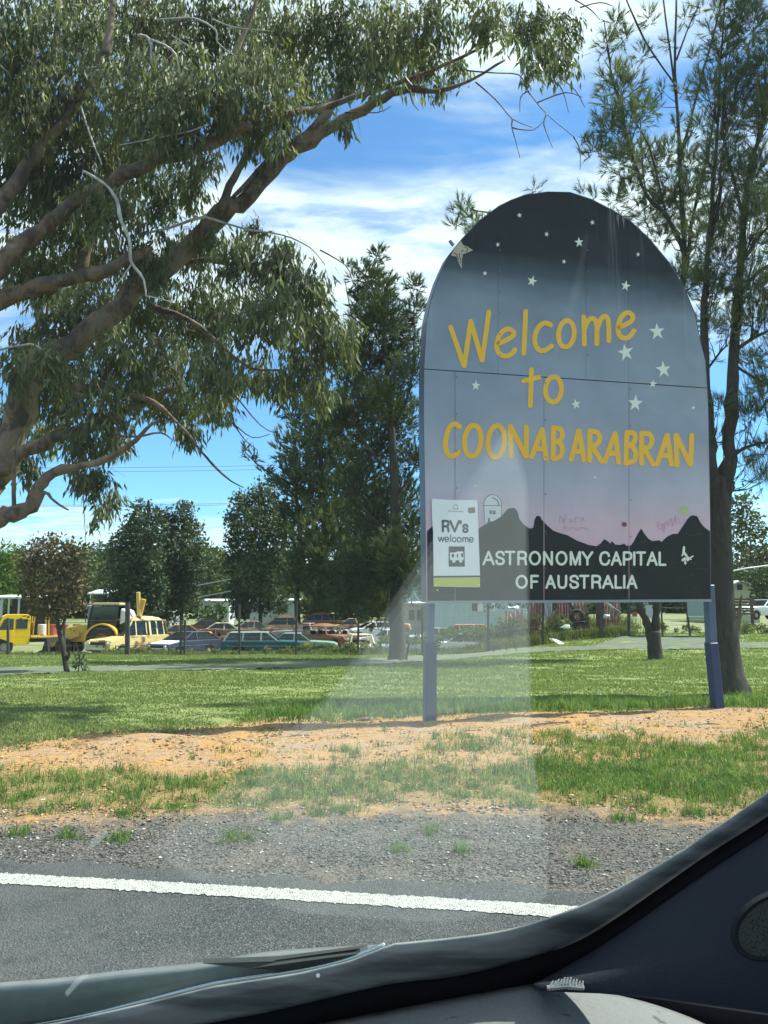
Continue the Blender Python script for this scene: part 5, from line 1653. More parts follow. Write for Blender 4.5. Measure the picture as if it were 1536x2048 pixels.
def wreck(name, label, px, Y, head, style, col, rust=.3, roof_col=None, bonnet_col=None, group='wrecked cars in the yard', cat='car', glass=True, sink=.0, roll=0.0, pitch=0.0, wheels=True, scale=1.0, rims=rim_mat, lift=0.0, rough=.4):
    L, W, Ht, belt, zn, zt_, wb, wt, rt_, rb, wr, rnd_ = STY[style]
    p = ground_at(px, Y)
    root = thing(name, label, cat, (p.x, p.y, p.z - sink + lift), 0, group)
    root.rotation_euler = (R(roll), R(pitch), R(head))
    root.scale = (scale,) * 3
    paint = car_paint(col, rust, rough)
    roofm = car_paint(roof_col, rust, rough) if roof_col else paint
    a, zb = L / 2, .30
    fx, rx = a - .88, -a + 1.0
    if style == 'vintage':
        out = [(-a, .42), (-a - .02, .62), (-a + .18, .88), (-a + .6, zt_ + .12), (rb, belt), (wb, belt), (wb + .7, belt - .02), (a - .25, zn), (a - .02, zn - .22), (a, .42)]
    else:
        out = [(-a, .40), (-a - .04, .60), (-a + .02, zt_ - .04), (-a + .1, zt_), (rb, belt), (wb, belt), (a - .5, zn + .03), (a - .06, zn - .04), (a + .02, zn - .2), (a, .40)]
    out += [(a - .12, zb)] + arch(fx, wr + .07, zb) + arch(rx, wr + .07, zb) + [(-a + .12, zb)]
    MB().prism(out, -W / 2, W / 2).build('body', paint, root, .055, 2, smooth=False)
    # bonnet and boot lids, set proud
    bm_ = car_paint(bonnet_col, rust * .3, rough) if bonnet_col else paint
    MB().prism([(wb + .12, belt + .004), (a - .52, zn + .036), (a - .14, zn + .0), (a - .14, zn - .03), (wb + .12, belt - .03)], -W / 2 + .12, W / 2 - .12).build('bonnet', bm_, root, .02, 1)
    # greenhouse: roof on pillars, panes between
    hb, ht = W / 2 - .05, W / 2 - .20
    rz_ = Ht - .05
    rp = [(rt_, -ht), (wt, -ht), (wt, ht), (rt_, ht)]
    rm = MB().prism(rp, rz_ - .015, Ht + (.0 if rnd_ < .1 else .05), 'z')
    if rnd_ > .1:      # domed roof
        rm = MB(); nu, nv = 9, 7; vs = []; fs = []
        for i in range(nu):
            for j in range(nv):
                u, v = -1 + 2 * i / (nu - 1), -1 + 2 * j / (nv - 1)
                z_ = rz_ + rnd_ * math.sqrt(max(0, 1 - abs(u) ** 2.6)) * math.sqrt(max(0, 1 - abs(v) ** 2.6))
                vs.append((lin((u + 1) / 2, rt_ - .06, wt + .06), v * (ht + .03), z_))
        for i in range(nu - 1):
            for j in range(nv - 1):
                q = i * nv + j
                fs.append((q, q + 1, q + nv + 1, q + nv))
        rm.add(vs, fs)
        rm.add([(rt_ - .06, -ht - .03, rz_ - .03), (wt + .06, -ht - .03, rz_ - .03), (wt + .06, ht + .03, rz_ - .03), (rt_ - .06, ht + .03, rz_ - .03)], [(0, 1, 2, 3)])
        ro = rm.build('roof', roofm, root, smooth=True)
        for a_, b_ in (((rt_ - .06, -1), (wt + .06, -1)), ((rt_ - .06, 1), (wt + .06, 1))):
            MB().bar((a_[0], a_[1] * (ht + .03), rz_ - .01), (b_[0], b_[1] * (ht + .03), rz_ - .01), .05).build('roof_gutter', roofm, ro)
    else:
        rm.build('roof', roofm, root, .035, 3)
    C = {}
    for s in (-1, 1):
        for k, (x0, x1) in {'a': (wb, wt), 'd': (rb, rt_)}.items():
            C[k, s] = (Vector((x0, s * hb, belt)), Vector((x1, s * ht, rz_)))
    m = MB()
    for k in C: m.bar(C[k][0], C[k][1], .075, .06)
    mids = {'sedan': [-.25], 'hatch': [-.15], 'wagon': [-.15, -1.2], 'ute': [], 'vintage': [-.2], 'van': [.35, -.45], 'fourwd': [-.1, -1.0]}[style]
    for s in (-1, 1):
        for x in mids:
            m.bar((x, s * hb, belt), (x * .96, s * ht, rz_), .07, .05)
        m.bar((wb, s * (hb + .005), belt + .01), (rb, s * (hb + .005), belt + .01), .03, .03)
    m.build('pillars', roofm if style != 'van' else paint, root)
    xs = [0.0] + sorted([0.0])

    def pane(nm, q, mat=glass_mat):
        c = sum(q, Vector()) / 4
        q = [c + (v - c) * .96 for v in q]
        MB().add(q, [(0, 1, 2, 3)]).build(nm, mat, root)
    if glass:
        pane('windscreen', [C['a', -1][0], C['a', 1][0], C['a', 1][1], C['a', -1][1]])
        pane('rear_window', [C['d', -1][0], C['d', 1][0], C['d', 1][1], C['d', -1][1]])
        for s in (-1, 1):
            cuts = [(wb, wt)] + [(x, x * .96) for x in mids] + [(rb, rt_)]
            for (b0, t0), (b1, t1) in zip(cuts[:-1], cuts[1:]):
                pane('side_window', [Vector((b0, s * hb, belt + .02)), Vector((b1, s * hb, belt + .02)), Vector((t1, s * ht, rz_)), Vector((t0, s * ht, rz_))])
    if style == 'van':   # closed rear quarters between narrow windows
        m = MB()
        for s in (-1, 1):
            for x in (-.75, -1.3, -1.85):
                m.bar((x, s * (hb + .002), belt), (x * .97, s * (ht + .002), rz_), .16, .03)
        m.build('side_panel', paint, root)
    st = MB()
    for x in ((.05, -.95) if style not in ('ute', 'hatch') else (.0,)):
        for s in (-.38, .38): st.box((x, s, belt + .06), (.16, .46, .42))
    st.build('seats', seat_mat, root, .04, 1)
    # lamps, bumpers, doors, wheels
    for s in (-1, 1):
        MB().lathe([(0, a - .01), (.085, a - .01), (.085, a + .04), (.0, a + .05)], 10, 'x', (0, s * (W / 2 - .24), zn - .17)).build('headlight', lamp_mat, root)
        MB().box((-a - .03, s * (W / 2 - .2), zt_ - .2), (.04, .26, .13)).build('tail_light', tail_mat, root, .01, 1)
        MB().bar((a - .35, s * (W / 2 + .004), .62), (-a + .35, s * (W / 2 + .004), .62), .03, .012).build('side_trim', chrome_mat if rust < .5 else dark_mat, root)
        MB().box((.2 if style != 'van' else .75, s * (W / 2 + .003), .60), (.95, .012, .5)).build('door', paint, root, .01, 1)
    MB().box((a + .05, 0, .46), (.09, W - .06, .14)).build('front_bumper', chrome_mat, root, .03, 2)
    MB().box((-a - .05, 0, .48), (.09, W - .06, .14)).build('rear_bumper', chrome_mat, root, .03, 2)
    MB().box((a + .022, 0, zn - .18), (.02, W - .75, .16)).build('grille', dark_mat, root)
    if style == 'vintage':
        for s in (-1, 1):
            for x, le in ((fx, .68), (rx, .62)):
                n = 12
                pr = [(x + le * math.cos(math.pi * i / n), .42 + .52 * math.sin(math.pi * i / n)) for i in range(n + 1)] + arch(x, wr + .05, .42)[::-1]
                MB().prism(pr, s * (W / 2 - .28), s * (W / 2 + .09)).build('mudguard', paint, root, .06, 2)
    if wheels:
        for x in (fx, rx):
            for s in (-1, 1):
                w = MB().lathe([(wr * .55, -.09), (wr * .92, -.10), (wr, -.06), (wr, .06), (wr * .92, .10), (wr * .55, .09)], 16, 'y').build('wheel', tyre_mat, root, smooth=False)
                w.location = (x, s * (W / 2 - .12), wr)
                MB().lathe([(0, -.07), (wr * .3, -.085), (wr * .56, -.06), (wr * .56, .06), (wr * .3, .085), (0, .07)], 12, 'y').build('rim', rims, w)
    return root


# ---- front row
wreck('panel_van', 'battered cream panel van with rust patches and a raised rounded roof', 258, 44, 243, 'van', (.66, .52, .22), .40, group=None, cat='van', wheels=True, sink=.05)
wreck('parked_car', 'dark blue hatchback with a mismatched white bonnet, beside the cream van', 370, 44, 240, 'hatch', (.042, .052, .085), .05, bonnet_col=(.72, .74, .74), sink=.08)
wreck('wrecked_car', 'teal station wagon with a pale roof, side-on in the weeds', 530, 45, 3, 'wagon', (.016, .085, .098), .16, roof_col=(.30, .36, .34), sink=.12)
wreck('wrecked_car', 'pale green old saloon whose long bonnet ends at the rusted rounded coupe', 598, 48.5, 2, 'sedan', (.20, .30, .24), .22, sink=.15)
wreck('wrecked_car', 'rounded rust-red old coupe with cream paint flaking off its front', 655, 52, -35, 'vintage', (.24, .105, .065), .75, sink=.02, rough=.8, glass=False)
wreck('wrecked_car', 'stripped cream four-wheel drive facing the road, windscreen missing', 722, 47, -80, 'fourwd', (.52, .48, .34), .2, sink=.35, glass=False, scale=.86)
wreck('wrecked_car', 'pale blue saloon half hidden by the tall she-oak trunk', 818, 46.5, 178, 'sedan', (.40, .52, .58), .05, sink=.35)
wreck('wrecked_car', 'white saloon parked behind the pale blue one', 772, 52, 170, 'sedan', (.64, .64, .60), .05, sink=.1)
wreck('wrecked_car', 'white station wagon standing just left of the rusty scrap heap', 925, 45, 168, 'wagon', (.62, .62, .54), .06, sink=.32)
# ---- rows behind
wreck('wrecked_car', 'brown rusted saloon squeezed between the blue hatchback and the teal wagon', 437, 50, 15, 'sedan', (.20, .11, .075), .6, rough=.8, lift=.05, glass=False)
wreck('wrecked_car', 'orange-tan rusted saloon, only its roof over the blue hatchback', 352, 53, 190, 'sedan', (.42, .24, .10), .5, lift=.2, rough=.8)
wreck('wrecked_car', 'charred dark wreck between the cream van and the orange-tan roof', 312, 55, 160, 'ute', (.075, .06, .05), .5, lift=.25, rough=.8, glass=False)
wreck('wrecked_car', 'cream-roofed dark saloon in the row behind the teal wagon', 455, 57, 10, 'sedan', (.14, .09, .07), .4, roof_col=(.60, .55, .36), lift=.18, rough=.7)
wreck('wrecked_car', 'tan round-roofed old car behind the pale green saloon', 578, 60, 10, 'vintage', (.50, .31, .16), .35, lift=.2, rough=.8, scale=1.08)
wreck('wrecked_car', 'grey-roofed rusty car behind the teal wagon windows', 510, 58, 20, 'sedan', (.27, .22, .18), .45, roof_col=(.28, .29, .28), lift=.25, rough=.7)
wreck('wrecked_car', 'maroon rusted saloon standing higher, directly behind the rounded coupe', 648, 62, 5, 'vintage', (.13, .055, .045), .7, lift=.55, rough=.8)
wreck('wrecked_car', 'lilac-grey stripped car shell between the pale green saloon and the coupe', 612, 54, 170, 'ute', (.27, .24, .26), .3, lift=.22, rough=.7, glass=False)
wreck('wrecked_car', 'tan flat-roofed car between the rounded coupe and the cream four-wheel drive', 700, 60, 180, 'ute', (.40, .30, .18), .45, lift=.4, rough=.8)
wreck('wrecked_car', 'dark red low wreck just right of the rounded coupe', 690, 53, 10, 'ute', (.16, .045, .035), .5, lift=.0, rough=.8, glass=False)
wreck('wrecked_car', 'small white hatchback above the row, left of the she-oak trunk', 742, 58, 200, 'hatch', (.66, .66, .64), .03, lift=.25)
wreck('wrecked_car', 'orange-tan roofed wreck behind the white saloon', 762, 63, 175, 'sedan', (.45, .27, .14), .4, lift=.4, rough=.8)
wreck('wrecked_car', 'faded orange car directly above the white station wagon', 915, 56, 175, 'wagon', (.48, .17, .06), .3, lift=-.02, rough=.7)
wreck('wrecked_car', 'grey-blue saloon behind the white station wagon and sign post', 870, 54, 178, 'sedan', (.22, .28, .31), .2, lift=-.1)
wreck('wrecked_car', 'dark brown hulk with a bashed roof behind the brown saloon', 408, 62, 185, 'sedan', (.085, .05, .04), .6, lift=.3, rough=.9)
wreck('pickup_truck', 'white cab truck standing behind the wrecks under the dark tree', 679, 72, -100, 'fourwd', (.66, .68, .68), .02, None, lift=1.0, group=None, cat='truck')
wreck('parked_car', 'white car parked by the timber rails near the pale green house', 1530, 54, 200, 'sedan', (.68, .69, .68), .0, group=None, lift=.45)


# ---- yellow flatbed truck
p = ground_at(36, 47)
tk = thing('flatbed_truck', 'bright yellow flatbed truck with an empty tray, at the yard fence', 'truck', (p.x, p.y, p.z - .02), R(208))
win_dark = plain('truck_window', (.03, .04, .045), .12, .2, 6, 0, 0, .8)
yel = car_paint((.78, .50, .012), .10)
dyl = car_paint((.50, .31, .035), .35, .6)
cab = [(-.55, .62), (-.55, 2.25), (-.40, 2.38), (.72, 2.38), (.95, 2.26), (1.32, 1.45), (1.42, 1.35), (1.45, .62), (1.2, .55)] + arch(.78, .50, .50) + [(.2, .55)]
MB().prism(cab, -1.05, 1.05).build('cab', yel, tk, .05, 2)
for s in (-1, 1):
    MB().prism([(.35, 1.48), (1.14, 1.48), (.84, 2.12), (.35, 2.12)], s * 1.052, s * 1.062).build('side_window', win_dark, tk)
    MB().prism([(-.40, 1.52), (.22, 1.52), (.22, 2.10), (-.40, 2.10)], s * 1.052, s * 1.062).build('side_window', win_dark, tk)
    MB().prism([(.28, .68), (1.08, 1.0), (1.18, 1.42), (.28, 1.42)], s * 1.051, s * 1.068).build('door', yel, tk, .008, 1)
    MB().lathe([(0, 1.44), (.11, 1.44), (.11, 1.49), (0, 1.50)], 10, 'x', (0, s * .78, .85)).build('headlight', lamp_mat, tk)
MB().add([(1.335, -.92, 1.50), (1.335, .92, 1.50), (1.0, .86, 2.22), (1.0, -.86, 2.22)], [(0, 1, 2, 3)]).build('windscreen', win_dark, tk)
MB().box((1.50, 0, .56), (.14, 2.1, .22)).build('bumper', dark_mat, tk, .03, 2)
MB().box((-2.6, 0, 1.02), (4.0, 2.2, .13)).build('tray', dyl, tk, .02, 1)
for s in (-1, 1):
    MB().bar((-2.6 - 2.0, s * .38, .82), (1.0, s * .38, .82), .10, .2).build('chassis_rail', dark_mat, tk)
    MB().bar((-.72, s * 1.0, 1.06), (-.78, s * 1.0, 2.25), .07).build('tray_post', dyl, tk)
    MB().bar((-1.62, s * 1.02, .62), (-1.55, s * 1.02, 2.2), .09).build('tray_post', car_paint((.66, .43, .05), .2), tk)
    MB().bar((-1.62, s * 1.02, .62), (-1.9, s * 1.02, .66), .09).build('step', car_paint((.66, .43, .05), .2), tk)
MB().box((-.76, 0, 1.9), (.05, 2.0, .07)).build('headboard', dyl, tk)
MB().box((-.76, 0, 1.5), (.04, 2.0, .55)).build('headboard', car_paint((.30, .17, .05), .6, .8), tk)
for x in (.78, -3.1, -2.3):
    for s in (-1, 1):
        w = MB().lathe([(.25, -.14), (.42, -.15), (.47, -.10), (.47, .10), (.42, .15), (.25, .14)], 18, 'y').build('wheel', tyre_mat, tk)
        w.location = (x, s * .88, .47)
        MB().lathe([(0, -.08), (.14, -.10), (.26, -.07), (.26, .07), (.14, .10), (0, .08)], 12, 'y').build('rim', rim_mat, w)
# scrap loaded on the truck's tray
tz = p.z - .02 + 1.085
for i, (dx, dy, r, c, lab) in enumerate([(1.75, -.45, .24, (.62, .62, .60), 'crumpled white drum lying on the yellow truck tray beside its post'), (2.3, .1, .27, (.33, .07, .05), 'dented red drum standing on the truck tray next to the white one'), (3.0, -.2, .25, (.30, .06, .05), 'rusty red drum on the truck tray behind the leaning tree trunk'), (3.7, .2, .24, (.16, .06, .05), 'dark maroon drum at the tail end of the truck tray')]):
    ca_, sa_ = math.cos(R(208)), math.sin(R(208)); lx_ = -dx + .45
    d = thing('oil_drum', lab, 'drum', (p.x + lx_ * ca_ - dy * sa_, p.y + lx_ * sa_ + dy * ca_, tz), 0, 'scrap drums on the truck tray')
    MB().lathe([(0, 0), (r, 0), (r * 1.03, .02), (r, .05), (r, .3), (r * 1.03, .33), (r, .36), (r, .6), (r * 1.03, .63), (r, .66), (r * .95, .68), (0, .66)], 14, 'z').build('shell', car_paint(c, .35, .7), d)
    MB().lathe([(0, .665), (.04, .665), (.04, .70), (0, .70)], 8, 'z', (r * .5, 0, 0)).build('bung', dark_mat, d)

# ---- backhoe
p = ground_at(198, 44)
bh = thing('backhoe', 'orange backhoe loader with a glazed cab and its boom folded upright', 'backhoe', (p.x, p.y, p.z), R(178))
org = car_paint((.62, .36, .06), .3, .6)
wht = car_paint((.66, .67, .64), .1, .5)
cabw = [(-1.15, 1.25), (-1.25, 2.75), (.15, 2.75), (.35, 1.9), (.38, 1.25)]
for s in (-1, 1):
    for a_, b_ in zip(cabw, cabw[1:] + cabw[:1]):
        MB().bar((a_[0], s * .72, a_[1]), (b_[0], s * .72, b_[1]), .09, .07).build('cab_frame', dark_mat, bh)
    MB().prism([(-.55, 1.32), (-.58, 2.68), (.12, 2.68), (.30, 1.9), (.32, 1.32)], s * .70, s * .715).build('cab_window', glass_mat, bh)
    MB().prism([(-1.15, 1.3), (-1.2, 2.68), (-.62, 2.68), (-.6, 1.3)], s * .70, s * .716).build('cab_window', glass_mat, bh)
MB().box((-.5, 0, 2.82), (1.75, 1.6, .14)).build('cab_roof', car_paint((.50, .40, .26), .2, .6), bh, .04, 2)
MB().box((-.4, 0, 1.05), (1.7, 1.4, .5)).build('cab_floor', org, bh, .04, 1)
MB().prism([(.4, .7), (.4, 1.62), (1.0, 1.66), (2.0, 1.45), (2.1, .7)], -.45, .45).build('engine_cover', org, bh, .05, 2)
MB().prism([(-1.3, 1.3), (-1.35, 2.6), (-1.75, 2.45), (-1.95, 1.9), (-1.9, 1.3)], -.60, .60).build('side_tank', wht, bh, .12, 3)
for s in (-1, 1):
    w = MB().lathe([(.42, -.2), (.72, -.22), (.80, -.14), (.80, .14), (.72, .22), (.42, .2)], 22, 'y').build('rear_wheel', tyre_mat, bh); w.location = (-.55, s * .92, .8)
    MB().lathe([(0, -.05), (.2, -.08), (.45, -.10), (.45, .10), (.2, .08), (0, .05)], 16, 'y').build('rim', rust_rim, w)
    w = MB().lathe([(.24, -.12), (.42, -.13), (.47, -.08), (.47, .08), (.42, .13), (.24, .12)], 18, 'y').build('front_wheel', tyre_mat, bh); w.location = (1.65, s * .82, .47)
    MB().lathe([(0, -.05), (.25, -.07), (.25, .07), (0, .05)], 12, 'y').build('rim', rust_rim, w)
    fen = [(-.55 + .98 * math.cos(math.pi * i / 10), .8 + .95 * math.sin(math.pi * i / 10)) for i in range(11)] + [(-.55 + .88 * math.cos(math.pi * i / 10), .8 + .86 * math.sin(math.pi * i / 10)) for i in range(10, -1, -1)]
    MB().prism(fen, s * .66, s * 1.14).build('mudguard', org, bh, .01, 1)
    MB().bar((.9, s * .62, 1.15), (2.5, s * .62, .5), .14, .2).build('loader_arm', org, bh)
MB().prism([(2.4, .15), (2.5, .95), (2.58, .95), (2.75, .3), (3.2, .12), (3.2, .06)], -1.05, 1.05).build('loader_bucket', dark_mat, bh)
MB().bar((-1.95, 0, 1.0), (-2.45, 0, 3.1), .22, .26).build('boom', car_paint((.55, .34, .05), .2), bh, .03, 1)
MB().bar((-2.35, .1, 1.1), (-2.15, .1, 3.5), .16, .2).build('dipper', car_paint((.60, .42, .10), .3), bh, .03, 1)
MB().tube([(-2.1, -.18, 1.3), (-2.36, -.18, 2.6)], .05, 8).build('ram', chrome_mat, bh)

# ---- sheds, shelters and houses round the yard
def tin(name, col, k=22.0, rust=.0):
    t = NT(name); O = t.obj(); sx_, sy_, sz_ = t.sep(O)
    w = t.math('SINE', t.math('MULTIPLY', t.math('ADD', sx_, sy_), k))
    c = t.mix(t.noise(O, 1.2, 5, .6), tuple(v * .8 for v in col), tuple(min(1, v * 1.1) for v in col))
    if rust: c = t.mix(t.range(t.noise(O, 1.8, 6, .65), .62 - rust * .3, .75 - rust * .3), c, (.20, .10, .06))
    return t.done(t.bsdf(c, .5, t.bump(w, .5, .03), .1, .3))


tin_white = tin('tin_white', (.66, .68, .68)); tin_grey = tin('tin_grey', (.33, .36, .38)); tin_blue = tin('tin_blue', (.34, .45, .50)); tin_rust = tin('tin_rust', (.28, .19, .15), 22, .7)
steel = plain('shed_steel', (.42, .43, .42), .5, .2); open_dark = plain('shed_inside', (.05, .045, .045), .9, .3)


def shelter(name, label, x0, x1, ytop, ybot, Y, roof_mat, wall_mat, depth=4.0, pitch=.35, posts=(), windows=(), cat='shed', back=True, gable=False, base=None):
    """front from pixel x0 to x1, eaves at pixel ytop, foot at pixel ybot"""
    a, b = at(x0, ytop, Y), at(x1, ytop, Y)
    w = b.x - a.x
    zg = at((x0 + x1) / 2, ybot, Y).z
    root = thing(name, label, cat, (a.x, Y, zg))
    h = a.z - zg
    gz = hz((a.x + b.x) / 2, Y) - zg - .3      # run the walls down into the ground
    rt = .10
    if gable:
        rise = w * .22
        roof = MB()
        for s in (0, 1):
            xa, xb = (-.3, w / 2) if s == 0 else (w / 2, w + .3)
            za, zb_ = (h - .1, h + rise) if s == 0 else (h + rise, h - .1)
            roof.add([(xa, -.3, za), (xb, -.3, zb_), (xb, depth + .3, zb_), (xa, depth + .3, za), (xa, -.3, za + rt), (xb, -.3, zb_ + rt), (xb, depth + .3, zb_ + rt), (xa, depth + .3, za + rt)],
                     [(0, 1, 2, 3), (7, 6, 5, 4), (0, 4, 5, 1), (2, 6, 7, 3), (0, 3, 7, 4), (1, 5, 6, 2)])
        roof.build('roof', roof_mat, root)
        MB().prism([(0, gz), (w, gz), (w, h), (w / 2, h + rise - .06), (0, h)], 0, .15).build('wall', wall_mat, root)
    else:
        MB().add([(-.2, -.3, h - .03), (w + .2, -.3, h - .03), (w + .2, depth, h + pitch), (-.2, depth, h + pitch), (-.2, -.3, h + rt), (w + .2, -.3, h + rt), (w + .2, depth, h + pitch + rt), (-.2, depth, h + pitch + rt)],
                 [(0, 1, 2, 3), (7, 6, 5, 4), (0, 4, 5, 1), (2, 6, 7, 3), (0, 3, 7, 4), (1, 5, 6, 2)]).build('roof', roof_mat, root)
        if wall_mat is not None: MB().box((w / 2, .08, (h + gz) / 2 - .04), (w, .12, h - gz - .08)).build('wall', wall_mat, root)
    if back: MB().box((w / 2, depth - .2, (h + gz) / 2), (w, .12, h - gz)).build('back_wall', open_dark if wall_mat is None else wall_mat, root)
    for s in (0, 1):
        if wall_mat is not None: MB().box((s * (w - .12) + .06, depth / 2, (h + gz) / 2 - .05), (.12, depth - .6, h - gz - .1)).build('side_wall', wall_mat, root)
    for px in posts:
        x = at(px, ytop, Y).x - a.x
        MB().box((x, -.1, (h + gz) / 2), (.13, .13, h - gz)).build('post', steel, root)
    for (u0, v0, u1, v1, mt) in windows:
        q0, q1 = at(u0, v1, Y), at(u1, v0, Y)
        f = MB().box(((q0.x + q1.x) / 2 - a.x, .005, (q0.z + q1.z) / 2 - zg), (q1.x - q0.x + .16, .06, q1.z - q0.z + .16)).build('window', steel, root)
        MB().box(((q0.x + q1.x) / 2 - a.x, -.03, (q0.z + q1.z) / 2 - zg), (q1.x - q0.x, .03, q1.z - q0.z)).build('pane', mt, f)
    return root


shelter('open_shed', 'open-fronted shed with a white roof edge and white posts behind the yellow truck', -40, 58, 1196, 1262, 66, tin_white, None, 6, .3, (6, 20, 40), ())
MB().box((.9, -.02, 1.3), (1.9, .1, 2.6)).build('side_wall', tin_blue, bpy.data.objects['open_shed'])
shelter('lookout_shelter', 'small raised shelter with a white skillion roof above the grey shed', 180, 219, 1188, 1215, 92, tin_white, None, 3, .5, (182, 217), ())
shelter('grey_shed', 'low grey tin shed with pale beam between the backhoe and the dark gums', 176, 292, 1214, 1262, 76, tin_grey, tin_grey, 6, .3, (), ((268, 1240, 286, 1256, open_dark),))
shelter('grey_shed', 'pale grey shed wall half hidden by the gum trunk above the cream van', 282, 336, 1226, 1262, 80, tin_grey, tin_grey, 5, .2, (), ((296, 1230, 304, 1242, open_dark), (330, 1246, 335, 1258, lamp_mat)))
shelter('caravan', 'long white roof of a caravan showing between the two dark gum clumps', 397, 458, 1203, 1250, 84, tin_white, tin_white, 4, .25, (), ((410, 1212, 420, 1222, glass_mat), (434, 1212, 444, 1222, glass_mat)), 'caravan')
shelter('caravan', 'white roof seen through the gum stems above the teal wagon', 500, 592, 1202, 1250, 88, tin_white, tin_grey, 4, .25, (), ((515, 1212, 528, 1226, glass_mat), (560, 1212, 575, 1226, glass_mat)), 'caravan')
shelter('tin_house', 'white building with an awning just left of the sign post', 800, 862, 1208, 1256, 72, tin_white, plain('house_cream', (.50, .48, .42), .7), 6, .2, (803, 845), ((818, 1220, 829, 1240, plain('door_brown', (.16, .07, .05), .7)), (834, 1220, 842, 1240, open_dark)), 'house')
shelter('tin_shed', 'pale blue-grey tin shed standing behind the one with the awning', 795, 850, 1178, 1220, 90, tin_blue, tin_blue, 5, .2)
shelter('tin_shed', 'long blue-grey tin shed behind the white station wagon under the sign', 866, 1052, 1196, 1240, 68, tin_grey, tin_blue, 6, .2, (), ((955, 1203, 965, 1222, tin_white), (944, 1206, 953, 1222, open_dark), (982, 1200, 990, 1222, tin_white)))
shelter('house', 'pale green gabled house with one dark window past the forked she-oak', 1446, 1516, 1178, 1222, 62, tin_white, plain('house_green', (.42, .44, .30), .7, .1), 8, .3, (), ((1474, 1169, 1484, 1180, open_dark),), 'house', True, True)

# stacked timber rails by that house
for i in range(6):
    z = 1198 + i * 6
    a, b = at(1460 + rnd.uniform(-3, 3), z, 44 + .25 * i), at(1506 + rnd.uniform(-5, 5), z + rnd.uniform(-1.5, 1.5), 44 + .25 * i)
    d = thing('timber_rail', ['topmost', 'second', 'third', 'fourth', 'fifth', 'lowest'][i] + ' of the dark rails stacked in front of the pale green house', 'rail', (a.x, a.y, a.z), 0, 'timber rails stacked by the house')
    MB().bar(a, b, .12, .10).build('rail', plain('old_timber', (.085, .055, .04), .9, .4), d, .01, 1, world=True)
    MB().bar(a.lerp(b, .08) - Vector((0, 0, .09)), a.lerp(b, .08) + Vector((0, .22, -.09)), .07).build('bearer', dark_mat, d, world=True)
for i, px in enumerate((1464, 1502)):
    a = at(px, 1194, 45.6); g_ = Vector((a.x, 45.6, hz(a.x, 45.6)))
    d = thing('timber_post', ['nearer the trunk', 'nearer the white car'][i] + ' upright post holding the stacked rails, at the ' + ['she-oak end', 'car end'][i], 'post', g_)
    MB().bar(g_ - Vector((0, 0, .2)), a, .14).build('shaft', plain('old_post', (.07, .05, .04), .9, .4), d, world=True)
    MB().bar(a, a + Vector((0, 0, .04)), .18).build('cap', dark_mat, d, world=True)

# ---- the wire fence along the yard, the gate and its board
wire_m = plain('fence_wire', (.10, .10, .10), .5, .2)
post_m = plain('fence_steel', (.040, .038, .036), .6, .3)
FP = [(-60, 1240, 1322), (18, 1236, 1322), (130, 1225, 1318), (256, 1205, 1311), (362, 1240, 1308), (370, 1240, 1308), (480, 1208, 1306), (592, 1200, 1304), (716, 1205, 1300), (845, 1215, 1292), (976, 1204, 1284), (1085, 1198, 1276), (1203, 1196, 1273), (1258, 1200, 1272)]
f0 = ground_at(256, 38)
fence = thing('wire_fence', 'tall wire fence on dark steel posts between lawn and wrecks', 'fence', f0)
tops = []
for i, (px, yt, yb) in enumerate(FP):
    Y = 38 if px < 800 else 36.5
    g_ = ground_at(px, Y); tp = at(px + rnd.uniform(-2, 2), yt, Y)
    w = .19 if px == 256 else (.16 if px in (1203,) else .10)
    MB().bar(g_ - Vector((0, 0, .3)), tp, w).build('post', post_m, fence, world=True)
    tops.append((g_, Vector((g_.x, g_.y, max(tp.z, g_.z + 1.8)))))
for lv in (.12, .5, .9, 1.3, 1.7):
    m = MB()
    pts = []
    for g_, tp in tops: pts.append(g_ + Vector((0, -.06, lv)))
    m.tube(pts, .005, 4, caps=False)
    m.build('wire', wire_m, fence, world=True)
gate0 = ground_at(1325, 36)
gate = thing('wire_gate', 'closed wire gate of thin steel tube across the mouth of the gravel track', 'gate', gate0)
for nm, a, b, w in [('stile', (1259, 1198), (1259, 1272), .06), ('stile', (1322, 1200), (1325, 1273), .06), ('stile', (1372, 1203), (1380, 1272), .07), ('stile', (1432, 1205), (1436, 1272), .06), ('lower_rail', (1258, 1272), (1436, 1273), .06), ('upper_rail', (1258, 1201), (1436, 1206), .05)]:
    MB().bar(at(*a, 36), at(*b, 36), w).build(nm, post_m, gate, world=True)
for k in range(1, 6):
    MB().tube([at(1258, 1203 + k * 11.5, 36), at(1436, 1206 + k * 11.2, 36)], .006, 4).build('wire', wire_m, gate, world=True)
for nm, lab, q, colr in [('notice_board', 'blank grey-blue board hung on the gate beside the sign post', (1376, 1204, 1416, 1233), (.22, .29, .30)), ('notice_board', 'pale lilac blank board seen through the fork of the dark tree', (1292, 1210, 1309, 1236), (.42, .42, .48)), ('notice_board', 'tiny rust-red plate on the fence wire left of the dark fork', (1265, 1224, 1274, 1234), (.28, .07, .04))]:
    a, b = at(q[0], q[3], 35.85), at(q[2], q[1], 35.85)
    d = thing(nm, lab, 'board', ((a.x + b.x) / 2, 35.85, a.z))
    MB().box(((a.x + b.x) / 2, 35.87, (a.z + b.z) / 2), (b.x - a.x, .03, b.z - a.z)).build('board', plain('board_paint', colr, .5, .15), d, world=True)
    MB().bar((a.x, 35.85, a.z), (b.x, 35.85, a.z), .05).build('lower_edge', chrome_mat, d, world=True)

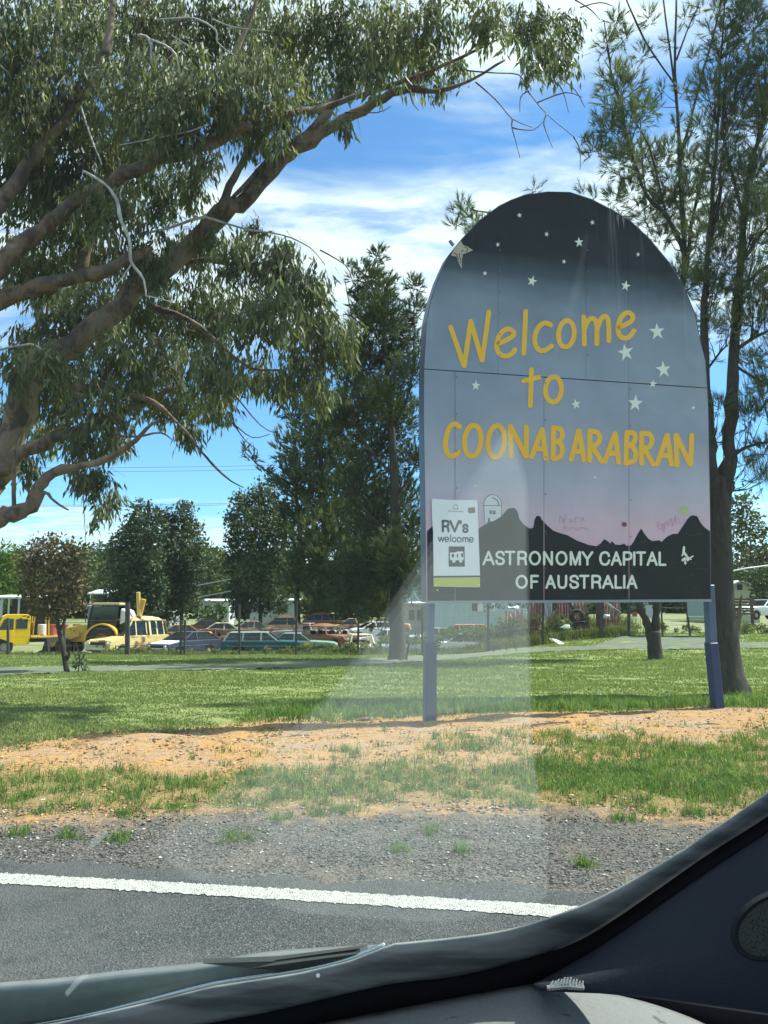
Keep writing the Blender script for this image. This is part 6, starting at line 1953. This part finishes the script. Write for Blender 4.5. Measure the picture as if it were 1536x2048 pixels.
# ---- rusty scrap heap behind the fence, right under the sign
SC = [('scrap_sheet', 'rusted corrugated sheet nearest the wagon, leaning on the fence', 1052, 1078, 1203, 1270, .12, tin_rust), ('scrap_sheet', 'brown rusted sheet standing left of the second fence post under the sign', 1062, 1084, 1200, 1262, -.08, tin_rust),
      ('scrap_sheet', 'grey weathered sheet just right of that fence post', 1090, 1104, 1203, 1248, .03, tin_grey), ('scrap_sheet', 'dull red sheet in the middle of the scrap heap', 1092, 1102, 1208, 1226, .0, plain('scrap_red', (.17, .05, .045), .8, .4)),
      ('scrap_sheet', 'dark maroon sheet at the top of the heap', 1114, 1140, 1198, 1236, .1, plain('scrap_maroon', (.11, .05, .045), .8, .4)), ('scrap_sheet', 'pinkish-brown sheet propped left of the thick brown post', 1150, 1182, 1205, 1262, -.12, tin_rust),
      ('scrap_sheet', 'dusty brown sheet right of the thick brown post', 1206, 1236, 1206, 1262, .15, tin_rust), ('scrap_sheet', 'pale rusty sheet low behind the heap weeds', 1008, 1046, 1222, 1262, .05, tin_rust), ('scrap_sheet', 'white bent strip of sheet on the heap near the wagon', 1018, 1040, 1213, 1217, -.1, tin_white)]
for nm, lab, x0, x1, yt, yb, tl2, mt in SC:
    Y = 38.5 + rnd.uniform(0, 3)
    a, b = at(x0, yb, Y), at(x1, yt, Y)
    d = thing(nm, lab, 'scrap sheet', ((a.x + b.x) / 2, Y, a.z), 0, 'sheets in the scrap heap')
    n = 12; w = b.x - a.x; h_ = b.z - a.z
    vs, fs = [], []
    for j in (0, 1):
        for i in range(n + 1):
            u = i / n
            vs.append((a.x + u * w + j * tl2 * h_, Y + .03 * math.sin(u * 30) + j * .35, a.z + j * h_ + .04 * math.sin(u * 5 + j * 3)))
    fs = [(i, i + 1, n + 2 + i, n + 1 + i) for i in range(n)]
    o = MB().add(vs, fs).build('sheet', mt, d, world=True)
    sm = o.modifiers.new('thick', 'SOLIDIFY'); sm.thickness = .02
    MB().bar((a.x, Y + .06, a.z + .02), (b.x, Y + .06, a.z + .02), .05).build('batten', dark_mat, d, world=True)
for lab, a, b, w, mt in [('long dark pole slanting from the top of the scrap heap', (1138, 1204), (1152, 1226), .12, post_m), ('dark brown bar curving down the left half of the heap', (1116, 1216), (1104, 1244), .14, tin_rust), ('pale pole slanting down beside the thick brown post', (1209, 1203), (1240, 1226), .10, steel),
                         ('thin stick lying across the weeds of the heap', (1138, 1255), (1182, 1222), .07, dark_mat), ('short pale pole below the slanting pole', (1228, 1218), (1239, 1226), .1, steel), ('thick reddish-brown upright standing alone among the scrap', (1199, 1200), (1202, 1272), .34, plain('rust_column', (.10, .04, .03), .9, .4))]:
    A, B = at(*a, 38.3), at(*b, 38.3)
    d = thing('scrap_pole', lab, 'pole', A, 0, 'poles in the scrap heap')
    MB().bar(A, B, w).build('shaft', mt, d, .01, 1, world=True)
    MB().bar(A - (B - A).normalized() * .03, A, w * 1.15).build('end_cap', dark_mat, d, world=True)
for lab, px, py, c in [('black tyre half sunk in the weeds of the scrap heap', 1162, 1256, None), ('black tyre hanging at the top of the scrap heap', 1154, 1233, None)]:
    q = at(px, py, 38)
    d = thing('old_tyre', lab, 'tyre', q)
    MB().lathe([(.2, -.1), (.32, -.11), (.37, -.06), (.37, .06), (.32, .11), (.2, .1), (.2, -.1)], 16, 'y').build('tread', tyre_mat, d)
    MB().lathe([(.12, -.04), (.2, -.05), (.2, .05), (.12, .04)], 14, 'y').build('rim', rust_rim, d)
for lab, px, py, Y, s in [('white plastic rag lying on the grass in front of the scrap heap', 1111, 1283, 33, .28), ('white plastic scrap caught in the weeds of the heap', 1131, 1254, 37, .22), ('white plastic scrap in the weeds right of the thick brown post', 1214, 1233, 38, .2)]:
    q = at(px, py, Y)
    d = thing('plastic_rag', lab, 'rag', q)
    vs = [(q.x + rnd.uniform(-1, 1) * s * 1.3, q.y + rnd.uniform(-.1, .1), q.z + rnd.uniform(-.5, .6) * s) for _ in range(9)]
    bm = bmesh.new()
    for v in vs: bm.verts.new(Vector(v) - q)
    bmesh.ops.convex_hull(bm, input=bm.verts)
    me = bpy.data.meshes.new('cloth'); bm.to_mesh(me); bm.free()
    link('cloth', me, d, [plain('plastic_white', (.75, .75, .72), .5, .1)])
# folding frame lying on the grass
A = [at(*q, 33) for q in ((987, 1304), (996, 1283), (1003, 1278), (1015, 1302), (1016, 1284), (1011, 1300), (1036, 1303), (1018, 1285))]
d = thing('hurdle', 'spindly frame of sticks standing on the grass left of the white rag', 'frame', A[0])
for i in range(0, 8, 2): MB().bar(A[i], A[i + 1], .035).build('stick', wire_m, d, world=True)
# trestle and white block by the backhoe
A = [at(*q, 44) for q in ((150, 1278), (147, 1306), (152, 1280), (157, 1306))]
d = thing('trestle', 'white A-shaped trestle standing between the red-tinged tree and the backhoe', 'trestle', A[1])
for i in (0, 2): MB().bar(A[i], A[i + 1], .06).build('leg', steel, d, world=True)
MB().bar(A[0] + Vector((0, -.4, 0)), A[0] + Vector((0, .4, 0)), .07).build('top_bar', steel, d, world=True)
# a leaning stake at the foot of the she-oak
A, B = at(812, 1313, 25), at(817, 1291, 25)
d = thing('stake', 'short dark stake leaning at the foot of the tall pointed she-oak', 'stake', A)
MB().bar(A - Vector((0, 0, .1)), B, .06).build('shaft', dark_mat, d, world=True)
MB().bar(B, B + (B - A).normalized() * .05, .075).build('head', dark_mat, d, world=True)

# ---- wires overhead
pl = thing('power_line', 'pair of thin power lines crossing the sky between the gum and the conifers', 'power line', at(300, 1010, 90))
for (y0, y1) in ((1014, 1003), (1011, 1000), (936, 926), (944, 934)):
    a, b = at(-700, y0 - 14, 90), at(900, y1 - 6, 90)
    MB().tube([a.lerp(b, i / 14) - Vector((0, 0, .9 * (1 - (2 * i / 14 - 1) ** 2))) for i in range(15)], .022, 4, caps=False).build('wire', plain('line_wire', (.08, .08, .085), .6), pl, world=True)
cb = thing('overhead_cable', 'pale slack cable running towards the pale green house', 'cable', at(1460, 1143, 50))
MB().tube([at(1440, 1147, 50), at(1490, 1137, 50), at(1560, 1128, 50)], .05, 5).build('wire', steel, cb, world=True)
cb = thing('overhead_cable', 'pair of pale cables strung between the two dark gum clumps', 'cable', at(420, 1190, 70))
for q in (((395, 1171), (462, 1158)), ((395, 1195), (462, 1182))):
    MB().tube([at(*q[0], 70), at(*q[1], 70)], .05, 5).build('wire', steel, cb, world=True)

# ---- weeds along the fence and between the wrecks
n = 5200
px = rng.uniform(-80, 1260, n); Y = np.where(px < 800, rng.uniform(38.2, 44, n), rng.uniform(36.8, 42, n))
x = (px - 768) / FPX * Y
keep = (px > 215) | (rng.random(n) < .2)
x, Y, px = x[keep], Y[keep], px[keep]
xy, kk = clumps(x, Y, rng.uniform(.08, .3, len(x)), 14)
hgt = np.where(px > 960, 1.3, np.where(px > 640, .5, np.where((px > 225) & (px < 300), .4, .30))) * rng.uniform(.3, 1.0, len(px)) * np.where(Y < 39, .6, 1)
weed = foliage('weed', (.07, .09, .035), (.13, .155, .06), (.27, .26, .12), .35, .7, .15)
blades('weeds', xy, hgt[kk] * rng.uniform(.5, 1.1, len(kk)), .035, weed, .5, np.clip(rng.random(len(x))[kk] * .8 + rng.normal(.1, .12, len(kk)), 0, 1))
bl = []
for (a, b, y, r, k_) in [(210, 305, 1305, 8, 22), (300, 440, 1307, 5, 12), (455, 600, 1305, 6, 18), (600, 760, 1296, 8, 26), (760, 880, 1280, 9, 22), (880, 985, 1268, 11, 26), (985, 1250, 1262, 13, 75), (1265, 1420, 1256, 6, 14), (1460, 1540, 1258, 8, 16), (995, 1245, 1240, 9, 30)]:
    for _ in range(k_):
        Yy = rnd.uniform(38.5, 42)
        bl.append((at(rnd.uniform(a, b), y + rnd.uniform(-6, 6), Yy), r * m_per_px(40) * rnd.uniform(.6, 1.2)))
C, Q, K = in_blobs(bl, lambda r: 20 + 900 * r * r, .5)
L = rng.uniform(.10, .22, len(C))
V, F = leaves(C, unit(rng.normal(size=(len(C), 3)) + np.array([0, 0, .4])), L, L * .45)
link('undergrowth', np_mesh('undergrowth', V, F, np.repeat(np.clip(rng.normal(.4, .2, len(bl))[K] + rng.normal(0, .15, len(C)), 0, 1), 2)), None, [weed], 'stuff')

# ---- sticks and bark on the bare earth
stick_m = plain('dry_wood', (.14, .10, .07), .9, .4, 12)
for i, (lab, a, b, r) in enumerate([('long thin dry stick lying on bare earth in front of the sign', (1062, 1452), (1140, 1447), .010), ('short dark chunk of bark near the sign\'s left post foot', (716, 1441), (742, 1439), .022), ('dark twig on the earth bank, below the notice', (910, 1468), (955, 1462), .007),
                                     ('bent dry twig in the gravel below the grassy strip', (905, 1672), (960, 1684), .006), ('stub of wood lying left of the sign\'s far post', (1180, 1434), (1200, 1433), .018), ('grey stick on the earth left of the notice', (560, 1478), (620, 1472), .008), ('small dark twig far along the bank, past the sign\'s far post', (1395, 1452), (1440, 1450), .008)]):
    A, B = gnd(*a), gnd(*b)
    d = thing('stick', lab, 'stick', A, 0, 'sticks on the bare earth')
    mid_ = A.lerp(B, .5) + Vector((0, rnd.uniform(-.04, .04), .015))
    MB().tube([A + Vector((0, 0, .006)), mid_, B + Vector((0, 0, .006))], [r, r * .9, r * .5], 6).build('stem', stick_m, d, world=True)
    MB().tube([mid_, mid_ + (B - A).normalized() * .08 + Vector((0, .05, .02))], [r * .5, r * .25], 5).build('side_twig', stick_m, d, world=True)
# ------------------------------------------------------------------ the car the picture is taken from
G0, G1 = Vector((0, 1.02, .83)), Vector((0, .25, 1.85))       # the windscreen's slope, foot and top
G_U = (G1 - G0).normalized()
G_N = Vector((1, 0, 0)).cross(G_U)                             # out of the glass
if G_N.y < 0: G_N = -G_N


def on_glass(px, py, lift=0.0):
    d = ray(px, py)
    o = G0 + G_N * lift
    return EYE + d * ((o - EYE).dot(G_N) / d.dot(G_N))


cabin = thing('car', 'dark car interior edge with grey dashboard, pillar trim and windscreen foot', 'car', (0, .6, 0))


def strip(name, rows, mat, bevel=0, smooth=True, thick=.006):
    """rows of equal-length point lists -> a skin with thickness"""
    n = len(rows[0])
    v = [p for r in rows for p in r]
    f = [(j * n + i, j * n + i + 1, (j + 1) * n + i + 1, (j + 1) * n + i) for j in range(len(rows) - 1) for i in range(n - 1)]
    m = MB().add(v, f)
    o = m.build(name, mat, cabin, smooth=smooth, world=True)
    s = o.modifiers.new('thick', 'SOLIDIFY'); s.thickness = thick; s.offset = -1
    return o


def resample(pix, xs):
    return [(x, float(np.interp(x, [p[0] for p in pix], [p[1] for p in pix]))) for x in xs]


EO = curve([(-260, 1990), (0, 1965), (125, 1955), (250, 1940), (400, 1925), (525, 1904), (650, 1894), (768, 1888), (943, 1870), (1048, 1850), (1168, 1808), (1268, 1758), (1368, 1698), (1468, 1630), (1560, 1566), (1720, 1452)], 3)
EI = curve([(-260, 2190), (0, 2140), (250, 2085), (430, 2050), (550, 2026), (768, 1976), (918, 1957), (1048, 1924), (1143, 1890), (1218, 1848), (1318, 1779), (1418, 1709), (1536, 1634), (1720, 1508)], 3)
EB = curve([(-260, 2290), (250, 2150), (560, 2062), (768, 2023), (968, 1986), (1068, 1965), (1140, 1926), (1218, 1879), (1318, 1807), (1418, 1737), (1536, 1659), (1720, 1530)], 3)
XS = [x for x in range(-250, 1711, 20)]
xo, xi, xb = resample(EO, XS), resample(EI, XS), resample(EB, XS)

t = NT('cowl_plastic'); O = t.obj()
cp = t.mix(t.noise(O, 40, 4, .6), (.10, .11, .115), (.19, .20, .20))
cowl_mat = t.done(t.bsdf(cp, .34, t.bump(t.noise(t.map(O, (3, 30, 30)), 3, 4), .12, .004), 0, .5))
t = NT('glass_edge'); O = t.obj()
ge = t.mix(t.range(t.noise(t.map(O, (2, 9, 9)), 3, 5, .6), .35, .65), (.085, .092, .092), (.23, .235, .22))
edge_mat = t.done(t.bsdf(ge, .38, None, 0, .4))
black_mat = plain('seal_black', (.004, .004, .005), .9, .2, 20, 0, 0, .1)
trim_mat = plain('pillar_navy', (.016, .018, .026), .8, .12, 60, 0, .15, .2)
trim_dark = plain('pillar_low', (.010, .011, .014), .85, .12, 60, 0, .1, .2)
t = NT('dash_grey'); O = t.obj()
dg = t.mix(t.noise(O, 220, 3, .6), (.12, .123, .12), (.175, .178, .175))
dg = t.mix(t.range(t.noise(t.map(O, (9, 26, 26)), 2.2, 5, .6), .60, .68), dg, (.06, .063, .075))
dash_mat = t.done(t.bsdf(dg, .9, t.bump(t.noise(O, 400, 3), .3, .002), 0, .15))

# dark ceramic border of the glass, a hair inside it
def between(a, b, k): return [(p[0], p[1] + (q[1] - p[1]) * k) for p, q in zip(a, b)]


xg = [(p[0], max(p[1], float(np.interp(p[0], [-260, 120, 280, 425, 600, 700, 780, 781], [2100, 2044, 2008, 1972, 1945, 1921, 1889, 0])))) for p in xo]
strip('glass_border', [[on_glass(*p, -.004 - .002 * math.sin(math.pi * k)) for p in between(xg, xi, k)] for k in (0, .25, .5, .75, 1)], edge_mat, thick=.003)
strip('rubber_seal', [[on_glass(*p, -.010 - .008 * j) for p in between(xi, xb, k)] for j, k in enumerate((-.06, .5, 1.1))], black_mat, thick=.004)

# outside: the rear edge of the bonnet and the plastic cowl, with bright tubes added for streaks of reflected sky
RL = curve([(-260, 2100), (120, 2044), (280, 2008), (425, 1972), (600, 1945), (700, 1921), (780, 1889)], 4)
XL = list(range(-250, 780, 15))
ol, rl = resample(EO, XL), resample(RL, XL)
rows = []
for k, dy in ((0, .10), (.12, .085), (.3, .075), (.6, .070), (.85, .062), (1, .055)):
    rows.append([at(p[0], p[1], on_glass(*p).y + dy) + Vector((0, 0, .0)) for p in between(ol, rl, k)])
strip('bonnet_edge', rows, cowl_mat, thick=.004)


def rod(name, pix, lift, r, mat, n=8):
    m = MB().tube([on_glass(*p, lift) for p in pix], r, n)
    return link(name, m.mesh(name, smooth=True, off=root_loc(cabin)), cabin, [mat])


shine = plain('cowl_streak_gloss', (.45, .47, .50), .22, .1, 30, .85, 0, .8)
rod('added_cowl_streak', [(x, y - 4) for x, y in rl], .03, .0032, shine)
rod('added_cowl_streak', [(x, y + 12 + .02 * (780 - x)) for x, y in rl if x > -100], .02, .0022, shine)
rod('added_cowl_streak', [(x, y + 10 + .012 * x) for x, y in ol if -250 < x < 330], .08, .0036, shine)  # extra tube, added to carry another streak of reflected sky
rod('bonnet_lip', [(x, y + 4) for x, y in ol if -250 < x < 400], .08, .0024, shine)
# wiper blade parked along the foot of the glass
m = MB()
A_ = [on_glass(405, 1927, .035), on_glass(560, 1922, .035), on_glass(735, 1899, .035), on_glass(720, 1907, .03), on_glass(605, 1944, .03), on_glass(500, 1937, .03)]
B_ = [p + G_N * .006 for p in A_]
m.add(A_ + B_, [(0, 1, 2, 3, 4, 5), (11, 10, 9, 8, 7, 6)] + [(i, 6 + i, 6 + (i + 1) % 6, (i + 1) % 6) for i in range(6)])
m.build('wiper_blade', plain('wiper', (.030, .034, .034), .5, .2, 30), cabin, world=True)
m = MB().lathe([(0, 0), (.0022, .0002), (.0026, .0012), (.0015, .0026), (0, .003)], 10, 'y')
o = m.build('washer_jet', plain('jet_white', (.8, .8, .8), .3), cabin, smooth=True); o.location = on_glass(636, 1952, -.01) - cabin.location

# inside: dash top, pillar trim with a tweeter grille
def at_b(p, dy): return at(p[0], p[1], on_glass(*p).y + dy)


DT = curve([(560, 2062), (768, 2022), (968, 1984), (1068, 1967), (1108, 1969), (1180, 1979), (1300, 2006), (1420, 2050), (1560, 2110)], 3)
XD = list(range(-250, 1560, 20))
dt = resample([(-260, 2290), (250, 2150)] + DT, XD)
rows = []
for dy, up in ((-.05, .0), (-.07, .004), (-.16, .006), (-.30, -.01), (-.45, -.05)):
    rows.append([Vector((q.x * (1 + (-.05 - dy) * .15), q.y + dy + .05, q.z + up + (dy + .05) * .10)) for q in [at_b(p, -.05) for p in dt]])
strip('dashboard', rows, dash_mat, thick=.012)
# the pillar trim panel: from the seal towards the camera's side
XP = list(range(1068, 1711, 14))
pb = resample(EB, XP)
low = [(x, float(np.interp(x, [1068, 1193, 1536, 1720], [1967, 1976, 2026, 2050]))) for x in XP]
rows = []
for k, dy in ((0, -.035), (.05, -.05), (.2, -.07), (.6, -.10), (1, -.12)):
    rows.append([at(p[0], p[1], on_glass(*b_).y + dy) for p, b_ in zip(between(pb, low, k), pb)])
pt = strip('pillar_trim', rows, trim_mat, thick=.006)
low2 = [(x, float(np.interp(x, [q[0] for q in DT], [q[1] for q in DT])) + 24) for x, y in low]
rows = []
for k, dy in ((0, -.125), (.1, -.135), (1, -.20)):
    rows.append([at(p[0], p[1], on_glass(*p).y - .02 - .02 * k) for p in between([(x, y - 4) for x, y in low], low2, k)])
strip('door_top', rows, trim_dark, thick=.006)
# tweeter
cx_, cy_ = 1548, 1852
Yt = on_glass(1548, 1650).y - .115
ringo = [at(p[0], p[1], Yt) for p in ring(cx_, cy_, 88, 64, -.5, 36)]
ringi = [at(p[0], p[1], Yt + .002) for p in ring(cx_, cy_, 80, 57, -.5, 36)]
m = MB().add(ringo + ringi, [(i, (i + 1) % 36, 36 + (i + 1) % 36, 36 + i) for i in range(36)])
o = m.build('speaker_rim', trim_dark, cabin, world=True); s = o.modifiers.new('thick', 'SOLIDIFY'); s.thickness = .004; s.offset = 0
t = NT('speaker_mesh'); O = t.obj()
vd = t.voro(O, 520, 'F1', 'Distance')
g_m = t.done(t.bsdf(t.mix(t.range(vd, .25, .45), (.006, .006, .006), (.035, .038, .032)), .7, None, 0, .3))
m = MB().add([at(p[0], p[1], Yt + .004) for p in ring(cx_, cy_, 82, 59, -.5, 36)], [tuple(range(36))])
o = m.build('speaker_grille', g_m, cabin, world=True); s = o.modifiers.new('thick', 'SOLIDIFY'); s.thickness = .003

# little fan of pale bristles where dash and pillar meet
bp = at(1135, 1976, on_glass(1135, 1976).y - .16)
br = thing('tuft', 'small tuft of upright pale bristles at the end of the grey dashboard', 'tuft', bp)
Yb = bp.y
for i in range(11):
    a = at(1098 + i * 6.4, 1977 + abs(i - 5) * .6, Yb); b = at(1106 + i * 6.0, 1953 + abs(i - 5) * 1.8 + (i % 2) * 2, Yb)
    MB().tube([a, a.lerp(b, .6), b], [.0013, .0012, .0005], 5).build('bristle', plain('bristle', (.50, .50, .46), .7, .1) if i == 0 else bpy.data.materials['bristle'], br, world=True)
MB().tube([at(1094, 1976, Yb), at(1134, 1972, Yb), at(1168, 1976, Yb)], .0022, 8).build('back', plain('tuft_back', (.16, .16, .16), .7), br, world=True)

# the windscreen itself, the dashboard's reflected veil as thin scattering slabs, and dust smears
t = NT('windscreen_glass')
wind_mat = t.done(t.trans((.955, .995, .975)))
wsp = [G0 + Vector((-1.1, 0, 0)) - G_U * .25, G0 + Vector((.75, 0, 0)) - G_U * .25, G1 + Vector((.62, 0, 0)), G1 + Vector((-1.0, 0, 0))]
m = MB().add([p for p in wsp] + [p + G_N * .005 for p in wsp], [(3, 2, 1, 0), (4, 5, 6, 7)] + [(i, (i + 1) % 4, 4 + (i + 1) % 4, 4 + i) for i in range(4)])
ws = m.build('windscreen', wind_mat, cabin, world=True)


def veil_or_dust(name, pix, density, thick, lift, aniso=.1):
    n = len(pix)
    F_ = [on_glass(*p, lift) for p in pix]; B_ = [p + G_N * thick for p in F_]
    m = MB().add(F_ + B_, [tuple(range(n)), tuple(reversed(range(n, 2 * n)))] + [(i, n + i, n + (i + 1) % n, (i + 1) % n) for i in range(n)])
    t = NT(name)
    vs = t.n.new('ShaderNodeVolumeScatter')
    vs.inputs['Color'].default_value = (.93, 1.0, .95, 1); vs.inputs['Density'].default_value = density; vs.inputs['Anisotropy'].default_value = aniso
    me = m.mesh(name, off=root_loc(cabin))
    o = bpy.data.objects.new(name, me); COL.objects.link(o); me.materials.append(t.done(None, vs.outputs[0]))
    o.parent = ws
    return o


VEIL_DUST = 1.0
veil_or_dust('veil_film', [(-330, -330), (1860, -330), (1860, 1580), (1240, 1790), (1100, 1850), (700, 1900), (200, 1950), (-330, 2010)], 2.6 * VEIL_DUST, .004, .008, .0)  # even light veil put over the whole pane to lift the darks
W1 = [(1012, 858), (1030, 880), (1056, 960), (1060, 1200), (1066, 1500), (1098, 1700), (1094, 1800), (900, 1850), (600, 1830), (380, 1760), (300, 1700), (420, 1600), (540, 1500), (660, 1390), (760, 1240), (860, 1090), (960, 930)]  # nested wedges in the shape of the dashboard's reflection, built as scattering volume
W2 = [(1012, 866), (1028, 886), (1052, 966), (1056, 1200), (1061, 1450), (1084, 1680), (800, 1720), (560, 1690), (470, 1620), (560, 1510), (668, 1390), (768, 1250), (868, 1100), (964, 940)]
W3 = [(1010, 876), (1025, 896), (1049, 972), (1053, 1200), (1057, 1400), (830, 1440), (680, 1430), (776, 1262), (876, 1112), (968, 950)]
veil_or_dust('veil_streak', W1, 11.0 * VEIL_DUST, .004, .016, .0)
veil_or_dust('veil_streak', W2, 9.0 * VEIL_DUST, .004, .023, .0)
veil_or_dust('veil_streak', W3, 9.0 * VEIL_DUST, .004, .030, .0)
veil_or_dust('veil_streak', [(1171, 470), (1181, 470), (1160, 590), (1128, 690), (1104, 720), (1128, 640), (1152, 560)], 3.5 * VEIL_DUST, .004, .037, .0)  # fainter second streak of the reflection
veil_or_dust('dust_smear', [(173, 1700), (190, 1672), (212, 1664), (214, 1672), (192, 1694), (176, 1704)], 22.0 * VEIL_DUST, .004, .016, .0)
veil_or_dust('dust_smear', [(128, 1990), (150, 1962), (172, 1948), (176, 1954), (152, 1976), (134, 1996)], 22.0 * VEIL_DUST, .004, .016, .0)
